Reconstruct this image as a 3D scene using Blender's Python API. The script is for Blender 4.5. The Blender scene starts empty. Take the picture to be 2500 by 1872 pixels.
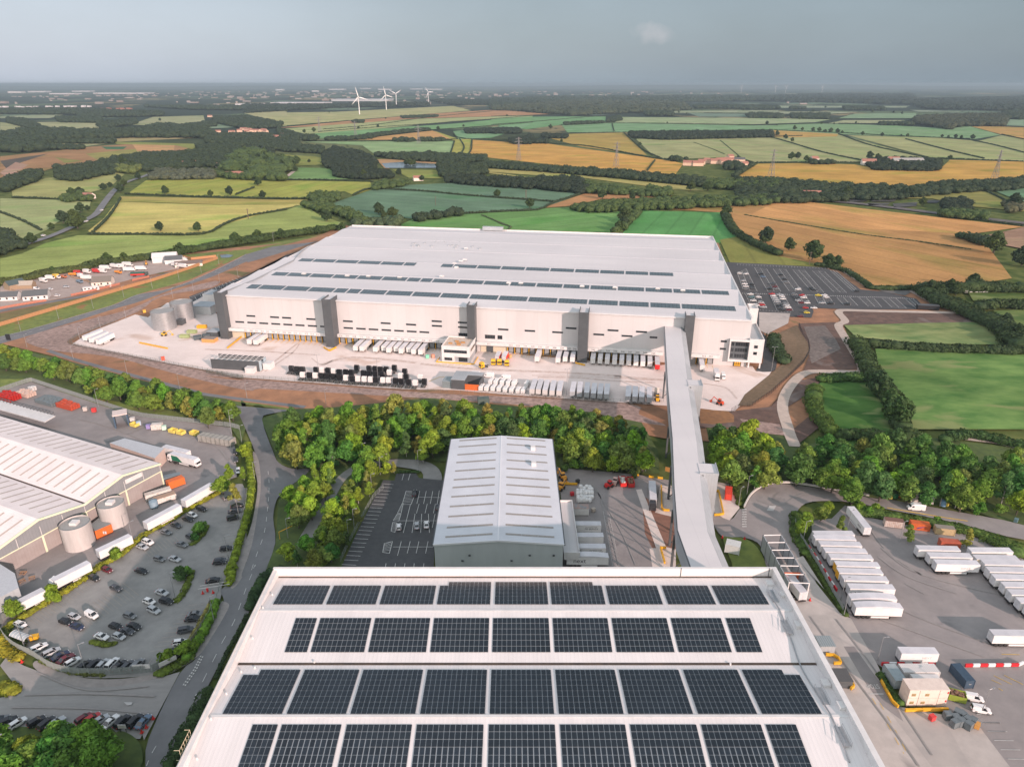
import bpy, math, random, numpy as np
from math import sin, cos, tan, atan2, radians, degrees, pi, hypot, sqrt
from mathutils import Vector, Matrix, noise
from mathutils.geometry import tessellate_polygon
random.seed(7); rng = np.random.default_rng(7)
sc = bpy.context.scene
COL = sc.collection
# ------------------------------------------------------------------ camera
CAM_H, FPX, PITCH = 146.0, 1732.0, radians(22.88)
cam = bpy.data.objects.new('camera', bpy.data.cameras.new('camera')); COL.objects.link(cam)
cam.location = (0, 0, CAM_H); cam.rotation_euler = (radians(90) - PITCH, 0, 0)
cam.data.sensor_width = 36; cam.data.lens = 36 * FPX / 2500
cam.data.clip_start = 1; cam.data.clip_end = 200000
sc.camera = cam
# ------------------------------------------------------------------ sun, sky, exposure
SUN_EL, SUN_OFF = radians(18), radians(39)          # sun stands behind the camera, to the right
sd = Vector((sin(SUN_OFF) * cos(SUN_EL), -cos(SUN_OFF) * cos(SUN_EL), sin(SUN_EL)))
sun = bpy.data.objects.new('sun', bpy.data.lights.new('sun', 'SUN')); COL.objects.link(sun)
sun.rotation_euler = sd.to_track_quat('Z', 'Y').to_euler()
sun.data.energy = 4.1; sun.data.angle = radians(0.6); sun.data.color = (1.0, 0.73, 0.65)
world = bpy.data.worlds.new('World'); sc.world = world; world.use_nodes = True
wn, wl_ = world.node_tree.nodes, world.node_tree.links
wn.clear()
def wnode(t, **k):
    n = wn.new(t)
    for a, v in k.items(): setattr(n, a, v)
    return n
sky = wnode('ShaderNodeTexSky', sky_type='NISHITA', sun_disc=False)
sky.sun_elevation = SUN_EL; sky.sun_rotation = pi - SUN_OFF; sky.altitude = 150; sky.air_density = 1.2; sky.dust_density = 2.0
tc = wnode('ShaderNodeTexCoord'); sep = wnode('ShaderNodeSeparateXYZ'); wl_.new(tc.outputs['Generated'], sep.inputs[0])
# overcast layer: paler to the left, slate to the right and up
rx = wnode('ShaderNodeValToRGB'); mx = wnode('ShaderNodeMath', operation='MULTIPLY_ADD'); mx.inputs[1].default_value = 0.8; mx.inputs[2].default_value = 0.5
wl_.new(sep.outputs['X'], mx.inputs[0]); wl_.new(mx.outputs[0], rx.inputs[0])
rx.color_ramp.elements[0].position = 0.05; rx.color_ramp.elements[0].color = (3.7, 4.1, 4.9, 1)
rx.color_ramp.elements[1].position = 0.95; rx.color_ramp.elements[1].color = (1.7, 2.15, 2.6, 1)
e = rx.color_ramp.elements.new(0.5); e.color = (2.25, 2.72, 3.25, 1)
nz = wnode('ShaderNodeTexNoise'); nz.inputs['Scale'].default_value = 3.0; nz.inputs['Detail'].default_value = 5; nz.inputs['Roughness'].default_value = 0.55
mp = wnode('ShaderNodeMapping'); mp.inputs['Scale'].default_value = (1, 1, 2.6); wl_.new(tc.outputs['Generated'], mp.inputs[0]); wl_.new(mp.outputs[0], nz.inputs[0])
mr = wnode('ShaderNodeMapRange'); mr.inputs[1].default_value = 0.35; mr.inputs[2].default_value = 0.7; mr.inputs[3].default_value = 0.94; mr.inputs[4].default_value = 1.08; wl_.new(nz.outputs[0], mr.inputs[0])
cl = wnode('ShaderNodeVectorMath', operation='SCALE'); wl_.new(rx.outputs[0], cl.inputs[0]); wl_.new(mr.outputs[0], cl.inputs['Scale'])
mixs = wnode('ShaderNodeMix', data_type='RGBA'); mixs.inputs[0].default_value = 0.86
wl_.new(sky.outputs[0], mixs.inputs[6]); wl_.new(cl.outputs[0], mixs.inputs[7])
# the cloud veil is thinner and brighter toward the low sun behind the camera (broad smooth change)
gy = wnode('ShaderNodeMapRange', interpolation_type='SMOOTHSTEP'); gy.inputs[1].default_value = 0.75; gy.inputs[2].default_value = -0.9; gy.inputs[3].default_value = 1.0; gy.inputs[4].default_value = 2.7
wl_.new(sep.outputs['Y'], gy.inputs[0]); cl2 = wnode('ShaderNodeVectorMath', operation='SCALE'); wl_.new(cl.outputs[0], cl2.inputs[0]); wl_.new(gy.outputs[0], cl2.inputs['Scale'])
warm = wnode('ShaderNodeMix', data_type='RGBA', blend_type='MULTIPLY'); wf = wnode('ShaderNodeMapRange'); wf.inputs[1].default_value = 0.7; wf.inputs[2].default_value = -0.6; wl_.new(sep.outputs['Y'], wf.inputs[0]); wl_.new(wf.outputs[0], warm.inputs[0])
wl_.new(cl2.outputs[0], warm.inputs[6]); warm.inputs[7].default_value = (1.14, 1.0, 0.83, 1)
# one small bright cumulus above the horizon
vd = wnode('ShaderNodeVectorMath', operation='SUBTRACT'); vd.inputs[1].default_value = (.178, .982, .058); wl_.new(tc.outputs['Generated'], vd.inputs[0]); vm = wnode('ShaderNodeVectorMath', operation='MULTIPLY'); vm.inputs[1].default_value = (1, 1, 1.9); wl_.new(vd.outputs[0], vm.inputs[0]); vl = wnode('ShaderNodeVectorMath', operation='LENGTH'); wl_.new(vm.outputs[0], vl.inputs[0])
cn = wnode('ShaderNodeTexNoise'); cn.inputs['Scale'].default_value = 55; cn.inputs['Detail'].default_value = 5; wl_.new(tc.outputs['Generated'], cn.inputs[0]); cm_ = wnode('ShaderNodeMath', operation='MULTIPLY_ADD'); cm_.inputs[1].default_value = -.05; wl_.new(cn.outputs[0], cm_.inputs[0]); wl_.new(vl.outputs['Value'], cm_.inputs[2])
cr_ = wnode('ShaderNodeMapRange'); cr_.inputs[1].default_value = 0; cr_.inputs[2].default_value = -.02; cr_.inputs[4].default_value = .38; wl_.new(cm_.outputs[0], cr_.inputs[0]); cx_ = wnode('ShaderNodeMix', data_type='RGBA'); wl_.new(cr_.outputs[0], cx_.inputs[0]); wl_.new(warm.outputs[2], cx_.inputs[6]); cx_.inputs[7].default_value = (4.2, 4.0, 4.4, 1); wl_.new(cx_.outputs[2], mixs.inputs[7])
bg = wnode('ShaderNodeBackground'); bg.inputs['Strength'].default_value = 0.12
wl_.new(mixs.outputs[2], bg.inputs[0]); out = wnode('ShaderNodeOutputWorld'); wl_.new(bg.outputs[0], out.inputs[0])
vs = sc.view_settings; vs.view_transform = 'Standard'; vs.look = 'None'; vs.gamma = 1; vs.exposure = 0.40; vs.use_curve_mapping = False
sc.cycles.volume_bounces = 0; sc.cycles.max_bounces = 5; sc.cycles.diffuse_bounces = 2; sc.cycles.glossy_bounces = 2
sc.cycles.transparent_max_bounces = 8; sc.cycles.volume_step_rate = 1
# ------------------------------------------------------------------ pixel reading -> ground point
RG = {'A':(0,150,3.16),'B':(600,150,3.16),'C':(1200,150,3.16),'D':(1800,150,3.16),'E':(0,550,3.68),'F':(500,650,3.68),'G':(1000,650,3.68),
 'H':(1500,600,3.68),'I':(1900,600,3.68),'J':(0,920,3.68),'K':(0,1370,3.2985),'L':(550,950,3.68),'M':(1050,950,3.68),'N':(1550,950,3.68),
 'O':(1900,1000,3.68),'Q':(1800,1370,3.16),'R':(400,1370,3.16),'S':(1100,1370,3.16),'X':(0,0,1),'T':(690,870,6.144),'U':(1030,870,7.373),
 'V':(1800,640,4.424),'Y':(1600,860,7.373),'Z':(0,640,4.2538),'a':(2150,1550,6.32),'b':(1240,1150,5.53),'c':(1600,1160,5.175),'d':(2180,1300,6.369)}
def g(r, x, y, z=0.0):
    a, b, s = RG[r]; x = a + x / s; y = b + y / s
    u = (x - 1250) / FPX; v = (936 - y) / FPX
    dy = cos(PITCH) + v * sin(PITCH); dz = -sin(PITCH) + v * cos(PITCH)
    t = (z - CAM_H) / dz
    return (u * t, dy * t)
def P(s, z=0.0):
    r = 'X'; o = []
    for tok in s.split():
        if tok in RG: r = tok; continue
        x, y = tok.split(','); o.append(g(r, float(x), float(y), z))
    return o
def smooth(pts, n=6, closed=False):
    o = []; N = len(pts)
    rngi = range(N if closed else N - 1)
    for i in rngi:
        p0 = pts[(i - 1) % N] if closed or i > 0 else pts[i]
        p1 = pts[i]; p2 = pts[(i + 1) % N]
        p3 = pts[(i + 2) % N] if closed or i + 2 < N else p2
        for k in range(n):
            t = k / n
            o.append(tuple(0.5 * ((2 * p1[j]) + (-p0[j] + p2[j]) * t + (2 * p0[j] - 5 * p1[j] + 4 * p2[j] - p3[j]) * t * t + (-p0[j] + 3 * p1[j] - 3 * p2[j] + p3[j]) * t ** 3) for j in (0, 1)))
    if not closed: o.append(tuple(pts[-1]))
    return o
def resample(pts, step):
    o = [pts[0]]; acc = 0
    for a, b in zip(pts, pts[1:]):
        L = hypot(b[0]-a[0], b[1]-a[1]); d = step - acc
        while d <= L:
            o.append((a[0]+(b[0]-a[0])*d/L, a[1]+(b[1]-a[1])*d/L)); d += step
        acc = L - (d - step)
    return o
def inpoly(x, y, p):
    c = False; n = len(p); j = n - 1
    for i in range(n):
        if (p[i][1] > y) != (p[j][1] > y) and x < (p[j][0]-p[i][0])*(y-p[i][1])/(p[j][1]-p[i][1])+p[i][0]: c = not c
        j = i
    return c
# ------------------------------------------------------------------ materials
def lin(h):
    h = h.lstrip('#'); c = [int(h[i:i+2], 16) / 255 for i in (0, 2, 4)]
    return tuple(x / 12.92 if x <= 0.04045 else ((x + 0.055) / 1.055) ** 2.4 for x in c)
MATS = {}
def mat(name, c1, c2=None, scale=1.0, rough=0.7, metal=0.0, bump=0.0, coord='obj', big=0.0, bigscale=0.02, stretch=(1,1,1), ribs=None, ribcol=0.0, objcol=False, trans=0.0, detail=4, lo=0.35, hi=0.65, spec=0.5, rand=0.0, rot=0.0, patch=None, emis=0):
    """noise between c1 and c2; big = large-scale brightness swing; ribs=(axis,pitch); patch=(colour,scale,threshold)"""
    if name in MATS: return MATS[name]
    m = bpy.data.materials.new(name); m.use_nodes = True; MATS[name] = m
    n, l = m.node_tree.nodes, m.node_tree.links
    b = n['Principled BSDF']; b.inputs['Roughness'].default_value = rough; b.inputs['Metallic'].default_value = metal
    b.inputs['Specular IOR Level'].default_value = spec
    if coord == 'world': src = n.new('ShaderNodeNewGeometry').outputs['Position']
    else: src = n.new('ShaderNodeTexCoord').outputs['Object']
    mpg = n.new('ShaderNodeMapping'); mpg.inputs['Scale'].default_value = stretch; mpg.inputs['Rotation'].default_value = (0, 0, rot); l.new(src, mpg.inputs[0]); src2 = mpg.outputs[0]
    if objcol:
        oi = n.new('ShaderNodeObjectInfo'); colr = oi.outputs['Color']
    else:
        rgb = n.new('ShaderNodeRGB'); rgb.outputs[0].default_value = (*c1, 1); colr = rgb.outputs[0]
    fac = None
    if c2 is not None:
        t = n.new('ShaderNodeTexNoise'); t.inputs['Scale'].default_value = scale; t.inputs['Detail'].default_value = detail; t.inputs['Roughness'].default_value = 0.65; l.new(src2, t.inputs[0])
        r = n.new('ShaderNodeMapRange'); r.inputs[1].default_value = lo; r.inputs[2].default_value = hi; l.new(t.outputs[0], r.inputs[0]); fac = t.outputs[0]
        mx = n.new('ShaderNodeMix'); mx.data_type = 'RGBA'; l.new(r.outputs[0], mx.inputs[0]); l.new(colr, mx.inputs[6])
        if objcol:
            mu = n.new('ShaderNodeMix'); mu.data_type = 'RGBA'; mu.blend_type = 'MULTIPLY'; mu.inputs[0].default_value = 1; l.new(colr, mu.inputs[6]); mu.inputs[7].default_value = (*c2, 1); l.new(mu.outputs[2], mx.inputs[7])
        else: mx.inputs[7].default_value = (*c2, 1)
        colr = mx.outputs[2]
    if patch:
        t = n.new('ShaderNodeTexNoise'); t.inputs['Scale'].default_value = patch[1]; t.inputs['Detail'].default_value = 5; t.inputs['Distortion'].default_value = 0.6; l.new(src2, t.inputs[0])
        r = n.new('ShaderNodeMapRange'); r.inputs[1].default_value = patch[2]; r.inputs[2].default_value = patch[2] + 0.08; l.new(t.outputs[0], r.inputs[0])
        mx = n.new('ShaderNodeMix'); mx.data_type = 'RGBA'; l.new(r.outputs[0], mx.inputs[0]); l.new(colr, mx.inputs[6]); mx.inputs[7].default_value = (*patch[0], 1); colr = mx.outputs[2]
    def scaled(colr, val):
        mu = n.new('ShaderNodeVectorMath'); mu.operation = 'SCALE'; l.new(colr, mu.inputs[0]); l.new(val, mu.inputs['Scale']); return mu.outputs[0]
    if big:
        t = n.new('ShaderNodeTexNoise'); t.inputs['Scale'].default_value = bigscale; t.inputs['Detail'].default_value = 3; l.new(src, t.inputs[0])
        r = n.new('ShaderNodeMapRange'); r.inputs[1].default_value = 0.3; r.inputs[2].default_value = 0.7; r.inputs[3].default_value = 1 - big; r.inputs[4].default_value = 1 + big; l.new(t.outputs[0], r.inputs[0])
        colr = scaled(colr, r.outputs[0])
    if rand:
        oi = n.new('ShaderNodeObjectInfo'); r = n.new('ShaderNodeMapRange'); r.inputs[3].default_value = 1 - rand; r.inputs[4].default_value = 1 + rand; l.new(oi.outputs['Random'], r.inputs[0]); colr = scaled(colr, r.outputs[0])
    bsrc = fac
    if ribs:
        sp = n.new('ShaderNodeSeparateXYZ'); l.new(src, sp.inputs[0])
        mu = n.new('ShaderNodeMath'); mu.operation = 'MULTIPLY'; mu.inputs[1].default_value = 2 * pi / ribs[1]; l.new(sp.outputs[ribs[0]], mu.inputs[0])
        si = n.new('ShaderNodeMath'); si.operation = 'SINE'; l.new(mu.outputs[0], si.inputs[0]); bsrc = si.outputs[0]
        if ribcol:
            r = n.new('ShaderNodeMapRange'); r.inputs[1].default_value = 0.5 if ribcol > 0 else .985; r.inputs[2].default_value = 1; r.inputs[3].default_value = 1; r.inputs[4].default_value = 1 - abs(ribcol); l.new(si.outputs[0], r.inputs[0]); colr = scaled(colr, r.outputs[0])
    if bump and bsrc:
        bp = n.new('ShaderNodeBump'); bp.inputs['Strength'].default_value = bump; bp.inputs['Distance'].default_value = 0.15; l.new(bsrc, bp.inputs['Height']); l.new(bp.outputs[0], b.inputs['Normal'])
    l.new(colr, b.inputs['Base Color'])
    if trans:
        tr = n.new('ShaderNodeBsdfTranslucent'); l.new(colr, tr.inputs[0]); ms = n.new('ShaderNodeMixShader'); ms.inputs[0].default_value = trans
        l.new(b.outputs[0], ms.inputs[1]); l.new(tr.outputs[0], ms.inputs[2]); l.new(ms.outputs[0], n['Material Output'].inputs[0])
    return m
def plain(name, c, rough=0.6, metal=0.0, spec=0.5, var=0.12):
    c = lin(c) if isinstance(c, str) else c
    return mat(name, c, tuple(x * (1 - var) for x in c), scale=1.3, rough=rough, metal=metal, spec=spec)
WHITE = mat('white_paint', (0.70, 0.685, 0.675), (0.61, 0.60, 0.59), scale=0.4, rough=0.45, big=0.03, bigscale=0.05)
CLAD = mat('white_cladding', (0.60, 0.58, 0.575), (0.54, 0.52, 0.515), scale=0.06, rough=0.5, stretch=(1, 1, 0.15), ribs=(0, 6.0), ribcol=-0.07)
DGREY = mat('charcoal_cladding', lin('55595c'), lin('4c5053'), scale=0.2, rough=0.5, ribs=(2, 1.2), ribcol=0.1)
GREYC = mat('grey_cladding', lin('a9aeb2'), lin('9ba1a5'), scale=0.1, rough=0.45, ribs=(0, 1.0), ribcol=0.08, big=0.04)
GLASS = mat('dark_glass', (0.02, 0.026, 0.032), None, rough=0.12, spec=0.8)
BLACK = mat('black_paint', (0.018, 0.019, 0.022), (0.03, 0.03, 0.034), scale=2, rough=0.3)
RUBBER = mat('black_rubber', (0.02, 0.02, 0.02), (0.03, 0.03, 0.03), scale=4, rough=0.85)
STEEL = mat('galvanised_steel', (0.45, 0.46, 0.47), (0.36, 0.37, 0.38), scale=1.2, rough=0.42, metal=0.55, stretch=(1, 1, 3))
YEL = mat('yellow_paint', (0.78, 0.42, 0.02), (0.62, 0.33, 0.02), scale=2, rough=0.5)
RED = mat('red_paint', (0.62, 0.025, 0.02), (0.5, 0.03, 0.025), scale=1.5, rough=0.45)
ORANGE = mat('orange_paint', (0.72, 0.16, 0.03), (0.58, 0.13, 0.03), scale=1.5, rough=0.5)
BLUE = mat('blue_grey_paint', (0.06, 0.11, 0.17), (0.05, 0.085, 0.13), scale=1.5, rough=0.5)
MARK = mat('road_marking_paint', (0.62, 0.62, 0.6), (0.40, 0.40, 0.39), scale=1.5, rough=0.7, coord='world', lo=0.4, hi=0.75)
YMARK = mat('yellow_marking_paint', (0.70, 0.45, 0.06), (0.45, 0.30, 0.08), scale=1.5, rough=0.7, coord='world', lo=0.4, hi=0.75)
# ------------------------------------------------------------------ mesh building
class MB:
    def __init__(s): s.v = []; s.f = []; s.m = []
    def quad(s, a, b, c, d, m=0):
        i = len(s.v); s.v += [a, b, c, d]; s.f.append((i, i+1, i+2, i+3)); s.m.append(m); return s
    def face(s, pts, m=0):
        i = len(s.v); s.v += list(pts); s.f.append(tuple(range(i, i + len(pts)))); s.m.append(m); return s
    def box(s, x0, x1, y0, y1, z0, z1, m=0, mtop=None, rot=0, about=(0, 0)):
        P8 = [(x0,y0,z0),(x1,y0,z0),(x1,y1,z0),(x0,y1,z0),(x0,y0,z1),(x1,y0,z1),(x1,y1,z1),(x0,y1,z1)]
        if rot:
            c, q = cos(rot), sin(rot); P8 = [(about[0]+(x-about[0])*c-(y-about[1])*q, about[1]+(x-about[0])*q+(y-about[1])*c, z) for x, y, z in P8]
        i = len(s.v); s.v += P8
        for k, f in enumerate([(0,3,2,1),(4,5,6,7),(0,1,5,4),(1,2,6,5),(2,3,7,6),(3,0,4,7)]):
            s.f.append(tuple(i + q for q in f)); s.m.append(mtop if (k == 1 and mtop is not None) else m)
        return s
    def prism(s, prof, y0, y1, m=0, inset=None):
        """profile (x,z) extruded along y"""
        n = len(prof); i = len(s.v)
        s.v += [(x, y0, z) for x, z in prof] + [(x, y1, z) for x, z in prof]
        for k in range(n):
            q = (k + 1) % n; s.f.append((i+k, i+q, i+n+q, i+n+k)); s.m.append(m)
        s.f.append(tuple(i + k for k in range(n))[::-1]); s.m.append(m)
        s.f.append(tuple(i + n + k for k in range(n))); s.m.append(m); return s
    def cyl(s, cx, cy, z0, z1, r, n=12, m=0, r2=None, cap=True):
        r2 = r if r2 is None else r2; i = len(s.v)
        for k in range(n):
            a = 2*pi*k/n; s.v.append((cx+r*cos(a), cy+r*sin(a), z0)); s.v.append((cx+r2*cos(a), cy+r2*sin(a), z1))
        for k in range(n):
            q = (k+1) % n; s.f.append((i+2*k, i+2*q, i+2*q+1, i+2*k+1)); s.m.append(m)
        if cap: s.f.append(tuple(i+2*k+1 for k in range(n))); s.m.append(m)
        return s
    def ycyl(s, cx, cz, y0, y1, r, n=12, m=0):
        i = len(s.v)
        for k in range(n):
            a = 2*pi*k/n; s.v.append((cx+r*cos(a), y0, cz+r*sin(a))); s.v.append((cx+r*cos(a), y1, cz+r*sin(a)))
        for k in range(n):
            q = (k+1) % n; s.f.append((i+2*k, i+2*q, i+2*q+1, i+2*k+1)); s.m.append(m)
        s.f.append(tuple(i+2*k for k in range(n))); s.m.append(m); s.f.append(tuple(i+2*k+1 for k in range(n))); s.m.append(m); return s
    def tube(s, p0, p1, r=0.1, n=5, m=0, r2=None):
        p0 = Vector(p0); p1 = Vector(p1); d = (p1-p0); q = d.to_track_quat('Z', 'Y'); r2 = r if r2 is None else r2; i = len(s.v)
        for k in range(n):
            a = 2*pi*k/n; s.v.append(tuple(p0 + q @ Vector((r*cos(a), r*sin(a), 0)))); s.v.append(tuple(p1 + q @ Vector((r2*cos(a), r2*sin(a), 0))))
        for k in range(n):
            t = (k+1) % n; s.f.append((i+2*k, i+2*t, i+2*t+1, i+2*k+1)); s.m.append(m)
        return s
    def mesh(s, name, mats, smooth_=False):
        me = bpy.data.meshes.new(name); me.from_pydata(s.v, [], s.f)
        for m in (mats if isinstance(mats, (list, tuple)) else [mats]): me.materials.append(m)
        me.polygons.foreach_set('material_index', s.m)
        if smooth_: me.polygons.foreach_set('use_smooth', [True] * len(s.f))
        me.update(); return me
    def build(s, name, mats, parent=None, smooth_=False, loc=None):
        return obj(name, s.mesh(name, mats, smooth_), parent, loc)
def obj(name, data, parent=None, loc=None, rot=None):
    o = bpy.data.objects.new(name, data); COL.objects.link(o)
    if parent is not None: o.parent = parent
    if loc is not None: o.location = loc
    if rot is not None: o.rotation_euler = (0, 0, rot)
    return o
def tag(o, label=None, cat=None, group=None, kind=None):
    if label: o['label'] = label
    if cat: o['category'] = cat
    if group: o['group'] = group
    if kind: o['kind'] = kind
    return o
def thing(name, label, cat, loc=(0, 0, 0), rot=0, group=None):
    o = bpy.data.objects.new(name, None); COL.objects.link(o); o.empty_display_size = 1
    o.location = loc; o.rotation_euler = (0, 0, rot); return tag(o, label, cat, group)
def dup(root, loc, rot=None, label=None, group=None, scale=None):
    r = root.copy(); COL.objects.link(r); r.location = loc
    if rot is not None: r.rotation_euler = (0, 0, rot)
    if scale is not None: r.scale = scale
    if label: r['label'] = label
    if group: r['group'] = group
    for ch in list(root.children):
        c = ch.copy(); COL.objects.link(c); c.parent = r
        for gc in list(ch.children):
            d = gc.copy(); COL.objects.link(d); d.parent = c
    return r
ORD = 'first second third fourth fifth sixth seventh eighth ninth tenth eleventh twelfth thirteenth fourteenth fifteenth sixteenth seventeenth eighteenth nineteenth twentieth twenty-first twenty-second twenty-third twenty-fourth twenty-fifth twenty-sixth twenty-seventh twenty-eighth twenty-ninth thirtieth'.split()
def ordn(i):
    if i < 30: return ORD[i]
    t = ['thirty', 'forty', 'fifty', 'sixty', 'seventy'][(i+1)//10 - 3]; u = (i+1) % 10
    return (t + '-' + ORD[u-1]) if u else t[:-1] + 'ieth'
def sheet(name, pts, z, m, kind='structure', label=None, origin=None, rot=0.0):
    """flat polygon"""
    tri = tessellate_polygon([[Vector((x, y, 0)) for x, y in pts]])
    cx = sum(p[0] for p in pts)/len(pts); cy = sum(p[1] for p in pts)/len(pts)
    c, s = cos(-rot), sin(-rot)
    v = [((x-cx)*c-(y-cy)*s, (x-cx)*s+(y-cy)*c, 0) for x, y in pts]
    F_ = []
    for t in tri:
        a, b, d = (Vector(v[i]) for i in t)
        F_.append(tuple(t) if (b-a).cross(d-a).z > 0 else tuple(t)[::-1])
    me = bpy.data.meshes.new(name); me.from_pydata(v, [], F_); me.materials.append(m); me.update()
    o = obj(name, me, None, (cx, cy, z), rot); tag(o, label, None, None, kind); return o
def strip_mb(pts, w, z=0.0, mb=None, dash=None, off=0.0, m=0, h=None):
    """ribbon along a path; dash=(on,gap); h gives it a kerb-like height"""
    mb = mb or MB()
    if dash:
        on, gap = dash; q = resample(pts, 0.5); k = int((on+gap)/0.5); kk = max(1, int(on/0.5))
        segs = [q[i:i+kk+1] for i in range(0, len(q)-1, k)]
    else: segs = [pts]
    for sg in segs:
        if len(sg) < 2: continue
        L = []; R_ = []
        for i, p in enumerate(sg):
            a = sg[max(0, i-1)]; b = sg[min(len(sg)-1, i+1)]; dx, dy = b[0]-a[0], b[1]-a[1]; d = hypot(dx, dy) or 1; nx, ny = -dy/d, dx/d
            L.append((p[0]+nx*(off+w/2), p[1]+ny*(off+w/2))); R_.append((p[0]+nx*(off-w/2), p[1]+ny*(off-w/2)))
        for i in range(len(sg)-1):
            zt = z + (h or 0)
            mb.quad((*R_[i], zt), (*R_[i+1], zt), (*L[i+1], zt), (*L[i], zt), m)
            if h:
                mb.quad((*R_[i], z), (*R_[i+1], z), (*R_[i+1], zt), (*R_[i], zt), m); mb.quad((*L[i+1], z), (*L[i], z), (*L[i], zt), (*L[i+1], zt), m)
        if h:
            for i in (0, -1): mb.quad((*R_[i], z), (*L[i], z), (*L[i], z+h), (*R_[i], z+h), m)
    return mb
def strip(name, pts, w, z, m, kind='structure', dash=None, off=0.0, h=None, label=None):
    o = strip_mb(pts, w, z, None, dash, off, 0, h).build(name, m); return tag(o, label, None, None, kind)
def wallline(pts, h, t, z=0.0, mb=None, m=0):
    return strip_mb(pts, t, z, mb, None, 0.0, m, h)
# ================================================================== GROUND
def groundmat():
    m = bpy.data.materials.new('countryside'); m.use_nodes = True
    n, l = m.node_tree.nodes, m.node_tree.links; b = n['Principled BSDF']; b.inputs['Roughness'].default_value = 0.95; b.inputs['Specular IOR Level'].default_value = 0.1
    geo = n.new('ShaderNodeNewGeometry')
    mp_ = n.new('ShaderNodeMapping'); mp_.inputs['Scale'].default_value = (1/520, 1/700, 1); l.new(geo.outputs['Position'], mp_.inputs[0])
    ds = n.new('ShaderNodeTexNoise'); ds.inputs['Scale'].default_value = 0.6; ds.inputs['Detail'].default_value = 2; l.new(mp_.outputs[0], ds.inputs[0])
    ad = n.new('ShaderNodeVectorMath'); ad.operation = 'ADD'; sc_ = n.new('ShaderNodeVectorMath'); sc_.operation = 'SCALE'; sc_.inputs['Scale'].default_value = 1.2
    l.new(ds.outputs[1], sc_.inputs[0]); l.new(mp_.outputs[0], ad.inputs[0]); l.new(sc_.outputs[0], ad.inputs[1])
    vo = n.new('ShaderNodeTexVoronoi'); vo.voronoi_dimensions = '2D'; vo.inputs['Scale'].default_value = 1.0; l.new(ad.outputs[0], vo.inputs[0])
    sp = n.new('ShaderNodeSeparateColor'); l.new(vo.outputs['Color'], sp.inputs[0])
    rp = n.new('ShaderNodeValToRGB'); cr = rp.color_ramp; cr.interpolation = 'CONSTANT'
    cols = [(0, (0.028, 0.045, 0.028)), (0.34, (0.10, 0.145, 0.07)), (0.52, (0.035, 0.055, 0.033)), (0.66, (0.19, 0.20, 0.11)), (0.78, (0.13, 0.19, 0.12)), (0.90, (0.24, 0.20, 0.10))]
    cr.elements[0].position, cr.elements[0].color = 0, (*cols[0][1], 1); cr.elements[1].position, cr.elements[1].color = cols[1][0], (*cols[1][1], 1)
    for p_, c_ in cols[2:]: e_ = cr.elements.new(p_); e_.color = (*c_, 1)
    l.new(sp.outputs[0], rp.inputs[0])
    # dark hedges between cells
    vo2 = n.new('ShaderNodeTexVoronoi'); vo2.voronoi_dimensions = '2D'; vo2.feature = 'DISTANCE_TO_EDGE'; l.new(ad.outputs[0], vo2.inputs[0])
    r2 = n.new('ShaderNodeMapRange'); r2.inputs[1].default_value = 0.02; r2.inputs[2].default_value = 0.05; l.new(vo2.outputs[0], r2.inputs[0])
    mx = n.new('ShaderNodeMix'); mx.data_type = 'RGBA'; l.new(r2.outputs[0], mx.inputs[0]); mx.inputs[6].default_value = (0.022, 0.035, 0.022, 1); l.new(rp.outputs[0], mx.inputs[7])
    # woods
    w = n.new('ShaderNodeTexNoise'); w.inputs['Scale'].default_value = 1.1; w.inputs['Detail'].default_value = 6; l.new(mp_.outputs[0], w.inputs[0])
    r3 = n.new('ShaderNodeMapRange'); r3.inputs[1].default_value = 0.46; r3.inputs[2].default_value = 0.52; l.new(w.outputs[0], r3.inputs[0])
    mx2 = n.new('ShaderNodeMix'); mx2.data_type = 'RGBA'; l.new(r3.outputs[0], mx2.inputs[0]); l.new(mx.outputs[2], mx2.inputs[6]); mx2.inputs[7].default_value = (0.024, 0.038, 0.024, 1)
    # near the camera it is plain rough grass
    le = n.new('ShaderNodeVectorMath'); le.operation = 'LENGTH'; l.new(geo.outputs['Position'], le.inputs[0])
    r4 = n.new('ShaderNodeMapRange'); r4.inputs[1].default_value = 1500; r4.inputs[2].default_value = 2600; l.new(le.outputs['Value'], r4.inputs[0])
    gn = n.new('ShaderNodeTexNoise'); gn.inputs['Scale'].default_value = 0.08; gn.inputs['Detail'].default_value = 8; l.new(geo.outputs['Position'], gn.inputs[0])
    gr = n.new('ShaderNodeValToRGB'); gr.color_ramp.elements[0].position = 0.35; gr.color_ramp.elements[0].color = (0.055, 0.085, 0.02, 1); gr.color_ramp.elements[1].position = 0.65; gr.color_ramp.elements[1].color = (0.14, 0.16, 0.05, 1)
    l.new(gn.outputs[0], gr.inputs[0])
    mx3 = n.new('ShaderNodeMix'); mx3.data_type = 'RGBA'; l.new(r4.outputs[0], mx3.inputs[0]); l.new(gr.outputs[0], mx3.inputs[6]); l.new(mx2.outputs[2], mx3.inputs[7])
    l.new(mx3.outputs[2], b.inputs['Base Color']); return m
FAR = 60000
mb = MB(); mb.quad((-FAR, -600, -0.6), (FAR, -600, -0.6), (FAR, FAR, -0.6), (-FAR, FAR, -0.6))
tag(mb.build('ground', groundmat()), None, None, None, 'structure')

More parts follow.
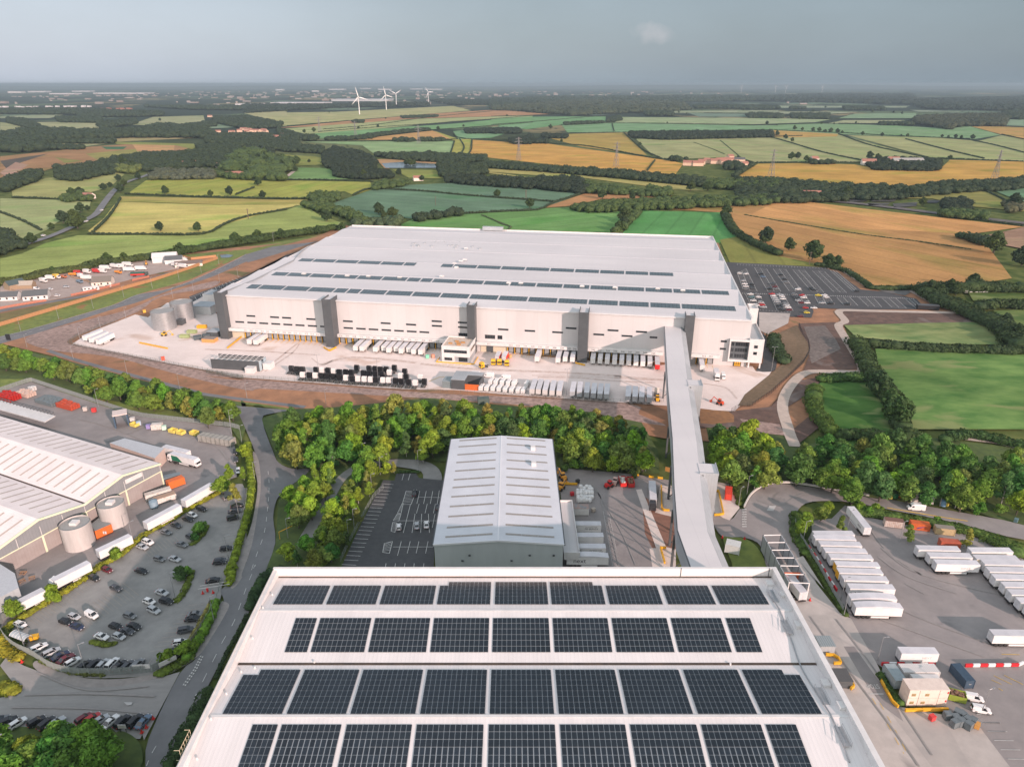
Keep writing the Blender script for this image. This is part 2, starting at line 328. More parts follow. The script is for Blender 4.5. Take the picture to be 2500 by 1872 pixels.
FIELD = None
def fieldmat():
    m = bpy.data.materials.new('crop_field'); m.use_nodes = True
    n, l = m.node_tree.nodes, m.node_tree.links; b = n['Principled BSDF']; b.inputs['Roughness'].default_value = 0.95; b.inputs['Specular IOR Level'].default_value = 0.1
    oi = n.new('ShaderNodeObjectInfo'); tcx = n.new('ShaderNodeTexCoord'); obj_ = tcx.outputs['Object']; geo = n.new('ShaderNodeNewGeometry')
    def noise(scale, stretch, det, v0, v1, lo=0.3, hi=0.7, src=obj_):
        q = n.new('ShaderNodeMapping'); q.inputs['Scale'].default_value = stretch; l.new(src, q.inputs[0])
        t = n.new('ShaderNodeTexNoise'); t.inputs['Scale'].default_value = scale; t.inputs['Detail'].default_value = det; t.inputs['Roughness'].default_value = 0.6; l.new(q.outputs[0], t.inputs[0])
        r = n.new('ShaderNodeMapRange'); r.inputs[1].default_value = lo; r.inputs[2].default_value = hi; r.inputs[3].default_value = v0; r.inputs[4].default_value = v1; l.new(t.outputs[0], r.inputs[0]); return r.outputs[0]
    vals = [noise(0.012, (1, 1, 1), 5, 0.74, 1.2), noise(0.05, (0.06, 1, 1), 4, 0.92, 1.07), noise(0.35, (1, 1, 1), 4, 0.88, 1.12)]
    # tramlines: pairs of dark wheel marks every 24 m along local x
    sp = n.new('ShaderNodeSeparateXYZ'); l.new(obj_, sp.inputs[0])
    md = n.new('ShaderNodeMath'); md.operation = 'PINGPONG'; md.inputs[1].default_value = 12.0; l.new(sp.outputs[1], md.inputs[0])
    r = n.new('ShaderNodeMapRange'); r.inputs[1].default_value = 0.9; r.inputs[2].default_value = 1.8; r.inputs[3].default_value = 0.84; r.inputs[4].default_value = 1.0; l.new(md.outputs[0], r.inputs[0]); vals.append(r.outputs[0])
    col = oi.outputs['Color']
    # tint patches toward green / brown
    t = n.new('ShaderNodeTexNoise'); t.inputs['Scale'].default_value = 0.02; t.inputs['Detail'].default_value = 6; t.inputs['Distortion'].default_value = 0.5; q = n.new('ShaderNodeMapping'); q.inputs['Scale'].default_value = (0.35, 1, 1); l.new(obj_, q.inputs[0]); l.new(q.outputs[0], t.inputs[0])
    rr = n.new('ShaderNodeMapRange'); rr.inputs[1].default_value = 0.5; rr.inputs[2].default_value = 0.68; rr.inputs[3].default_value = 0; rr.inputs[4].default_value = 0.85; l.new(t.outputs[0], rr.inputs[0])
    tint = n.new('ShaderNodeMix'); tint.data_type = 'RGBA'; tint.blend_type = 'MULTIPLY'; l.new(rr.outputs[0], tint.inputs[0]); l.new(col, tint.inputs[6]); tint.inputs[7].default_value = (0.58, 0.84, 0.58, 1); col = tint.outputs[2]
    for v in vals:
        mu = n.new('ShaderNodeVectorMath'); mu.operation = 'SCALE'; l.new(col, mu.inputs[0]); l.new(v, mu.inputs['Scale']); col = mu.outputs[0]
    l.new(col, b.inputs['Base Color']); return m
FIELD = fieldmat()
zf = [-0.3]
def field(s, hexc, ang=0, name='field', k=0.92):
    pts = P(s) if isinstance(s, str) else s
    c = tuple(x * k for x in lin(hexc)); g_ = sum(c)/3; c = tuple(x*.92+g_*.08 for x in c)
    zf[0] += 0.012
    o = sheet(name, pts, zf[0], FIELD, rot=radians(ang)); o.color = (*c, 1); return o
Fd = [
 ('E 0,420 A 0,1520 170,1480 350,1400 600,1340 1560,1335 1740,1250 1920,1195 2212,1145 B 440,1100 560,1180 760,1250 700,1290 0,1390 A 2212,1300 1900,1340 1400,1450 900,1520 600,1580 E 900,330 450,420 0,480', '9caa5c', 20),
 ('A 680,1305 800,1210 900,1080 1300,1095 1700,1105 2212,1105 B 300,1105 470,1098 200,1150 0,1215 A 1740,1250 1560,1330 700,1330', 'cabd6a', 10),
 ('A 930,1040 2212,1066 B 480,1062 470,1100 A 2212,1103 1700,1103 900,1078', 'ae9f56', 10),
 ('A 985,1020 1130,915 1650,895 2000,905 2212,925 B 150,915 960,930 980,985 830,1030 760,1000 500,1040 480,1060 0,1055 A 2212,1060', 'a2a549', 75),
 ('A 90,1000 350,900 880,852 960,870 870,950 800,980 700,1010 640,1000 480,1065 100,1050', 'a7a766', 15),
 ('A 0,1055 480,1068 700,1080 690,1120 560,1180 440,1240 360,1300 190,1370 100,1330 0,1290', 'a3ab72', 25),
 ('B 620,1110 1060,960 1650,935 2212,970 C 100,960 640,1005 720,1010 400,1130 330,1145 0,1160 B 1640,1180 1290,1215 1200,1200 920,1200 840,1150', '67866a', 155),  # cloud shadow over this field is put into its darker blue-green colour
 ('B 1200,1255 1290,1215 1640,1180 2212,1148 C 400,1132 640,1125 1010,1145 960,1330 0,1330 B 1200,1300', '6e9a55', 30),
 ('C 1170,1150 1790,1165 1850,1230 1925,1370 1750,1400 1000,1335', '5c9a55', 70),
 ('C 390,1130 740,1012 1400,1035 1300,1045 1000,1060 850,1060 620,1112', 'bd8c5c', 15),
 ('C 1240,1132 2212,1090 D 300,1085 520,1080 1100,1150 2212,1275 1740,1335 1930,1420 I 2100,290 1740,345 1280,375 860,375 640,230 480,190 0,150 C 2212,1500 1960,1340 1790,1165', 'b98c54', 118),
 ('D 300,1085 520,1080 1100,1150 2212,1275 1800,1330 1000,1290 100,1180', 'cf9a5c', 118),
 ('C 1760,1375 1930,1345 2212,1500 I 480,190 H 2208,215 1700,180 1040,155', '8a8b46', 80),
 ('D 0,890 160,790 480,785 900,795 1100,830 1560,835 1640,760 2212,775 2212,900 1700,920 1350,960 500,950 430,905', 'c79c48', 5),
 ('B 1745,605 2212,635 C 200,620 430,635 1200,740 1400,770 1480,790 1420,870 1190,855 500,800 0,745 B 1720,715', 'cf9e4a', 8),
 ('C 440,590 600,560 1020,550 1200,725 700,660', 'b2974a', 165),
 ('C 1110,590 2212,590 D 240,580 980,770 800,780 150,780 C 1900,735 1350,757 1250,730 1120,605', 'a3a571', 140),
 ('D 280,580 780,565 800,570 1440,740 980,765 400,630', 'a2a670', 140),
 ('D 850,570 1560,590 1800,610 2212,700 2212,772 1500,742', 'a3a66f', 140),
 ('D 1840,620 2040,570 2212,605 2212,712', 'a0a571', 140),
 ('D 1780,495 2212,510 2212,604 2060,570', 'bd964f', 20),
 ('D 250,530 780,555 770,580 280,590', 'c09a50', 5),
 ('D 0,500 640,480 1210,495 1640,520 1780,497 2030,568 1830,600 850,565 250,530 0,515', '7fa071', 5),
 ('C 540,490 900,475 2212,500 D 0,512 C 2212,522 1000,545 590,555', '7ca274', 10),
 ('C 1000,430 2212,440 D 720,450 600,470 0,490 C 950,475', '9fad80', 5),
 ('C 0,430 880,425 880,460 540,490 270,525 0,490', '74a16c', 10),
 ('B 430,600 560,548 1000,522 1600,482 2212,420 2212,472 1450,525 800,590', '77a26a', 12),
 ('B 1600,540 2212,475 C 230,520 0,590 B 1640,600', '7da577', 12),
 ('B 230,515 800,460 1500,400 1900,375 2212,385 C 200,380 460,407 0,425 B 2212,417 1300,442 600,500', 'bb8a60', 5),
 ('B 0,400 700,390 1600,345 1740,380 1480,400 800,455 290,500', 'b2ae76', 5),
 ('B 300,520 1300,445 2212,418 2212,425 1600,462 1000,522 460,562', 'a9b078', 5),
 ('B 800,607 1440,535 1640,602', 'c99b5c', 5),
 ('B 430,620 1600,615 1600,700 1500,720 1000,720 900,650', '92ad78', 15),
 ('B 1450,535 1640,600 1740,600 1720,717 1580,717 1610,615', 'a9a74e', 80),
 ('B 1860,820 2212,840 C 300,845 700,880 1000,905 1500,960 1640,1000 1400,990 1180,960 950,930 720,900 350,880 0,855 B 2212,900 1880,865', 'a9a05c', 170),
 ('B 370,820 1000,830 1030,900 600,915 300,912', '76985a', 10),
 ('B 0,700 600,740 600,800 250,805 0,760', '8f9347', 10),
 ('B 1130,835 1490,840 1540,905 1260,900', '8e9448', 10),
 ('A 0,560 0,470 270,500 330,530', 'a1a272', 10),
 ('A 240,470 740,465 790,520 340,527', 'a7a77a', 5),
 ('A 1000,490 1180,430 1570,418 1580,460 1350,500', 'a5a67b', 10),
 ('A 1540,522 1640,470 1800,423 2060,480 1990,502', '83987a', 50),
 ('A 350,603 1300,575 1560,590 900,622', 'a79769', 5),
 ('A 310,630 900,625 640,660 320,655', 'a3a377', 5),
 ('A 620,545 1060,515 1040,545 700,560', 'a0a474', 5),
 ('A 760,425 1200,380 1250,385 900,415', '9aa27d', 5),
 ('A 0,425 520,405 380,440 0,440', '98a07c', 5),
 ('A 1880,400 2212,372 2212,430 2000,430', 'b3ae7b', 5),
 ('C 640,400 1150,372 1200,385 800,420', '5f6e64', 5), ('C 1250,385 2212,378 2212,402 1300,400', '9da684', 5),
 ('C 1520,400 2212,408 2212,432 1600,428', '768b78', 5), ('C 880,300 1120,302 1100,312 900,310', '93a087', 5),
 ('D 0,385 950,390 700,410 0,402', 'a0a887', 5), ('D 780,440 900,405 1380,400 1380,440', '84a07a', 5), ('D 700,480 820,455 1300,455 1200,482', 'a6aa80', 5),
 ('D 2060,450 2212,448 2212,500 2060,495', '86a080', 5), ('D 0,340 1330,345 1300,358 0,360', '9ba78a', 5), ('D 1330,375 1730,388 1700,396 1400,390', '92a088', 5),
 ('D 1150,1060 1400,1030 1900,997 2100,1100 2212,1130 2212,1160 1800,1120 1500,1060', '8f8c4a', 10),
 ('D 1960,990 2212,980 2212,1095', '678a68', 10),
]
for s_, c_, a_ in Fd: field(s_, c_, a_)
# earthworks on the hill to the left
for s_, c_ in [('A 0,735 350,700 700,660 1000,640 1560,640 1400,690 1180,700 740,775 480,805 300,860 0,915', 'a88058'), ('A 660,715 1180,665 1100,700 760,765', '9a9550'),
               ('A 1020,640 1350,640 1340,690 1060,695', 'c99a68'), ('A 880,620 1560,640 1480,680 1360,650 900,640', '8f934a'), ('A 0,770 370,715 170,780 50,830', '5f5750'),
               ('A 780,660 980,660 950,680 820,680', '3f7050'), ('A 420,740 640,770 500,785', '8f8a4a'), ('A 0,860 120,780 220,800 60,905', 'b48f7c')]:
    field(s_, c_, 20, 'earthworks')
field('D 2212,1280 2000,1330 1870,1350 1940,1400 2212,1450', 'a2826a', 10, 'spoil_heap')
WATER = mat('pond_water', (0.10, 0.14, 0.17), None, rough=0.15, spec=0.8)
sheet('pond', P('B 1050,790 1220,778 1480,795 1470,825 1080,826'), -0.1 + 0.9, WATER)
sheet('pond', P('E 1975,270 2040,262 2100,272 2060,292 1990,294'), 0.2, WATER)
field('B 1010,760 1050,755 1500,775 1480,795 1220,778 1060,788 1110,830 1070,828', 'b99468', 5, 'pond_bank')
# sewage works lagoons beyond the right-hand field
lag = mat('settled_sludge', (0.075, 0.072, 0.065), (0.05, 0.05, 0.045), scale=0.05, coord='world')
for s_ in ('D 850,1065 1000,1070 1000,1085 870,1085', 'D 1060,1065 1230,1065 1210,1085 1030,1085', 'D 1000,1095 1180,1095 1160,1110 1020,1115', 'D 1200,1100 1390,1090 1380,1120 1210,1130', 'D 1430,1070 1570,1075 1540,1095 1440,1095'):
    sheet('settling_lagoon', P(s_), 0.6, lag)
MEAD = mat('meadow_grass', (1, 1, 1), (.42, .60, .52), patch=((.19, .23, .09), .05, .56), scale=.09, rough=.95, objcol=True, big=.22, bigscale=.015, detail=10, coord='world', stretch=(.5, 1, 1), spec=.1)
# meadows to the right
for s_, c_, a_ in [('I 590,720 900,712 1300,700 1850,690 1990,760 2060,890 1700,895 1150,875 860,840 700,830', '98a368', 5),
                   ('I 870,930 1500,950 2208,970 2208,1656 1200,1656 1150,1400 1000,1200 900,1100', '71904c', 20),
                   ('I 1700,420 2208,400 2208,490 1750,500', '6e7c40', 5), ('I 1930,590 2208,580 2208,900 2130,780', '738348', 5),
                   ('I 420,1180 760,1170 900,1240 960,1400 1160,1640 1180,1900 500,1900 330,1500 290,1350', '557a38', 10)]:
    o = field(s_, c_, a_, 'meadow'); o.data.materials.clear(); o.data.materials.append(MEAD)
# ------------------------------------------------------------------ near surfaces
CONC = mat('pale_yard_concrete', (0.78, 0.68, 0.64), (0.68, 0.585, 0.545), scale=0.12, rough=0.85, coord='world', big=0.08, bigscale=0.03, patch=((0.58, 0.45, 0.385), 0.03, 0.60), detail=8)
ASPH = mat('car_park_asphalt', (0.275, 0.272, 0.262), (0.22, 0.218, 0.213), scale=0.25, rough=0.9, coord='world', big=0.08, bigscale=0.06, detail=8)
ASPHD = mat('new_asphalt', (0.074, 0.076, 0.079), (0.056, 0.058, 0.062), scale=0.4, rough=0.85, coord='world', big=0.08, bigscale=0.05, detail=8)
ASPHR = mat('road_asphalt', (0.19, 0.192, 0.197), (0.148, 0.15, 0.156), scale=0.12, rough=0.9, coord='world', big=0.10, bigscale=0.04, detail=8, patch=((0.12, 0.122, 0.127), 0.05, 0.63))
ASPHO = mat('old_yard_asphalt', (0.29, 0.265, 0.258), (0.235, 0.217, 0.214), scale=0.16, rough=0.9, coord='world', big=0.10, bigscale=0.035, detail=8, patch=((0.18, 0.168, 0.168), 0.07, 0.64))
CONC2 = mat('worn_concrete', (0.50, 0.455, 0.425), (0.41, 0.375, 0.35), scale=0.2, rough=0.85, coord='world', big=0.12, bigscale=0.04, detail=8, patch=((0.30, 0.275, 0.26), 0.06, 0.62))
PAVE = mat('pavement', (0.31, 0.285, 0.27), (0.25, 0.23, 0.22), scale=0.5, rough=0.9, coord='world', big=0.08)
SOIL = mat('bare_soil', (0.38, 0.19, 0.10), (0.24, 0.125, 0.07), scale=0.10, rough=0.95, coord='world', big=0.18, bigscale=0.02, detail=9, patch=((0.12, 0.115, 0.04), 0.03, 0.62))
STONE = mat('stony_bank', (0.42, 0.30, 0.26), (0.20, 0.14, 0.12), scale=0.4, rough=0.95, coord='world', big=0.15, bigscale=0.03, detail=9, bump=0.6)
DSOIL = mat('dark_soil', (0.15, 0.09, 0.07), (0.085, 0.055, 0.045), scale=0.2, rough=0.95, coord='world', big=0.2, bigscale=0.03, detail=9, patch=((0.17, 0.135, 0.12), 0.05, 0.60))
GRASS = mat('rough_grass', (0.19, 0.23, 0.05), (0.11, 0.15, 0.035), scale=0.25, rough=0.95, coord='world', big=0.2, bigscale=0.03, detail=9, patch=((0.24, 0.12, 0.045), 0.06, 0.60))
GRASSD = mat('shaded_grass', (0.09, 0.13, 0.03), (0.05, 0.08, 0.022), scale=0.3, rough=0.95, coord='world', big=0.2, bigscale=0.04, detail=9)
SCRUB = mat('dry_scrub', (0.20, 0.135, 0.085), (0.13, 0.095, 0.055), scale=0.5, rough=0.95, coord='world', big=0.15, bigscale=0.03, detail=9)
PATHM = mat('pale_path', (0.50, 0.42, 0.36), (0.42, 0.35, 0.30), scale=0.4, rough=0.9, coord='world', big=0.08)
PADM = mat('red_brown_surfacing', (0.26, 0.135, 0.095), (0.20, 0.105, 0.075), scale=0.3, rough=0.9, coord='world', big=0.08)
PALE = mat('pale_new_concrete', (0.68, 0.60, 0.55), (0.60, 0.52, 0.48), scale=0.3, rough=0.85, coord='world', big=0.06)
zs = [0.0]
def surf(name, s, m, dz=0.004, sm=0, z=None):
    pts = P(s) if isinstance(s, str) else s
    if sm: pts = smooth(pts, sm, True)
    if z is None: zs[0] += dz + 0.003; z = zs[0]
    return sheet(name, pts, z, m)
surf('soil', 'E 0,1060 0,700 600,600 1580,260 2208,190 A 2212,1400 B 600,1330 760,1260 900,1290 C 1750,1400 H 1000,170 1340,168 1900,205 I 480,195 860,370 1290,375 1650,600 1850,690 590,720 700,1000 790,1130 330,1170 N 1600,200 1650,330 1440,520 M 2100,440 600,150 L 900,170 600,190 50,110 E 2208,1600 1200,1400 500,1180', SOIL)
surf('grass_verge', 'E 0,1015 300,925 1000,720 1240,620 1700,490 2208,260 B 600,1340 0,1430 A 2212,1400 1900,1450 E 1580,270 1580,320 1960,285 1100,570 0,905', GRASS)
surf('grass_verge', 'E 0,795 500,690 1000,580 1300,510 700,690 0,890', mat('dry_verge', (0.21, 0.17, 0.055), (0.15, 0.12, 0.045), scale=0.15, coord='world', big=0.15, rough=0.95))
surf('road', smooth(P('E -700,1180 0,1000 300,925 1000,722 1080,690 1240,622 1540,565 1900,420 2208,262 B 0,1490 200,1430'), 5) + smooth(P('B 560,1390 60,1540 E 2208,330 1900,465 1540,580 1240,690 1000,760 300,980 0,1065 -700,1260'), 5), ASPHR)
surf('road', 'E 1700,640 2208,455 B 560,1392 540,1420 300,1500 F 600,0 0,270 E 2000,640 1720,710', ASPHD)
surf('caravan_yard', 'E 0,760 0,560 60,500 400,430 900,370 1200,330 1420,290 1790,345 1200,480 640,640 300,700', mat('pink_hardstanding', (0.42, 0.34, 0.30), (0.35, 0.28, 0.25), scale=0.15, coord='world', big=0.08, rough=0.9))
strip('road', smooth(P('E -300,850 0,772 380,700 1000,595 1200,540 1400,470 1790,350'), 5), 6.0, 0.08, ASPHR)
surf('stony_bank', smooth(P('E 230,1012 700,870 1150,760 1500,610 1940,500 1900,560 1450,640 1230,780 700,990 620,1065 900,1100 1500,1240 2208,1390 F 0,985 850,1050 1500,1100 2208,1150 G 1000,1175 2000,1240 2060,1330 N 280,330 M 1500,230 900,150 F 2208,1200 1050,1130 500,1100 E 2208,1480 1600,1340 1000,1180 450,1120'), 3, True), STONE)
strip('footpath', smooth(P('E 430,1125 700,1215 1100,1325 1700,1480 F 0,1150 420,1205 900,1265'), 5), 3.0, zs[0] + 0.02, ASPHR)
surf('grass_verge', smooth(P('L 0,100 300,130 560,170 560,190 300,150 0,120'), 1, True), GRASS)
# woodland floors
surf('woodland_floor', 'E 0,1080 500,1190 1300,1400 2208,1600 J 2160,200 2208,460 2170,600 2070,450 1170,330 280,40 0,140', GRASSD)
surf('grass_verge', 'J 0,130 280,38 430,90 1000,300 1170,330 2060,450 2100,380 1500,300 800,180 500,80 330,20 0,20', GRASS)
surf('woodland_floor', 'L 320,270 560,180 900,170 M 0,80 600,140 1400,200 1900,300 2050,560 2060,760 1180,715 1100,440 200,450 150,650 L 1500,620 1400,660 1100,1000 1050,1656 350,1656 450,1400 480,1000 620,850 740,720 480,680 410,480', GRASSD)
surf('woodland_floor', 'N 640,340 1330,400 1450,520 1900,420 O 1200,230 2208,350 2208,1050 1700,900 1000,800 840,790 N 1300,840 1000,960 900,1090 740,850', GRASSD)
# old estate yard and car park on the left
surf('left_yard', 'J 0,130 280,45 1170,340 2070,455 2110,620 2130,900 1950,950 2208,1000 K 1990,0 1870,130 1760,200 1100,920 600,930 100,640 0,560 -300,560 -300,-400', ASPHO)
surf('car_park', smooth(P('J 1960,1030 2150,960 2190,1050 K 1880,0 1790,190 1770,320 1620,560 1470,740 1260,890 1100,930 620,930 330,790 60,600 50,500 200,440 420,300 700,100 J 1100,1560 1500,1280'), 3, True), ASPH)
surf('road', smooth(P('L 90,150 170,330 250,520 300,680 320,850 300,1050 240,1400 170,1600 K 1910,130 1780,230 1800,300 1790,420 1600,760 1450,900 1200,1420 1170,1656 1100,2000'), 3) + P('K 1200,2050 1400,1560 1600,1150 1750,860') + smooth(P('K 1900,580 2020,380 2160,30 L 350,1656 450,1380 430,1150 460,1000 500,950 600,860 760,725 600,715 480,660 430,560 330,270 420,220 600,190'), 3), ASPHR)
surf('worn_concrete_apron', 'K 0,1100 170,1060 0,840 60,760 190,840 620,1000 1200,960 1450,890 1160,1440 1120,1300 0,1290 -400,1290 -400,1100', mat('estate_concrete', (0.30, 0.29, 0.28), (0.25, 0.242, 0.235), scale=0.15, coord='world', big=0.1, rough=0.9, detail=8, stretch=(1, 3, 1)))
surf('car_park', 'K -400,1256 1210,1245 1130,1430 0,1400 -400,1400', ASPH)
surf('pavement', smooth(P('K 270,850 420,960 620,1010 900,1010 1200,960 1420,880 1600,760 1700,620 1830,400 1840,340 1770,320 1770,350 1680,520 1530,720 1400,830 1200,915 900,950 620,930 400,850 300,800'), 3, True), PAVE)
surf('pavement', smooth(P('L 250,560 300,640 320,850 300,1050 240,1400 150,1656 K 1950,130 1900,200 1860,215 L 60,1656 210,1300 270,1050 290,850 260,700'), 3, True), PAVE)
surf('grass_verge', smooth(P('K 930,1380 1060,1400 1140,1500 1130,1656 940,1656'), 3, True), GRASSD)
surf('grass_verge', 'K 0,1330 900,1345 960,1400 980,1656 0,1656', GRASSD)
# car park beside the mid warehouse, its lane and yard
surf('road', smooth(P('L 640,1400 780,1150 900,950 1010,790 1180,680 1400,640 1600,630 1800,650 1920,720 1940,830 1790,825 1760,740 1560,700 1400,690 1180,740 1070,830 980,990 900,1150 760,1400'), 3, True), ASPH)
surf('car_park', 'L 1520,822 1535,760 1710,750 1740,800 1960,820 M 40,1395 30,1656 L 1870,1700 1000,1700 1200,1250 1420,818', ASPHD)
surf('mid_yard', 'M 1140,700 1200,715 1420,730 1840,765 2150,820 2208,1000 2208,1800 1180,1800 1180,1000', ASPHO)
surf('red_brown_pad', 'M 1900,950 1990,1010 2208,1010 2208,1500 2120,1480 2000,1440 1930,1300', PADM)
surf('pale_pad', 'M 1850,905 1900,900 2120,1420 2208,1440 2208,1800 2030,1800 1970,1430 2030,1430', PALE)
surf('pale_pad', 'N 700,830 880,860 940,1070 850,1180 700,1170', PALE)
surf('pale_pad', 'N 180,1110 230,870 330,870 345,1150', PALE)
# right-hand yards
surf('yard_road', smooth(P('N 980,1080 1040,960 1150,870 1300,850 1700,900 2130,980 O 1000,810 1500,900 2208,1040 2208,1170 1600,1020 1000,900 600,830 300,830 180,900 135,1050 200,1250 N 1480,1510 1640,1800 1250,1800 1160,1500 1100,1380 950,1330 790,1330 700,1200 690,1100 850,1180 940,1080'), 3, True), ASPHO)
surf('trailer_yard', 'O 300,1000 480,980 600,860 720,950 950,1000 1400,1080 1800,1140 2208,1350 2300,1500 d 2038,1656 Q 2500,2200 2000,1586 1830,1230 1560,1150 1060,780 870,440 780,330 O 250,1200 300,1100', ASPHO)
surf('yard_concrete', 'N 1480,1510 1510,1500 1700,1800 Q 480,0 520,60 790,400 870,440 1080,800 1230,1120 1830,1230 2100,1586 2300,1900 1250,1900 1110,1586 430,320 300,40', CONC2)
for s_ in ('Q 520,420 690,415 820,640 870,780 720,780 640,560', 'Q 1080,1040 1230,1130 1600,1240 1800,1586 1500,1586', 'Q 800,450 880,450 1060,780 980,800'): surf('pale_pad', s_, mat('pale_slab', (0.44, 0.40, 0.37), (0.38, 0.35, 0.33), scale=0.2, coord='world', big=0.06))
surf('road', 'Q 820,660 900,660 1230,1120 1280,1240 1120,1120 960,900', ASPHO)
surf('grass_island', smooth(P('c 850,800 960,790 1120,800 1250,880 1340,1000 1400,1150 1450,1300 1050,1300 960,1100'), 3, True), GRASS)
# big yard in front of the new warehouse
surf('concrete_yard', 'E 650,1068 820,960 1215,805 1330,830 1500,700 1720,700 1900,600 F 0,300 210,560 G 2160,900 H 700,1050 1000,1070 1240,1085 1270,1130 1410,1135 1330,1240 1190,1380 1070,1500 770,1465 460,1440 200,1420 G 2000,1235 1500,1200 800,1150 400,1115 0,1110 F 1500,1090 850,1040 300,1000 0,945 E 2208,1370 1500,1240 1100,1155', CONC)
surf('access_road', smooth(P('H 1330,770 1290,720 1240,640 1200,560 1340,600 1400,620 1310,660 1340,790 1400,900 1450,1000 1455,1090 1410,1135 1270,1125 1330,1060 1335,980'), 2, True), ASPHD)
surf('staff_car_park', 'H 1000,150 1340,165 1900,200 I 300,190 440,210 540,245 620,310 740,395 960,415 1010,430 1240,480 1330,575 900,575 560,572 300,560 H 1790,590 1770,650 1560,640 1310,620 1180,560', ASPHD)
surf('service_yard', 'H 1300,600 1580,610 1560,700 1420,770 1380,800 1300,760', CONC2)
surf('dark_bank', 'H 1660,700 1990,690 I 520,700 620,850 700,1000 740,1110 260,1130 130,1220 H 1900,1180 1700,1360 1480,1500 1560,1560 1600,1656 N 1560,250 1660,340 1440,520 1340,420 900,350 580,350 580,200 890,200 H 1400,1450 1700,1120 1750,980 1740,880 1650,750', DSOIL)
surf('stony_bank', 'I 230,730 420,720 520,850 560,930 400,1010 300,1060 270,960 290,900', mat('grey_gravel_soil', (0.21, 0.175, 0.155), (0.10, 0.08, 0.07), scale=0.5, coord='world', big=0.15, detail=9))
surf('dark_bank', 'I 570,590 1640,610 1850,690 700,715 600,720', DSOIL)
surf('scrub_bank', 'H 1450,800 1640,715 1680,790 1740,880 1750,970 1700,1060 1400,1310 1220,1440 1110,1440 1170,1340 1470,1100 1560,1020 1500,900', SCRUB)
surf('stony_bank', 'N 940,270 1300,320 1350,420 1150,400 1000,330', STONE)
surf('orange_soil', 'N 575,185 830,200 890,240 890,300 700,320 590,310', mat('orange_soil', (0.30, 0.15, 0.06), (0.20, 0.10, 0.045), scale=0.4, coord='world', big=0.2, detail=9))
PATHP = 'I 1640,600 1550,603 900,590 600,582 550,590 545,610 600,680 540,720 600,830 680,960 740,1060 755,1120 720,1138 500,1135 300,1135 200,1170 110,1260 50,1370 40,1480 80,1620 N 1395,420 1440,520'
strip('footpath', smooth(P(PATHP), 5), 5.2, zs[0] + 0.02, PATHM)
strip('footpath', smooth(P('I 1200,410 1250,440 1400,520 1640,600'), 4), 4.5, zs[0] + 0.03, PATHM)
strip('footpath', smooth(P('I 580,205 640,250 760,330 840,385'), 4), 8.0, zs[0] + 0.03, PATHM)
surf('farm_track', 'I 850,385 1190,395 1290,385 1200,415 1140,450 960,420', mat('grey_track', (0.15, 0.145, 0.14), (0.11, 0.105, 0.1), scale=0.3, coord='world'))
strip('farm_track', smooth(P('O 1660,255 1800,270 1950,290 2208,350'), 4), 5, zs[0] + 0.03, PATHM)
# country road winding away to the left
strip('country_road', smooth(P('E -200,280 0,240 200,180 400,120 600,40 A 640,1235 740,1180 800,1100 880,1000 960,940 1130,880 1240,820'), 6), 8.5, 0.5, ASPHR)
strip('farm_track', smooth(P('B 300,905 370,850'), 2), 7, 0.5, PATHM)
strip('railway', smooth(P('C -300,790 0,815 400,850 900,885 1500,945 2212,1010'), 4), 10, 0.6, mat('ballast', (0.14, 0.12, 0.11), (0.1, 0.09, 0.085), scale=0.1, coord='world'))
strip('railway', smooth(P('D 520,1070 850,1090 1200,1130 1600,1180 2300,1260'), 4), 16, 0.6, mat('ballast', (0.1, 0.1, 0.1)))

# tyre trails and dust drawn out along the wheel paths of the yards
TRAIL = mat('dusty_trail', (.46, .33, .275), (.64, .55, .51), scale=.5, rough=.9, coord='world', lo=.3, hi=.62); TRD = mat('tyre_mark', (.245, .235, .23), (.29, .27, .26), scale=.5, rough=.9, coord='world', lo=.35, hi=.6)
for s_, w_ in (('F 500,950 640,850 740,770 830,700', 1.2), ('F 540,950 690,850 800,770 850,700', .8), ('F 1050,890 1250,830 1500,830 1900,870', 3), ('F 960,830 1050,890 1150,850', .7), ('G 1150,1000 1500,1005 1800,1030 2208,1050', 1.5), ('G 1100,985 1500,990 2208,1030', .8), ('G 100,880 500,920 900,940 1400,960 1900,990', 2.5), ('H 0,1180 200,1190 440,1210', 2.5), ('F 0,750 300,760 700,780 1000,800', 1.5), ('H 780,1240 1000,1280 1100,1380', 1)): strip('dusty_trail', smooth(P(s_), 5), w_, zs[0] + .012, TRAIL)
for s_, w_ in (('J 1100,320 1500,480 1900,600 2050,750', .6), ('J 700,380 1000,460 1400,620 1800,760', .5), ('J 1150,520 1300,450', .5), ('O 930,1250 1200,1450 1700,1600 2208,1700', .7), ('O 900,1330 1150,1500 1600,1656', .6), ('O 840,1100 1000,1300 1300,1500', .5), ('Q 1100,450 1400,560 1900,740', .6), ('Q 1150,330 1500,480 2000,660', .5), ('Q 1300,180 1450,260', .5), ('M 1500,900 1600,1200 1700,1590', .6), ('M 1450,850 1700,1250 1850,1590', .5), ('N 1100,1000 1300,1050 1500,950 1800,930', .6), ('K 200,1080 700,1070 1250,1090', .6), ('K 100,1180 700,1190 1200,1230', .5), ('K 300,900 700,1040 1200,1010', .4), ('Q 760,450 1000,760 1300,1200 1500,1500', .5), ('Q 560,430 900,900 1200,1300 1400,1586', .5)): strip('tyre_mark', smooth(P(s_), 5), w_, zs[0] + .014, TRD)
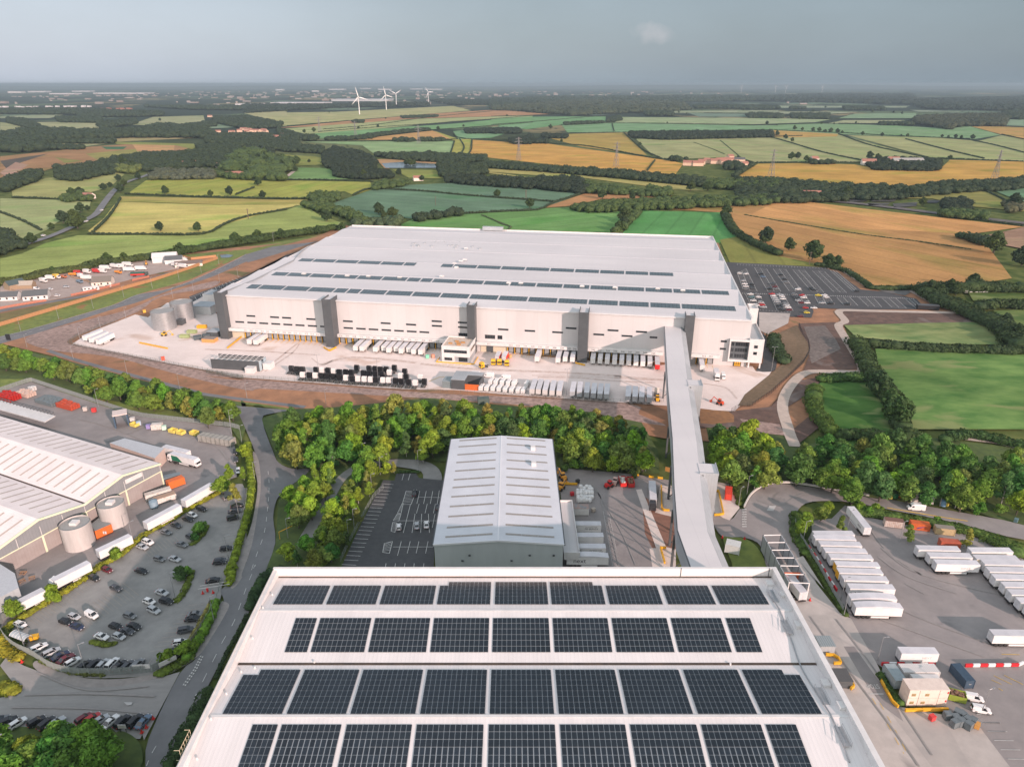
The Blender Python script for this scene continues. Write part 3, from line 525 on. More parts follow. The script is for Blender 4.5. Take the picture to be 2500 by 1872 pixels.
# ================================================================== BIG NEW WAREHOUSE
ROOFM = mat('white_roof_sheet', (0.66, 0.635, 0.635), (0.60, 0.58, 0.585), scale=0.03, rough=0.45, big=0.05, bigscale=0.01, stretch=(0.3, 1.5, 1), ribs=(0, 6.0), ribcol=-0.06, spec=0.4)
WA0 = radians(-9.39); WO = (-182.2, 421.5)
WL, WD, WH = 317.5, 229.0, 28.0
def wloc(p):
    dx, dy = p[0]-WO[0], p[1]-WO[1]; return (dx*cos(WA0)+dy*sin(WA0), -dx*sin(WA0)+dy*cos(WA0))
def wwor(x, y): return (WO[0]+x*cos(WA0)-y*sin(WA0), WO[1]+x*sin(WA0)+y*cos(WA0))
W = thing('warehouse', 'vast white distribution warehouse with five charcoal towers along its dock front', 'warehouse', (*WO, 0), WA0)
mb = MB()
mb.quad((0,0,0),(WL,0,0),(WL,0,WH-0.9),(0,0,WH-0.9))
mb.quad((WL,0,0),(WL,WD,0),(WL,WD,WH),(WL,0,WH)); mb.quad((WL,WD,0),(0,WD,0),(0,WD,WH),(WL,WD,WH)); mb.quad((0,WD,0),(0,0,0),(0,0,WH-0.9),(0,WD,WH-0.9))
mb.build('wall', CLAD, W)
# multi-ridge roof running parallel to the dock front
ridges = [22, 57, 96, 136, 172, 207]; mb = MB(); zr, zv = 28.6, 26.9
prof = [(-0.6, 27.1), (0, 27.35), (3, 27.6)]
for i, r in enumerate(ridges):
    prof.append((r, zr)); nx = ridges[i+1] if i < 5 else WD + 6
    prof.append(((r + nx)/2 - 12, zv+0.3) if i < 5 else (WD - 0.4, 27.2))
for (y0, z0), (y1, z1) in zip(prof, prof[1:]): mb.quad((-0.5, y0, z0), (WL-0.6, y0, z0), (WL-0.6, y1, z1), (-0.5, y1, z1))
mb.build('roof', ROOFM, W)
mb = MB(); mb.box(WL-0.7, WL+0.05, -0.05, WD+0.1, WH-1.4, WH+0.55); mb.box(0, WL-0.7, WD-0.35, WD+0.1, WH-1.4, WH+0.5); mb.build('parapet', WHITE, W)
mb = MB(); mb.box(-0.7, WL-0.75, -0.85, -0.55, 26.75, 27.25); mb.box(-0.9, -0.52, -0.8, WD, 26.8, 27.7); mb.build('eaves_gutter', WHITE, W)
# left verge gutter line that steps in over the first spans
mb = MB()
for (x0, y0), (x1, y1) in zip([(5, 4), (9, 30), (10, 88), (2, 120)], [(9, 30), (10, 88), (2, 120), (0.5, 140)]): mb.tube((x0, y0, 28.35), (x1, y1, 28.55), 0.45, 4)
mb.build('walkway_rail', mat('rail_grey', lin('8c9296'), None, rough=0.6), W)
# grey cap strips along the ridges
mb = MB()
for r in ridges: mb.box(0, WL-0.8, r+0.02, r+0.5, 28.56, 28.72)
mb.build('ridge_cap', mat('ridge_grey', lin('c2c2c6'), None, rough=0.5), W)
# solar strips
PVF = mat('far_solar_array', (0.085, 0.115, 0.125), (0.065, 0.09, 0.10), scale=0.3, rough=0.25, ribs=(0, 2.1), ribcol=0.28, spec=0.7)
def zroof(y):
    for (y0, z0), (y1, z1) in zip(prof, prof[1:]):
        if y0 <= y <= y1: return z0 + (z1-z0)*(y-y0)/(y1-y0)
    return 28
def pvstrip(xs, y0, y1):
    for x0, x1 in zip(xs, xs[1:]):
        gp = 0.55; a, b_ = x0+gp, x1-gp; m_ = MB(); z0, z1 = zroof(y0)+0.12, zroof(y1)+0.12
        m_.quad((a,y0,z0),(b_,y0,z0),(b_,y1,z1),(a,y1,z1)); m_.quad((a,y0,z0-0.1),(b_,y0,z0-0.1),(b_,y0,z0),(a,y0,z0)); m_.quad((a,y1,z1),(b_,y1,z1),(b_,y1,z1-0.1),(a,y1,z1-0.1))
        m_.build('solar_array', PVF, W)
r1 = [13, 21, 37.5, 54, 70.5, 79, 87.5, 104, 120.5]; r1 += [120.5+17.75*k for k in range(1, 11)]; r1 = [x for x in r1 if x < 298] + [311]
pvstrip(r1, 13.2, 21.2)
pvstrip([13, 24, 40, 56, 73, 90, 107, 116, 124, 141, 158, 175, 192, 209, 226, 243, 260, 277, 294, 311], 46.6, 54.0)
pvstrip([13, 24, 41, 58, 75, 92, 101], 87.5, 95.0); pvstrip([119, 128, 145, 162, 179, 196, 213, 230, 247, 263, 279.5], 87.5, 95.0)
VENT = MB().box(-1.5, 1.5, -0.9, 0.9, 0, 0.5).box(-1.1, 1.1, -0.6, 0.6, 0.5, 0.95).mesh('roof_vent', WHITE)
for r_, x, y in [('F',890,68),('F',1280,85),('F',1470,90),('F',1750,100),('G',890,150),('G',1000,152),('G',1550,180),('G',1845,190),('G',290,90),('G',420,10),('H',390,385),('H',615,400),('B',1700,1442),('B',1690,1530),('B',1610,1560),('B',1660,1540)]:
    lx, ly = wloc(g(r_, x, y, 28.5)); obj('roof_vent', VENT, W, (lx, ly, 28.3))
mb = MB(); lx, ly = wloc(g('B', 1900, 1300, 29)); mb.box(lx-9, lx+9, WD-3, WD+0.5, 27.8, 31)
mb.build('plant_screen', GREYC, W)
for k in range(2):
    mb = MB(); x = lx - 10.5 + 21*k
    for d in (0, 1.2): mb.tube((x+d, WD-1.5, 26), (x+d, WD-1.5, 30.5), 0.12, 4)
    mb.build('roof_ladder', DGREY, W)
# dust scatter of equipment on the roof near the top
EXU = MB().box(0, 1.5, 0, 1.2, 0, 1.2).mesh('roof_extract_unit', GREYC)
for k in range(16): obj('roof_extract_unit', EXU, W, (lx - 55 + random.random()*60, 150+random.random()*22, 27.6))
# strip windows
def swin(x0, x1, z0, z1, y=0.0, nb=3):
    fr = MB().box(x0-0.08, x1+0.08, y-0.10, y-0.004, z0-0.08, z1+0.08).build('window_frame', DGREY, W)
    mb = MB(); w = (x1-x0)/nb
    for k in range(nb): mb.box(x0+k*w+0.06, x0+(k+1)*w-0.06, y-0.14, y-0.102, z0+0.02, z1-0.02)
    mb.build('pane', GLASS, fr)
for x in (19.1, 34.7, 42.5, 58.2): swin(x, x+5.7, 14.2, 15.1)
for x in (11.1, 19.1, 27, 34.9, 42.8, 50.7, 58.7, 66.6): swin(x, x+5.7, 9.9, 10.8)
for x in (81.6, 105.3, 121, 136.8, 152.7, 176.5, 192.2, 208.2, 231.8, 247.7, 263.4): swin(x, x+6 if x != 263.4 else 267.5, 14.1, 15.0)
for x in (136.8, 152.7, 215.9, 239.7, 255.6): swin(x, x+6, 17, 17.9)
for x in (81.6, 89.6, 97.5, 105.5, 113.4, 121.3, 129): swin(x, x+5.8, 9.8, 10.7)
swin(152.8, 158.5, 8.7, 10.9, nb=4); swin(168.7, 174.6, 8.5, 10.7, nb=4); swin(176.2, 178.9, 8.5, 10.7, nb=2)
swin(302.3, 305.4, 13.9, 14.9, nb=2); swin(302.3, 305.4, 9.5, 10.5, nb=2)
# towers
for x0, x1, yf, lab in [(2.3, 7.6, -4.6, 0), (72.8, 78.3, -8.0, 0), (159.2, 163.8, -5.1, 0), (223.6, 229, -9.0, 0), (281.6, 286.6, -5.2, 0)]:
    mb = MB(); mb.box(x0, x1, yf, 2.2, 0, 29.0); o = mb.build('tower', DGREY, W)
    mb = MB(); mb.box(x0+0.3, x1-0.3, yf+0.3, 1.9, 29.0, 29.06); mb.build('tower_roof', ROOFM, o)
    mb = MB()
    for a in ((x0-0.05, x0+0.25, yf-0.05, 2.4), (x1-0.25, x1+0.05, yf-0.05, 2.4), (x0+0.25, x1-0.25, yf-0.05, yf+0.25)): mb.box(*a, 29.002, 29.9)
    mb.build('tower_parapet', DGREY, o)
# dock canopy with bay numbers
TXT = {}
def letter(txt, size, loc, rot, parent, m, name='lettering', ext=0.01, align='CENTER', w=None):
    cu = bpy.data.curves.new(name, 'FONT'); cu.body = txt; cu.size = size; cu.extrude = ext; cu.align_x = align; cu.align_y = 'CENTER'
    if w: cu.space_character = w
    key = (txt, size, w)
    if key not in TXT:
        cu.resolution_u = 3; tmp = bpy.data.objects.new('t', cu); COL.objects.link(tmp); me = bpy.data.meshes.new_from_object(tmp); me.name = name; bpy.data.objects.remove(tmp)
        me.materials.clear(); TXT[key] = me
    me = TXT[key]
    if not me.materials: me.materials.append(m)
    bpy.data.curves.remove(cu)
    o = bpy.data.objects.new(name, me); COL.objects.link(o); o.parent = parent; o.location = loc; o.rotation_euler = rot; return o
INK = mat('dark_lettering', (0.03, 0.03, 0.035), None, rough=0.6)
INKG = mat('grey_lettering', (0.16, 0.15, 0.15), None, rough=0.6)
cans = [(5.6, 72.7), (78.4, 147.2), (164, 223.5), (229.1, 271.5), (286.8, 302.4)]
for x0, x1 in cans:
    mb = MB(); mb.box(x0, x1, -3.0, -0.004, 6.6, 6.9); mb.box(x0, x1, -3.25, -3.0, 5.2, 7.1); mb.box(x1-0.2, x1, -3.0, -0.1, 5.4, 6.6); o = mb.build('dock_canopy', WHITE, W)
nums = {0: [str(n) for n in range(301, 316)], 1: [str(n) for n in range(316, 331)], 2: ['331'], 3: [], 4: []}
def num(txt, x, s=1.5, m=INK): letter(txt, s, (x, -3.262, 6.15), (pi/2, 0, 0), W, m, 'bay_number')
for k in range(14): num(str(301+k), 19 + 3.6*k, m=INKG if k < 11 else INK)
for k in range(15): num(str(316+k), 80.5 + 4.3*k, m=INKG)
num('331', 171.5, m=INKG)
for k in range(8): num(str(332+k), 184.5 + 4.25*k, m=INKG if k < 6 else INK)
num('340 - 341', 220, m=INK)
for k, t in enumerate(['342', '343 -', '344', '345', '346', '347', '348', '349', '- 350']): num(t, 232.2+4.15*k)
num('352 - 353', 295.5)
# dock doors: shelter + door + leveller dividers
DOORM = mat('dock_door_grey', lin('9da0a2'), lin('8a8d90'), scale=1, rough=0.5, ribs=(2, 0.5), ribcol=0.2)
SHELT = MB().box(-1.75, 1.75, -0.75, -0.01, 0.9, 4.6).mesh('dock_shelter', RUBBER)
DDOOR = MB().box(-1.25, 1.25, -0.80, -0.752, 1.2, 4.1).mesh('dock_door', DOORM)
BUMP = MB().box(-0.16, 0.16, -1.2, -0.01, 0, 4.9).mesh('bay_divider', YEL)
WHEELG = MB().tube((-1.5, -1, 0.2), (-1.5, -6, 0.2), 0.12, 5).tube((1.5, -1, 0.2), (1.5, -6, 0.2), 0.12, 5).mesh('wheel_guide', YEL)
dockx = [19 + 3.6*k for k in range(15)] + [80.5+4.3*k for k in range(15)] + [184.3+4.2*k for k in range(10)] + [232.2+4.15*k for k in range(9)] + [292, 297.5]
for x in dockx:
    s_ = obj('dock_shelter', SHELT, W, (x, 0, 0)); obj('dock_door', DDOOR, s_); obj('bay_divider', BUMP, W, (x-2.05, 0, 0)); obj('wheel_guide', WHEELG, W, (x, 0, 0))
for x0, x1 in ((8, 17), (166, 182)):
    MB().box(x0, x1, -0.3, -0.01, 0.0, 5.1).build('dock_wall_panel', mat('cream_panel', (0.62, 0.55, 0.42), None, rough=0.6), W)
MB().box(169.5, 173.5, -0.5, -0.302, 0, 4.2).build('level_access_door', DGREY, W)
MB().box(310.5, 314.5, -0.35, -0.01, 0, 3.6).build('level_access_door', RUBBER, W)
for k in range(3):
    for j in range(2): MB().box(310.9+k*1.15, 311.8+k*1.15, -0.42, -0.352, 0.5+j*1.4, 1.6+j*1.4).build('door_panel', YEL, W)
letter('354', 1.3, (308.3, -0.06, 3.2), (pi/2, 0, 0), W, INK, 'bay_number')
# transport office in the middle of the dock front
O_ = thing('dock_office', 'two storey white cube office with ribbon windows in front of the third tower', 'office', (*wwor(147.6, -20.3), 0), WA0)
mb = MB(); mb.box(0, 16.2, 0, 17.3, 3.6, 9.2); mb.box(0, 7.2, 0.0, 17.3, 0, 3.6); mb.box(7.2, 16.2, 1.6, 17.3, 0, 3.6, 1); mb.build('wall', [WHITE, GREYC], O_)
mb = MB(); mb.box(0.4, 15.8, 0.4, 17, 9.2, 9.23); mb.build('roof', mat('dusty_roof', (0.50, 0.40, 0.31), (0.60, 0.53, 0.48), scale=0.5, rough=0.9), O_)
mb = MB()
for a in ((-0.03, 0.4, -0.03, 17.33), (15.8, 16.23, -0.03, 17.33), (0.4, 15.8, -0.03, 0.4), (0.4, 15.8, 16.9, 17.33)): mb.box(*a, 9.201, 10.0)
mb.build('parapet', WHITE, O_)
def win(parent, x0, x1, y, z0, z1, nb, m=GLASS):
    fr = MB().box(x0-0.1, x1+0.1, y-0.08, y-0.004, z0-0.1, z1+0.1).build('window_frame', DGREY, parent); mb = MB(); w = (x1-x0)/nb
    for k in range(nb): mb.box(x0+k*w+0.05, x0+(k+1)*w-0.05, y-0.13, y-0.082, z0, z1)
    return mb.build('pane', m, fr)
win(O_, 1.5, 14.6, 0, 6.0, 7.6, 9); win(O_, 1.6, 6.0, 0, 1.4, 2.9, 3); win(O_, 9.5, 14.5, 1.6, 0.3, 3.0, 4)
fr = MB().box(16.21, 16.28, 3, 14, 6.0, 7.6).build('window_frame', DGREY, O_); MB().box(16.29, 16.33, 3.2, 13.8, 6.1, 7.5).build('pane', GLASS, fr)
mb = MB(); mb.box(-3, 19, -1.7, -1.5, 0, 0.9); mb.box(-3, -2.8, -1.5, 6, 0, 0.9); mb.box(18.8, 19, -1.5, 10, 0, 0.9)
o = mb.build('guard_rail', YEL); o.location = (*wwor(147.6, -20.3), 0); o.rotation_euler = (0, 0, WA0); tag(o, 'yellow guard rail around the foot of the cube dock office', 'guard rail')
for k in range(5):
    mb = MB(); x = 2+random.random()*11; y = 3+random.random()*11; mb.box(x, x+2.2, y, y+1.2, 9.231, 9.9); tag(mb.build('roofing_bundle', plain('roof_bundle', 'b98a58')), None)
    o = bpy.data.objects[[o.name for o in bpy.data.objects if o.name.startswith('roofing_bundle')][-1]]; o.parent = O_
# corner office with deep glazed frame
CO = thing('corner_office', 'white framed office block with dark glazing on the right front corner of the vast warehouse', 'office', (*wwor(306.8, -2.3), 0), WA0)
mb = MB(); D_ = 30
mb.box(10.6, 18.2, 0, D_, 3.6, 16.4); mb.box(0, 10.6, 0, 2.2, 15.4, 16.4); mb.box(0, 10.6, 0, 2.2, 3.6, 4.7); mb.box(0, 0.7, 0, 2.2, 4.7, 15.4)
mb.box(11.2, 12.0, 0.6, 1.4, 0, 3.6); mb.box(17.2, 18, 0.6, 1.4, 0, 3.6); mb.box(11.2, 18, 10, D_, 0, 3.6); mb.build('wall', WHITE, CO)
MB().box(0.7, 10.6, 1.7, 2.2, 4.7, 15.4).build('curtain_wall', plain('curtain_grey', '5d6468'), CO)
for z in (5.4, 8.8, 12.2):
    for x0, x1 in ((1.3, 2.7), (3.4, 10.0)):
        fr = MB().box(x0, x1, 1.58, 1.69, z, z+2.5).build('window_frame', DGREY, CO); mb = MB(); nb = 2 if x1 < 4 else 5; w = (x1-x0)/nb
        for k in range(nb): mb.box(x0+k*w+0.08, x0+(k+1)*w-0.08, 1.52, 1.578, z+0.3, z+2.2)
        mb.build('pane', GLASS, fr)
for z in (8.4, 12.2): win(CO, 13.2, 15, 0, z, z+1.5, 1)
mb = MB()
for a in ((10.55, 11.0, -0.03, D_), (17.8, 18.25, -0.03, D_), (11.0, 17.8, -0.03, 0.4)): mb.box(*a, 16.402, 17.3)
mb.build('parapet', WHITE, CO); MB().box(11.05, 17.75, 0.45, D_, 16.41, 16.45).build('roof', GREYC, CO)
mb = MB(); mb.box(13.2, 18.2, D_-0.2, D_+10, 0, 25); mb.build('stair_tower', WHITE, CO)
mb = MB()
for a in ((13.2, 13.6, D_-0.25, D_+10), (17.8, 18.25, D_-0.25, D_+10), (13.6, 17.8, D_-0.25, D_+0.2), (13.6, 17.8, D_+9.6, D_+10)): mb.box(*a, 25.002, 26)
mb.build('stair_parapet', WHITE, CO); 
# ================================================================== LINK BRIDGE
BR = thing('link_bridge', 'long raised white conveyor bridge joining the two warehouses over the trees', 'bridge', (0, 0, 0))
def at(r, x, y, z): return (*g(r, x, y, z), z)
ZB = 21.5
Lp = [(*g('H', 455, 735, ZB),), g('N', 310, 0, ZB), g('N', 345, 450, ZB), g('N', 365, 900, ZB), g('N', 395, 1270, ZB), g('N', 505, 1593, ZB)]
Rp = [g('H', 625, 735, ZB), g('N', 470, 0, ZB), g('N', 545, 450, ZB), g('N', 590, 900, ZB), g('N', 640, 1270, ZB), g('N', 780, 1593, ZB)]
# parallel-sided deck: centre line and one width
cen = [((a[0]+b_[0])/2, (a[1]+b_[1])/2) for a, b_ in zip(Lp, Rp)]
cen[0] = (cen[0][0]+0.2, 381.0)
ex = 149.9; d_ = (cen[-1][0]-cen[-2][0], cen[-1][1]-cen[-2][1]); t_ = (ex-cen[-2][1])/d_[1]; cen[-1] = (cen[-2][0]+d_[0]*t_, ex)
def sideof(pts, off):
    o = []
    for i, p in enumerate(pts):
        a = pts[max(0, i-1)]; b = pts[min(len(pts)-1, i+1)]; dx, dy = b[0]-a[0], b[1]-a[1]; d = hypot(dx, dy); o.append((p[0]-dy/d*off, p[1]+dx/d*off))
    return o
BW = 4.4
Lq, Rq, Rb = sideof(cen, -BW), sideof(cen, BW), sideof(cen, BW+2.6)
if Lq[0][0] > Rq[0][0]: Lq, Rq, Rb = sideof(cen, BW), sideof(cen, -BW), sideof(cen, -BW-2.6)
mb = MB(); side = MB(); bev = MB(); Z0 = 14.5
for i in range(len(cen)-1):
    a, b_, c_, e_ = Lq[i], Lq[i+1], Rq[i+1], Rq[i]
    mb.quad((*b_, ZB), (*c_, ZB), (*e_, ZB), (*a, ZB)); mb.quad((*a, ZB), (*a, ZB-0.6), (*b_, ZB-0.6), (*b_, ZB))
    bev.quad((*c_, ZB-0.01), (*Rb[i+1], ZB-1.6), (*Rb[i], ZB-1.6), (*e_, ZB-0.01))
    side.quad((*a, ZB-0.6), (*a, Z0), (*b_, Z0), (*b_, ZB-0.6)); side.quad((*Rb[i+1], ZB-1.6), (*Rb[i+1], Z0), (*Rb[i], Z0), (*Rb[i], ZB-1.6)); side.quad((*a, Z0), (*Rb[i], Z0), (*Rb[i+1], Z0), (*b_, Z0))
mb.build('deck_roof', ROOFM, BR); bev.build('sloping_roof_edge', GREYC, BR); side.build('side_wall', GREYC, BR)
cop = MB()
for i in range(len(cen)-1): cop.tube((*Lq[i], ZB-0.25), (*Lq[i+1], ZB-0.25), 0.3, 4)
cop.build('coping', DGREY, BR)
for (r_, pts) in (('H', [(690, 1205), (770, 1200), (775, 1265), (655, 1265)]), ('N', [(620, 660), (715, 665), (725, 775), (570, 760)])):
    q = [g(r_, x, y, ZB) for x, y in pts]; cx = sum(p[0] for p in q)/4; cy = sum(p[1] for p in q)/4; ang = atan2(cen[2][1]-cen[1][1], cen[2][0]-cen[1][0]) + pi/2
    t = MB().box(cx-2.0, cx+3.0, cy-4.2, cy+3.6, 0, ZB+0.1, rot=ang*0+radians(-7), about=(cx, cy)).build('stair_shaft', GREYC, BR)
    MB().box(cx-3.4, cx+3.1, cy-4.3, cy-4.0, ZB-0.2, ZB+0.7, rot=radians(-7), about=(cx, cy)).box(cx+2.8, cx+3.1, cy-4.0, cy+3.7, ZB-0.2, ZB+0.7, rot=radians(-7), about=(cx, cy)).build('parapet', GREYC, t)
    MB().box(cx-3.2, cx+2.8, cy-4.0, cy+3.4, ZB+0.11, ZB+0.16, rot=radians(-7), about=(cx, cy)).build('shaft_roof', ROOFM, t)
def interp(pts, t):
    k = min(int(t*(len(pts)-1)), len(pts)-2); f = t*(len(pts)-1)-k; return (pts[k][0]+(pts[k+1][0]-pts[k][0])*f, pts[k][1]+(pts[k+1][1]-pts[k][1])*f)
for t in (0.12, 0.30, 0.45, 0.62, 0.74, 0.93):
    a = interp(Lq, t); b_ = interp(Rb, t); mb = MB()
    for p in (a, b_): mb.box(p[0]-0.35, p[0]+0.35, p[1]-0.35, p[1]+0.35, 0, Z0)
    mb.tube((*a, 1), (*b_, Z0-1), 0.18, 5); mb.tube((*b_, 1), (*a, Z0-1), 0.18, 5); mb.build('trestle', DGREY, BR)
# ================================================================== NEAR WAREHOUSE ROOF WITH SOLAR PANELS
NZ = 33.0; NX0, NX1, NYB, NYF = -60.3, 66.9, 147.7, 20.0
NW = thing('warehouse', 'nearest warehouse whose white ribbed roof carries rows of dark solar panels', 'warehouse', (NX0, NYB, 0))
NWL = NX1 - NX0
NROOF = mat('ribbed_roof_sheet', (0.72, 0.69, 0.685), (0.65, 0.625, 0.62), scale=0.15, rough=0.45, stretch=(1.6, 0.15, 1), big=0.04, bigscale=0.05, ribs=(0, 0.9), ribcol=0.05, bump=0.05, spec=0.4)
PARM = mat('parapet_lining', (0.76, 0.72, 0.70), (0.70, 0.66, 0.64), scale=0.4, rough=0.5, ribs=(0, 0.9), ribcol=0.06)
def NYof(r, y, z): return g(r, 1500, y, z)[1] - NYB
ry1, vy1, ry2 = NYof('R', 380, 32.0), NYof('R', 795, 30.2), NYof('R', 1195, 32.0)
dr = ry1 - ry2
vy0 = -0.9; vy2 = ry2 - (ry1 - vy1); ry3 = ry2 - dr; NR = [(0, 30.6), (vy0, 30.5), (ry1, 32.1), (vy1+0.35, 30.35), (vy1-0.35, 30.35), (ry2, 32.1), (vy2, 30.3), (ry3, 32.1), (ry3-(ry2-vy2), 30.3), (ry3-dr, 32.1)]
def nroofz(y):
    for (y0, z0), (y1, z1) in zip(NR, NR[1:]):
        if y1 <= y <= y0: return z0+(z1-z0)*(y-y0)/(y1-y0)
    return 31
mb = MB()
for (y0, z0), (y1, z1) in zip(NR, NR[1:]): mb.quad((0.5, y1, z1), (NWL-0.9, y1, z1), (NWL-0.9, y0, z0), (0.5, y0, z0))
mb.build('roof', NROOF, NW)
mb = MB(); yf = NR[-1][0]
mb.quad((NWL, 0, 0), (0, 0, 0), (0, 0, NZ-0.1), (NWL, 0, NZ-0.1)); mb.quad((0, 0, 0), (0, yf, 0), (0, yf, NZ-0.1), (0, 0, NZ-0.1)); mb.quad((NWL, yf, 0), (NWL, 0, 0), (NWL, 0, NZ-0.1), (NWL, yf, NZ-0.1)); mb.quad((0, yf, 0), (NWL, yf, 0), (NWL, yf, NZ-1.5), (0, yf, NZ-1.5))
mb.build('wall', CLAD, NW)
mb = MB(); mb.box(-0.05, NWL+0.05, -0.45, 0.05, 30.4, NZ); mb.build('back_parapet', PARM, NW)
mb = MB(); mb.box(-0.05, 0.9, yf, -0.452, 30.3, NZ-0.4); mb.build('side_parapet', WHITE, NW)
mb = MB(); mb.box(NWL-0.9, NWL+0.05, yf, -0.452, 30.2, NZ); mb.build('side_parapet', WHITE, NW)
mb = MB(); mb.box(-0.2, NWL+0.15, -0.55, 0.15, NZ, NZ+0.12); mb.box(-0.2, 0.1, yf, -0.55, NZ-0.4, NZ-0.25); mb.box(NWL-1.0, NWL+0.15, yf, -0.552, NZ, NZ+0.12); mb.build('coping', WHITE, NW)
mb = MB(); mb.box(1.0, NWL-1, vy1-0.33, vy1+0.33, 30.37, 30.42); mb.box(1, NWL-1, -0.9, -0.46, 30.6, 30.66); mb.build('valley_gutter', mat('dirty_gutter', (0.05, 0.04, 0.035), (0.10, 0.07, 0.05), scale=0.3, rough=0.9), NW)
mb = MB()
for y in (ry1, ry2, ry3): mb.box(1, NWL-1, y-0.35, y+0.35, 32.1, 32.17)
mb.build('ridge_cap', WHITE, NW)
for x in [g('S', 1770, 60, 32)[0]-NX0, g('Q', 232, 60, 32)[0]-NX0]: MB().box(x-0.06, x+0.06, -0.60, -0.452, 30.6, NZ+0.3).build('conductor_strip', DGREY, NW)
# solar panels
PV = mat('solar_panel', (0.020, 0.028, 0.037), (0.014, 0.021, 0.030), scale=0.35, rough=0.25, spec=0.45, rand=0.28, big=.18, bigscale=.08)
PVFR = mat('panel_frame', (0.42, 0.44, 0.46), None, rough=0.4, metal=0.4)
rows_ = []   # (yback_px, yfront_px, nrows, side, arrays[(x0px at front, x1px)], region)
def ylocal(r, ypx):
    y = 0
    z = 31.5
    for _ in range(5): y = g(r, 1500, ypx, z)[1] - NYB; z = nroofz(y) + 0.15
    return y
def xlocal(r, xpx, ypx):
    z = nroofz(ylocal(r, ypx))+0.15; return g(r, xpx, ypx, z)[0]-NX0
defs = [
 (185, 330, 5, [('R',840,1222),('R',1250,1633),('R',1662,2075),('R',2105,2212+305),('S',340,755),('S',780,1197),('S',1228,1640),('S',1680,2050),('Q',-130,248)]),
 (435, 699, 6, [('R',930,1103),('R',1130,1545),('R',1575,2023),('R',2053,2212+290),('S',320,772),('S',803,1250),('S',1282,1730),('S',1762,2172),('Q',-3,196)]),
 (833, 1174, 8, [('R',450,910),('R',945,1405),('R',1437,1940),('R',1975,2212+265),('S',300,800),('S',835,1337),('S',1370,1873),('Q',-302,155),('Q',192,655)]),
 (1255, 1618, 6, [('R',560,768),('R',800,1290),('R',1332,1868),('R',1905,2212+242),('S',283,826),('S',866,1402),('S',1440,1985),('Q',-190,303),('Q',340,590)]),
]
allp = []
for ri, (yb, yfr, nr, arrs) in enumerate(defs):
    yB, yF = ylocal('R', yb), ylocal('R', yfr)
    pit = (yB - yF)/nr
    for ai, (r, x0, x1) in enumerate(arrs):
        X0, X1 = xlocal(r, x0, yfr), xlocal(r, x1, yfr); nc = max(3, round((X1-X0)/1.07)); pc = (X1-X0)/nc
        for c_ in range(nc):
            for k in range(nr):
                if ri == 2 and k == 0 and ((ai == 0 and c_ < 3) or (ai == 8 and c_ > nc-4)): continue
                allp.append((X0+pc*(c_+0.5), yB-pit*(k+0.5), pc, pit, ri))
            if ri == 0 and (ai in (4,) or (ai == 3 and c_ >= 2) or (ai == 5 and c_ < nc-2)): allp.append((X0+pc*(c_+0.5), yB+pit*0.5, pc, pit, ri))
allp.sort(key=lambda p: p[1])
pm = {}
stuffb = MB(); frame = MB()
for i, (x, y, w, d, ri) in enumerate(allp):
    hw, hd = w/2-0.055, d/2-0.06; z = nroofz(y)+0.17; sl = (nroofz(y+0.3)-nroofz(y-0.3))/0.6
    if i < 300:
        key = (ri,)
        if key not in pm: pm[key] = MB().quad((-hw,-hd,-hd*sl),(hw,-hd,-hd*sl),(hw,hd,hd*sl),(-hw,hd,hd*sl)).quad((-hw,-hd,-hd*sl-0.05),(hw,-hd,-hd*sl-0.05),(hw,-hd,-hd*sl),(-hw,-hd,-hd*sl)).quad((-hw,-hd,-hd*sl-0.05),(-hw,-hd,-hd*sl),(-hw,hd,hd*sl),(-hw,hd,hd*sl-0.05)).mesh('solar_panel', PV)
        obj('solar_panel', pm[key], NW, (x, y, z))
    else: stuffb.quad((x-hw,y-hd,z-hd*sl),(x+hw,y-hd,z-hd*sl),(x+hw,y+hd,z+hd*sl),(x-hw,y+hd,z+hd*sl))
    frame.quad((x-w/2,y-d/2,z-d/2*sl-0.06),(x+w/2,y-d/2,z-d/2*sl-0.06),(x+w/2,y+d/2,z+d/2*sl-0.06),(x-w/2,y+d/2,z+d/2*sl-0.06))
tag(stuffb.build('solar_panel_field', PV, NW), None, None, None, 'stuff'); frame.build('panel_rail', PVFR, NW)
# roof furniture on the right side and small vents
RV = MB().box(-0.8, 0.8, -0.9, 0.9, 0, 0.9).mesh('roof_vent', WHITE)
for x, y in ((250, 150), (357, 250), (472, 485), (685, 925), (805, 1120)):
    p = g('Q', x, y, 32); obj('roof_vent', RV, NW, (p[0]-NX0, p[1]-NYB, nroofz(p[1]-NYB)-0.1))
SV = MB().cyl(0, 0, 0, 0.5, 0.22, 8).mesh('vent_pipe', WHITE)
for r, x, y in (('R',680,570),('R',765,360),('R',835,243),('R',590,815),('R',480,1005),('R',365,1218),('R',250,1495),('R',1155,735),('S',2165,750),('R',695,780)):
    p = g(r, x, y, 32); obj('vent_pipe', SV, NW, (p[0]-NX0, p[1]-NYB, nroofz(p[1]-NYB)-0.05))
rp_ = [(255,245),(320,370),(400,530),(510,800),(560,900),(720,1190),(790,1330),(890,1560)]
pw = [g('Q', x, y, 32) for x, y in rp_]; pw = [(p[0]-NX0, p[1]-NYB) for p in pw]; mb = MB()
pw = resample(pw, 2.0)
for a, b_ in zip(pw, pw[1:]): mb.tube((*a, nroofz(a[1])+0.25), (*b_, nroofz(b_[1])+0.25), 0.16, 5)
mb.build('roof_pipe', STEEL, NW)
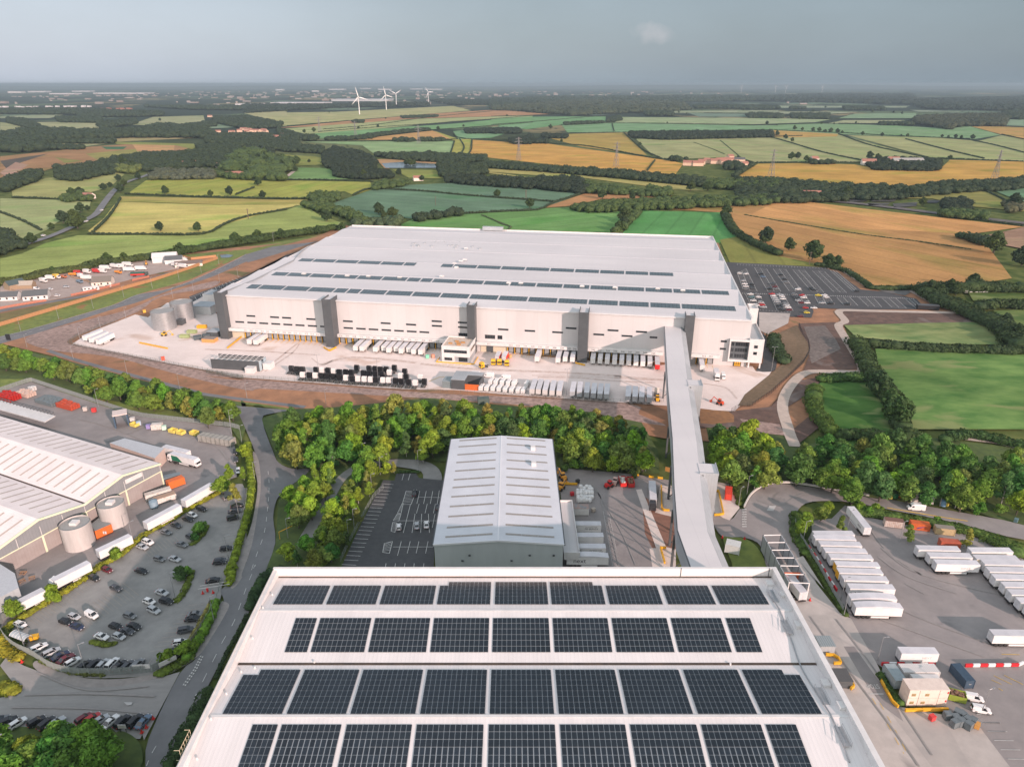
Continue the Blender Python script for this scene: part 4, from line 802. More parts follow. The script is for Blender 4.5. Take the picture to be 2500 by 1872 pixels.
for x, y in ((275, 260), (385, 500), (655, 1030), (815, 1345)):
    p = g('Q', x, y, 32); lx, ly = p[0]-NX0, p[1]-NYB; z = nroofz(ly)+0.05; mb = MB()
    for dx in (-0.7, 0.7):
        for dy in (-2.2, 2.2): mb.tube((lx+dx, ly+dy, z), (lx+dx, ly+dy, z+1.2), 0.05, 4)
        for dz in (0.6, 1.2): mb.tube((lx+dx, ly-2.2, z+dz), (lx+dx, ly+2.2, z+dz), 0.05, 4)
    mb.box(lx-0.7, lx+0.7, ly-2.2, ly+2.2, z+0.25, z+0.3); mb.build('step_over', STEEL, NW)
# ladder cage on the left edge
p = g('R', 145, 1425, 31); mb = MB()
for k in range(6): mb.tube((0, k*0.9, 29), (0, k*0.9, 33.6), 0.05, 4)
for z in (29.5, 30.9, 32.3, 33.5): mb.tube((0, 0, z), (0, 4.5, z), 0.05, 4)
for z in (31, 33.5): mb.tube((-1, 0, z), (0, 0, z), 0.05, 4); mb.tube((-1, 4.5, z), (0, 4.5, z), 0.05, 4)
mb.build('ladder_cage', mat('cream_rail', (0.6, 0.5, 0.35), None), NW, loc=(-0.7, p[1]-NYB-3, 0))
# ================================================================== MID GREY WAREHOUSE
MX0, MX1, MY0, MY1 = -24.6, 16.2, 187, 258.7; EZ, RZ = 12.0, 13.6
MW = thing('warehouse', 'grey gabled warehouse with a shallow ridge and brown rooflight strips beyond the solar roof', 'warehouse', (MX0, MY0, 0))
ml, md = MX1-MX0, MY1-MY0; cx = -4.3-MX0
BLW = mat('blue_grey_cladding', lin('bcc3c6'), lin('b0b7ba'), scale=0.15, rough=0.45, stretch=(1, 1, 0.2), big=0.05)
MROOF = mat('pale_grey_roof', lin('cfd2d8'), lin('c5c8ce'), scale=0.1, rough=0.45, ribs=(1, 0.9), ribcol=0.05, big=0.04)
mb = MB(); mb.face([(0,0,0),(ml,0,0),(ml,0,EZ-0.05),(cx,0,RZ-0.05),(0,0,EZ-0.05)]); mb.face([(ml,md,0),(0,md,0),(0,md,EZ-0.05),(cx,md,RZ-0.05),(ml,md,EZ-0.05)]); mb.quad((0,md,0),(0,0,0),(0,0,EZ-0.05),(0,md,EZ-0.05)); mb.quad((ml,0,0),(ml,md,0),(ml,md,EZ-0.05),(ml,0,EZ-0.05)); mb.build('wall', BLW, MW)
mb = MB(); mb.quad((-0.3,-0.3,EZ),(cx,-0.3,RZ),(cx,md+0.3,RZ),(-0.3,md+0.3,EZ)); mb.quad((cx,-0.3,RZ),(ml+0.3,-0.3,EZ),(ml+0.3,md+0.3,EZ),(cx,md+0.3,RZ)); mb.build('roof', MROOF, MW)
mb = MB(); 
mb.quad((-0.4,-0.4,EZ-0.5),(cx,-0.4,RZ-0.5),(cx,-0.4,RZ+0.12),(-0.4,-0.4,EZ+0.12)); mb.quad((cx,-0.4,RZ-0.5),(ml+0.4,-0.4,EZ-0.5),(ml+0.4,-0.4,EZ+0.12),(cx,-0.4,RZ+0.12))
mb.quad((-0.4,-0.4,EZ+0.12),(cx,-0.4,RZ+0.12),(cx,-0.05,RZ+0.12),(-0.4,-0.05,EZ+0.12)); mb.quad((cx,-0.4,RZ+0.12),(ml+0.4,-0.4,EZ+0.12),(ml+0.4,-0.05,EZ+0.12),(cx,-0.05,RZ+0.12)); mb.box(cx-0.25, cx+0.25, -0.2, md+0.2, RZ-0.02, RZ+0.07); mb.build('ridge_and_verge', mat('verge_white', lin('d6d8dc'), None), MW)
MB().box(-0.65, -0.32, -0.4, md+0.4, EZ-0.35, EZ+0.05).build('gutter', DGREY, MW); MB().box(ml+0.32, ml+0.65, -0.4, md+0.4, EZ-0.35, EZ+0.05).build('gutter', DGREY, MW)
RL = mat('brown_rooflight', lin('8f8a86'), lin('a09a92'), scale=1.2, rough=0.4)
for k, ypx in enumerate((450, 505, 577, 646, 722, 800, 870, 953, 1040, 1130, 1228, 1312)):
    yy = g('M', 600, ypx, 12.9)[1] - MY0
    for s_ in (0, 1):
        if s_ == 0: xa, xb = 3.2, cx-1.9; za, zb = EZ+(RZ-EZ)*(xa+0.3)/(cx+0.3)+0.06, EZ+(RZ-EZ)*(xb+0.3)/(cx+0.3)+0.06
        else: xa, xb = cx+2.2, ml-2.6; za, zb = RZ-(RZ-EZ)*(xa-cx)/(ml+0.3-cx)+0.06, RZ-(RZ-EZ)*(xb-cx)/(ml+0.3-cx)+0.06
        for q in range(3):
            w = (xb-xa)/3; x_0, x_1 = xa+q*w+0.04, xa+(q+1)*w-0.04; z_0, z_1 = za+(zb-za)*(x_0-xa)/(xb-xa), za+(zb-za)*(x_1-xa)/(xb-xa)
            MB().quad((x_0, yy-0.5, z_0), (x_1, yy-0.5, z_1), (x_1, yy+0.5, z_1), (x_0, yy+0.5, z_0)).build('rooflight', RL, MW)
for x, y in ((925, 530), (932, 672)):
    p = g('M', x, y, 13.2); MB().box(-0.9, 0.9, -0.9, 0.9, 0, 1.5).build('roof_cowl', WHITE, MW, loc=(p[0]-MX0, p[1]-MY0, 12.6))
for x, y in ((355, 1495), (895, 1495), (292, 1543), (732, 1543), (1110, 1495)):
    u = (1050+x/3.68-1250)/FPX; v = (936-950-y/3.68)/FPX; dy = cos(PITCH)+v*sin(PITCH); dz = -sin(PITCH)+v*cos(PITCH); t = MY0/dy
    MB().box(-0.35, 0.35, -0.3, -0.01, 0, 0.5).build('wall_light', DGREY, MW, loc=(u*t-MX0, 0, CAM_H+dz*t))
# side canopy
mb = MB(); a = g('M', 1160, 1010, 6); b_ = g('M', 1278, 1475, 6); x0 = ml+0.02; x1 = x0+5.4; y0 = b_[1]-MY0; y1 = a[1]-MY0
mb.box(x0+0.6, x1, y0, y1, 5.6, 5.9); mb.build('loading_canopy', ROOFM, MW); mb = MB(); mb.box(x1, x1+0.3, y0-0.3, y1+0.3, 5.0, 6.6); mb.box(x0+0.6, x1, y0-0.3, y0, 3.8, 6.6); mb.box(x0+0.6, x1, y1, y1+0.3, 5, 6.6); mb.build('canopy_fascia', WHITE, MW)
# ================================================================== LEFT WAREHOUSE (twin gables, silos)
LC = (-137.4, 242.6); LA = atan2(0.425, -0.905)        # ridge direction
e1 = (cos(LA), sin(LA)); e2 = (-0.425, -0.905)
LW = thing('warehouse', 'pale multi-gabled warehouse with lime edged gables and two silos at its foot', 'warehouse', (*LC, 0), LA)
# local x along ridges (away from the gable front), local y = toward e2 is +y? rot LA maps local y to (-sin,cos)
sy = 1 if (-sin(LA)*e2[0]+cos(LA)*e2[1]) > 0 else -1
def lp(s, t, z): return (t, sy*s, z)          # s along the gable front, t along the ridge
LWALL = mat('beige_grey_cladding', lin('a39c99'), lin('988f8c'), scale=0.2, rough=0.55, ribs=(1, 1.0), ribcol=0.06, big=0.05)
LGAB = mat('mid_grey_cladding', lin('8d9093'), lin('84888b'), scale=0.2, rough=0.55, ribs=(1, 1.0), ribcol=0.08)
LIME = mat('pale_lime_trim', lin('dfe3c8'), lin('d2d8b8'), scale=0.6, rough=0.5)
LROOF = mat('pink_white_roof', lin('f2e6e2'), lin('e6d9d6'), scale=0.12, rough=0.5, ribs=(1, 1.0), ribcol=0.05, big=0.05)
LT, PE = 130.0, 31.8; EZL, RZL = 10.0, 13.2
nspan = 4; mbw = MB(); mbg = MB(); mbr = MB(); trim = MB()
def qd(mb_, *p, m=0): mb_.face(p, m)
for k in range(nspan):
    s0, s1 = k*PE, (k+1)*PE; sm_ = (s0+s1)/2
    qd(mbw, lp(s0, 0, 0), lp(s1, 0, 0), lp(s1, 0, 6.6), lp(s0, 0, 6.6)); qd(mbg, lp(s0, -0.12, 6.6), lp(s1, -0.12, 6.6), lp(s1, -0.12, EZL), lp(sm_, -0.12, RZL), lp(s0, -0.12, EZL))
    qd(mbr, lp(s0, -0.8, EZL), lp(sm_, -0.8, RZL), lp(sm_, LT, RZL), lp(s0, LT, EZL)); qd(mbr, lp(sm_, -0.8, RZL), lp(s1, -0.8, EZL), lp(s1, LT, EZL), lp(sm_, LT, RZL))
    for a, b_ in (((s0, EZL), (sm_, RZL)), ((sm_, RZL), (s1, EZL))):
        qd(trim, lp(a[0], -0.95, a[1]-0.55), lp(b_[0], -0.95, b_[1]-0.55), lp(b_[0], -0.95, b_[1]+0.15), lp(a[0], -0.95, a[1]+0.15)); qd(trim, lp(a[0], -0.95, a[1]+0.15), lp(b_[0], -0.95, b_[1]+0.15), lp(b_[0], -0.5, b_[1]+0.15), lp(a[0], -0.5, a[1]+0.15))
    for s_ in (s0+0.2, sm_) if k else (0.3, sm_):
        qd(trim, lp(s_-0.35, -0.3, 0), lp(s_+0.35, -0.3, 0), lp(s_+0.35, -0.3, RZL-0.7 if s_ == sm_ and 0 else 6.6), lp(s_-0.35, -0.3, 6.6))
    qd(trim, lp(s0, -0.32, 6.3), lp(s1, -0.32, 6.3), lp(s1, -0.32, 6.75), lp(s0, -0.32, 6.75))
qd(mbw, lp(0, 0, 0), lp(0, LT, 0), lp(0, LT, EZL-0.1), lp(0, 0, EZL-0.1)); qd(mbw, lp(0, LT, 0), lp(nspan*PE, LT, 0), lp(nspan*PE, LT, EZL), lp(0, LT, EZL)); qd(mbw, lp(nspan*PE, 0, 0), lp(nspan*PE, LT, 0), lp(nspan*PE, LT, EZL-0.1), lp(nspan*PE, 0, EZL-0.1))
mbw.build('wall', LWALL, LW); mbg.build('gable', LGAB, LW); mbr.build('roof', LROOF, LW)
mb = MB()
for s_ in (0.3, 7.9, 15.9, 23.8, 32, 40, 47.7, 55.6, 63.8): qd(mb, lp(s_-0.1, -0.2, 6.6), lp(s_+0.1, -0.2, 6.6), lp(s_+0.1, -0.2, 10.2), lp(s_-0.1, -0.2, 10.2))
mb.build('downpipe', WHITE, LW); trim.build('lime_trim', LIME, LW)
mb = MB(); qd(mb, lp(PE-0.35, -0.4, EZL+0.12), lp(PE+0.35, -0.4, EZL+0.12), lp(PE+0.35, LT, EZL+0.12), lp(PE-0.35, LT, EZL+0.12)); mb.build('valley_gutter', mat('dirty_gutter', (0.05, 0.04, 0.035)), LW)
mb = MB(); qd(mb, lp(-0.5, -0.8, EZL-0.3), lp(0, -0.8, EZL-0.3), lp(0, LT, EZL-0.3), lp(-0.5, LT, EZL-0.3)); mb.build('gutter', DGREY, LW)
RLM = mat('beige_rooflight', lin('c6b8ae'), lin('b8a99d'), scale=1, rough=0.5)
for k in range(nspan):
    for j in range(26):
        t = 4 + j*4.9
        if k >= 2 and t > 60: continue
        for s_a, s_b in ((k*PE+1.8, k*PE+PE/2-3.2), (k*PE+PE/2+2.0, (k+1)*PE-2.2)):
            za = EZL+(RZL-EZL)*(1-abs(s_a-(k+0.5)*PE)/(PE/2))+0.05; zb = EZL+(RZL-EZL)*(1-abs(s_b-(k+0.5)*PE)/(PE/2))+0.05; mb = MB()
            qd(mb, lp(s_a, t, za), lp(s_b, t, zb), lp(s_b, t+0.85, zb), lp(s_a, t+0.85, za)); mb.build('rooflight', RLM, LW)
# white sign board on the first gable
mb = MB(); qd(mb, lp(8.2, -0.3, 8.6), lp(15.4, -0.3, 8.9), lp(15.4, -0.3, 10.7), lp(8.2, -0.3, 10.4)); mb.build('sign_board', WHITE, LW)
# lean-to building and truss canopy behind it
def qbox(corners, z0, z1, name, m, parent=None, mtop=None):
    mb = MB(); n = len(corners)
    for i in range(n): a, b_ = corners[i], corners[(i+1) % n]; mb.quad((*a, z0), (*b_, z0), (*b_, z1), (*a, z1), 0)
    mb.face([(*c_, z1) for c_ in corners], 1); return mb.build(name, [m, mtop or m], parent)
def ccw(p):
    s_ = sum(p[i][0]*p[(i+1) % len(p)][1]-p[(i+1) % len(p)][0]*p[i][1] for i in range(len(p))); return p if s_ > 0 else p[::-1]
BLD = thing('lean_to_building', 'low grey roofed loading annexe along the back edge of the multi-gabled warehouse', 'building')
qbox(ccw(P('J 985,592 1120,550 1475,640 1390,730', 6)), 0, 6, 'wall', plain('pinkish_wall', 'c9b5ab'), BLD, plain('grey_roof', 'b9bdc2'))
MB().box(-1.6, 1.6, -0.15, 0.1, 0.8, 4.4, rot=LA-pi/2, about=(0, 0)).build('loading_door', RUBBER, BLD, loc=(*g('J', 1440, 745, 2), 0))
CP = thing('truss_canopy', 'white truss edged canopy roof at the far left corner behind the gabled warehouse', 'canopy')
cc = P('J -200,170 0,205 495,345 400,400 0,290', 6); qbox(ccw(cc), 5.4, 5.8, 'canopy_roof', WHITE, CP)
a, b_ = P('J 0,215 490,345', 6); mb = MB(); n_ = 16
for i in range(n_):
    p = (a[0]+(b_[0]-a[0])*i/n_, a[1]+(b_[1]-a[1])*i/n_); q = (a[0]+(b_[0]-a[0])*(i+1)/n_, a[1]+(b_[1]-a[1])*(i+1)/n_)
    mb.tube((*p, 5.8), (*q, 7.6), 0.12, 4); mb.tube((*q, 5.8), (*q, 7.6), 0.12, 4); mb.tube((*p, 7.6), (*q, 7.6), 0.15, 4)
mb.build('truss', DGREY, CP)
# silos
def silo(c, r, h, m, label, name='silo', lid=True, group=None):
    t = thing(name, label, 'silo', (*c, 0), 0, group); MB().cyl(0, 0, 0, h, r, 40, cap=False).build('shell', m, t, smooth_=True)
    MB().cyl(0, 0, h-0.6, h-0.5, r-0.12, 40).build('roof_cone', plain('silo_top', '9c9c9a'), t)
    mb = MB(); 
    for k in range(1, 7): mb.cyl(0, 0, h*k/7, h*k/7+0.08, r+0.04, 40, cap=False)
    mb.build('hoop', m, t)
    if lid: MB().box(-1.2, 1.2, -1.2, 1.2, h-0.5, h+0.5).build('hatch', WHITE, t)
    return t
CSILO = mat('weathered_silo_steel', (0.60, 0.57, 0.55), (0.50, 0.47, 0.45), scale=0.5, rough=0.55, metal=0.15, stretch=(1, 1, 0.15), big=0.08)
silo(g('J', 668, 1308, 9), 4.7, 9, CSILO, 'tall weathered steel silo nearer the camera in front of the lime edged gable')
silo(g('J', 990, 1125, 9), 4.4, 9, CSILO, 'tall weathered steel silo to the right of the orange roofed plant room')
GSILO = mat('sprinkler_tank_steel', (0.52, 0.53, 0.54), (0.40, 0.41, 0.42), scale=0.8, rough=0.38, metal=0.7, stretch=(1, 1, 2.5), big=0.06)
for (x, y), lab in (((1455, 765), 'nearer of two great galvanised sprinkler tanks on the pale concrete yard'), ((1625, 685), 'farther galvanised sprinkler tank beside the left flank of the white warehouse')):
    t = silo(g('E', x, y, 12), 7.2, 12, GSILO, lab, 'water_tank', False, 'sprinkler tanks'); t['category'] = 'water tank'
# ================================================================== VEHICLES
PAINT = mat('car_paint', (1, 1, 1), None, rough=0.28, objcol=True, spec=0.6)
TPAINT = mat('trailer_paint', (1, 1, 1), (0.9, 0.9, 0.9), scale=0.5, rough=0.45, objcol=True, big=0.04, bigscale=0.3)
WGL = mat('window_glass', (0.015, 0.018, 0.022), None, rough=0.08, spec=0.9)
LAMP = mat('lamp_lens', (0.7, 0.7, 0.7), None, rough=0.2); TLAMP = mat('tail_lamp_lens', (0.4, 0.02, 0.02), None, rough=0.2)
def loft(secs, m=0, mb=None, cap=True):
    """secs: rings of equal length joined in order"""
    mb = mb or MB(); n = len(secs[0]); i0 = len(mb.v)
    for s_ in secs: mb.v += list(s_)
    for k in range(len(secs)-1):
        for j in range(n):
            q = (j+1) % n; a = i0+k*n; mb.f.append((a+j, a+q, a+n+q, a+n+j)); mb.m.append(m)
    if cap:
        mb.f.append(tuple(i0+j for j in range(n))[::-1]); mb.m.append(m); mb.f.append(tuple(i0+(len(secs)-1)*n+j for j in range(n))); mb.m.append(m)
    return mb
def carmesh(kind):
    L, Wd, Hh, belt = dict(hatch=(4.1, 1.76, 1.47, 0.92), saloon=(4.6, 1.82, 1.42, 0.90), suv=(4.5, 1.88, 1.66, 1.02), van=(4.5, 1.85, 1.85, 1.05))[kind]
    h = L/2; w = Wd/2
    xs = [(-h, .45, .62, .86), (-h+.12, .30, .80, .96), (-h+.9, .28, belt, 1), (0, .26, belt-.02, 1), (h-1.35, .28, belt-.05, 1), (h-.5, .30, belt-.18, .97), (h-.1, .34, belt-.3, .86), (h, .45, .6, .74)]
    secs = []
    for x, z0, z1, k in xs: secs.append([(x, -w*k, z0), (x, w*k, z0), (x, w*k*1.0, z1-.12), (x, w*k*.93, z1), (x, -w*k*.93, z1), (x, -w*k, z1-.12)])
    body = loft(secs)
    rb = dict(hatch=(-h+.12, -h+.55, h-1.75, h-1.0), saloon=(-h+.65, -h+1.45, h-2.0, h-1.25), suv=(-h+.1, -h+.45, h-1.75, h-1.1), van=(-h+.05, -h+.15, h-1.6, h-.95))[kind]
    wb, wt = w*.90, w*.72
    z0 = belt-.03; z1 = Hh-.05
    glass = MB(); A = [(rb[0], -wb, z0), (rb[0], wb, z0), (rb[3], wb, z0), (rb[3], -wb, z0)]; B = [(rb[1], -wt, z1), (rb[1], wt, z1), (rb[2], wt, z1), (rb[2], -wt, z1)]
    loft([A, B], 0, glass)
    roof = loft([[(rb[1]-.03, -wt-.02, z1-.03), (rb[1]-.03, wt+.02, z1-.03), (rb[2]+.05, wt+.02, z1-.03), (rb[2]+.05, -wt-.02, z1-.03)], [(rb[1]+.1, -wt+.1, Hh), (rb[1]+.1, wt-.1, Hh), (rb[2]-.1, wt-.1, Hh), (rb[2]-.1, -wt+.1, Hh)]], 0, body)
    for s_ in (-1, 1):
        for (xa, xb) in ((rb[0], rb[1]), ((rb[0]+rb[3])/2-.05, (rb[1]+rb[2])/2-.05), (rb[3], rb[2])): body.tube((xa, s_*(wb+.01), z0), (xb, s_*(wt+.02), z1), .05, 4)
        if kind == 'van': body.quad((rb[0], s_*(wb+.02), z0), (rb[0]+2.0, s_*(wb+.02), z0), (rb[1]+1.9, s_*(wt+.03), z1), (rb[1], s_*(wt+.03), z1))
        body.box(rb[3]-.35, rb[3]-.15, s_*w-.02 if s_ > 0 else -w-.18, s_*w+.18 if s_ > 0 else -w+.02, belt-.05, belt+.12)
    return body.mesh('body', PAINT), glass.mesh('window_glass', WGL), L, Wd
WHEEL = MB().ycyl(0, 0, -.11, .11, .32, 12, 0).ycyl(0, 0, -.115, .115, .18, 8, 1).mesh('wheel', [RUBBER, STEEL])
HEAD = MB().box(-.06, .06, -.18, .18, -.07, .07).mesh('headlight', LAMP); TAIL = MB().box(-.05, .05, -.16, .16, -.1, .1).mesh('tail_light', TLAMP)
CARM = {k: carmesh(k) for k in ('hatch', 'saloon', 'suv', 'van')}
CC = dict(white=(.75, .75, .75), silver=(.42, .44, .46), grey=(.17, .18, .19), dark=(.055, .06, .07), black=(.014, .015, .018), maroon=(.14, .012, .02), red=(.45, .02, .02), navy=(.02, .03, .07), blue=(.10, .16, .24), yellow=(.70, .55, .04), teal=(.10, .20, .22), green=(.03, .12, .06))
CNAME = dict(white='white', silver='silver', grey='mid grey', dark='dark grey', black='black', maroon='maroon', red='red', navy='navy blue', blue='pale blue', yellow='yellow', teal='grey green', green='green')
KN = dict(hatch='hatchback', saloon='saloon car', suv='tall estate car', van='small van')
def car(x, y, ang, col, kind, label, group, name=None):
    body, glass, L, Wd = CARM[kind]; t = thing('parked_car' if kind != 'van' else 'parked_van', label, 'car' if kind != 'van' else 'van', (x, y, zs[0]+.01), ang, group)
    c = (*CC[col], 1); obj('body', body, t).color = c; obj('window_glass', glass, t)
    for sx in (-1, 1):
        for sy_ in (-1, 1): obj('wheel', WHEEL, t, (sx*L*.30+.02, sy_*(Wd/2-.10), .32))
    for sy_ in (-1, 1): obj('headlight', HEAD, t, (L/2-.03, sy_*Wd*.28, .62)); obj('tail_light', TAIL, t, (-L/2+.02, sy_*Wd*.33, .72))
    return t
def cars(lst, where, group):
    cnt = {}
    for i, (r, x0, y0, x1, y1, col, kind) in enumerate(lst):
        a, b = g(r, x0, y0, .7), g(r, x1, y1, .7); k = (col, kind)
        cnt[k] = cnt.get(k, 0)+1
    seen = {}
    for i, (r, x0, y0, x1, y1, col, kind) in enumerate(lst):
        a, b = g(r, x0, y0, .7), g(r, x1, y1, .7); k = (col, kind); n = seen.get(k, 0); seen[k] = n+1
        lab = f"{CNAME[col]} {KN[kind]} {where}" if cnt[k] == 1 else f"{ordn(n)} {CNAME[col]} {KN[kind]} from the left {where}"
        car((a[0]+b[0])/2, (a[1]+b[1])/2, atan2(b[1]-a[1], b[0]-a[0]), col, kind, lab, group)
def parse(r, s):
    o = []
    for ln in s.split(';'):
        t = ln.split()
        if len(t) < 5: continue
        o.append((r, float(t[0]), float(t[1]), float(t[2]), float(t[3]), t[4], t[5] if len(t) > 5 else 'saloon'))
    return o
srt = lambda l: sorted(l, key=lambda q: RG[q[0]][0]+q[1]/RG[q[0]][2])
cars(srt(parse('K', '118 493 213 530 white hatch; 240 735 383 665 white suv; 350 768 478 706 silver suv; 418 798 555 728 navy saloon; 465 828 597 748 maroon saloon; 515 853 652 772 white hatch; 640 873 728 803 black hatch; 712 878 805 793 black suv; 790 870 865 793 silver hatch; 860 870 945 783 white suv; 912 878 1003 810 black saloon; 985 880 1068 805 dark hatch; 1060 880 1150 790 grey suv')), 'beside the palisade fence', 'cars along the palisade fence')
cars(parse('K', '1515 432 1635 422 grey saloon; 1495 470 1612 462 black saloon; 1437 567 1555 545 dark suv; 1392 662 1512 645 white hatch; 1340 748 1470 728 black van; 1665 165 1770 145 black saloon; 1718 15 1815 5 black hatch') + parse('J', '2080 1170 2180 1150 black saloon; 2060 1215 2155 1200 dark saloon; 2040 1282 2150 1255 black suv; 1980 1552 2085 1535 black hatch; 1930 1660 2030 1643 dark hatch; 2012 1100 2090 1070 grey hatch'), 'backed against the clipped hedge', 'cars against the clipped hedge')
cars(srt(parse('K', '552 432 645 462 silver hatch; 485 475 572 502 black hatch; 567 507 677 548 navy saloon; 690 412 792 460 white van; 993 425 1100 455 grey hatch; 880 510 985 540 black hatch; 975 548 1078 580 dark saloon; 1032 505 1133 542 black saloon; 762 588 878 625 white saloon; 912 590 1005 622 silver hatch; 1190 372 1290 418 silver suv; 1152 308 1255 342 white hatch; 1290 312 1392 337 black suv; 1252 235 1358 270 silver saloon; 1090 65 1188 95 black saloon; 890 200 980 238 dark hatch') + parse('J', '1580 1490 1685 1522 grey saloon; 1683 1425 1750 1455 dark hatch; 1520 1620 1620 1652 silver saloon; 1380 1622 1485 1652 grey hatch')), 'amid the left car park', 'cars in the middle of the left car park')
cars(srt(parse('K', '815 50 912 92 maroon hatch; 715 115 803 157 black hatch') + parse('J', '1770 1175 1855 1200 black hatch; 1688 1228 1770 1258 white hatch; 1640 1260 1738 1295 black saloon; 1535 1312 1630 1352 dark saloon; 1440 1380 1540 1412 grey saloon; 1280 1468 1380 1505 white suv; 1225 1508 1335 1548 silver saloon')), 'along the flower hedge by the trailers', 'cars along the flower hedge')
cars(srt(parse('K', '-60 1300 50 1262 grey saloon; 5 1318 115 1272 black suv; 85 1342 200 1268 white hatch; 260 1312 330 1270 black hatch; 330 1345 425 1270 black suv; 390 1345 505 1265 silver saloon; 640 1290 710 1245 maroon hatch; 705 1290 780 1242 red hatch; 760 1312 855 1250 silver hatch; 830 1348 950 1238 white saloon; 928 1348 1040 1240 black suv; 1035 1338 1138 1238 black suv; 1105 1348 1205 1240 blue saloon')), 'above the bottom roadside trees', 'cars above the roadside trees')
cars(parse('J', '2112 645 2115 705 black hatch; 2120 718 2122 768 dark saloon; 2138 812 2142 880 white hatch'), 'beside the shrubs at the end of the old yard', 'cars by the old yard shrubs')
cars(parse('L', '1560 1270 1560 1208 white hatch; 1722 1262 1720 1192 silver saloon; 1808 1250 1808 1185 white saloon; 1695 968 1708 905 black saloon; 1910 1090 1914 1035 dark hatch'), 'beside the gabled grey warehouse', 'cars beside the grey warehouse')
cars(parse('a', '1300 950 1570 1000 white van; 1400 1130 1690 1180 white van'), 'parked beside the cream site cabins', 'vans beside the cream cabins')
# far staff car park: one mesh each
def farmesh(k):
    b, gl, L, Wd = CARM[k]; v = [tuple(x.co) for x in b.vertices]; f = [tuple(p.vertices) for p in b.polygons]; n = len(v); m_ = MB(); m_.v = v + [tuple(x.co) for x in gl.vertices]; m_.f = f + [tuple(i+n for i in p.vertices) for p in gl.polygons]; m_.m = [0]*len(f)+[1]*len(gl.polygons)
    for sx in (-1, 1): m_.ycyl(sx*L*.3, .32, -Wd/2, Wd/2, .32, 8, 2)
    return m_.mesh('parked_car', [PAINT, WGL, RUBBER])
FARM = {k: farmesh(k) for k in ('hatch', 'saloon', 'suv')}
VC = '25 122 white;93 128 white;62 202 silver;80 235 white;92 262 white;88 290 grey;150 240 black;152 264 black;163 287 dark;255 130 black;278 160 blue;467 138 black;512 185 black;530 220 grey;385 238 dark;405 265 maroon;350 290 black;418 290 grey;655 294 white;800 283 black;822 300 black;140 347 white;205 345 grey;155 380 teal;230 378 white;170 415 white;240 410 dark;205 468 white;255 438 silver;265 462 red;283 487 silver;372 343 red;388 365 white;458 352 silver;400 387 silver;480 370 white;415 407 silver;490 397 white;430 428 silver;505 425 dark;442 450 grey;452 475 black;465 497 dark;485 519 black;520 447 grey;530 466 silver;545 489 white;558 513 maroon;615 350 grey;625 372 dark;695 357 red;640 390 black;715 382 white;655 415 silver;690 438 maroon;750 440 white;875 358 yellow;938 358 white;960 380 white;915 440 silver;1008 447 black;1185 455 black;737 493 red;750 545 yellow;680 585 maroon;825 495 white;1288 313 black'
tot = {}; pp = []
for t in VC.split(';'):
    x, y, c = t.split(); x, y = float(x), float(y); reg = 'above the dashed crossing' if y < 335 else ('below the dashed crossing' if x < 800 else 'on the far right part'); pp.append((x, y, c, reg)); tot[(c, reg)] = tot.get((c, reg), 0)+1
sn = {}
for x, y, c, reg in sorted(pp):
    k = (c, reg); n = sn.get(k, 0); sn[k] = n+1; p = g('V', x, y, .7); kd = random.choice(('hatch', 'saloon', 'suv'))
    o = obj('parked_car', FARM[kd], None, (p[0], p[1], zs[0]), WA0 + (pi if random.random() < .5 else 0)); o.color = (*CC[c], 1)
    tag(o, (f"{CNAME[c]} car {reg} of the dark staff car park" if tot[k] == 1 else f"{ordn(n)} {CNAME[c]} car from the left {reg} of the staff car park"), 'car', 'cars in the staff car park')
# cars on the country road
for (r, x, y, c, lab) in [('A', 785, 1150, 'white', 'white car driving round the bend of the country road'), ('A', 665, 1235, 'white', 'white car on the country road beside the big round tree'), ('A', 335, 1345, 'white', 'white van like car on the country road behind the hedge'), ('A', 120, 1435, 'yellow', 'yellow car at the left end of the country road')]:
    p = g(r, x, y, .8); o = obj('car', FARM['suv'], None, (p[0], p[1], .55), 1.0); o.color = (*CC[c], 1); tag(o, lab, 'car')
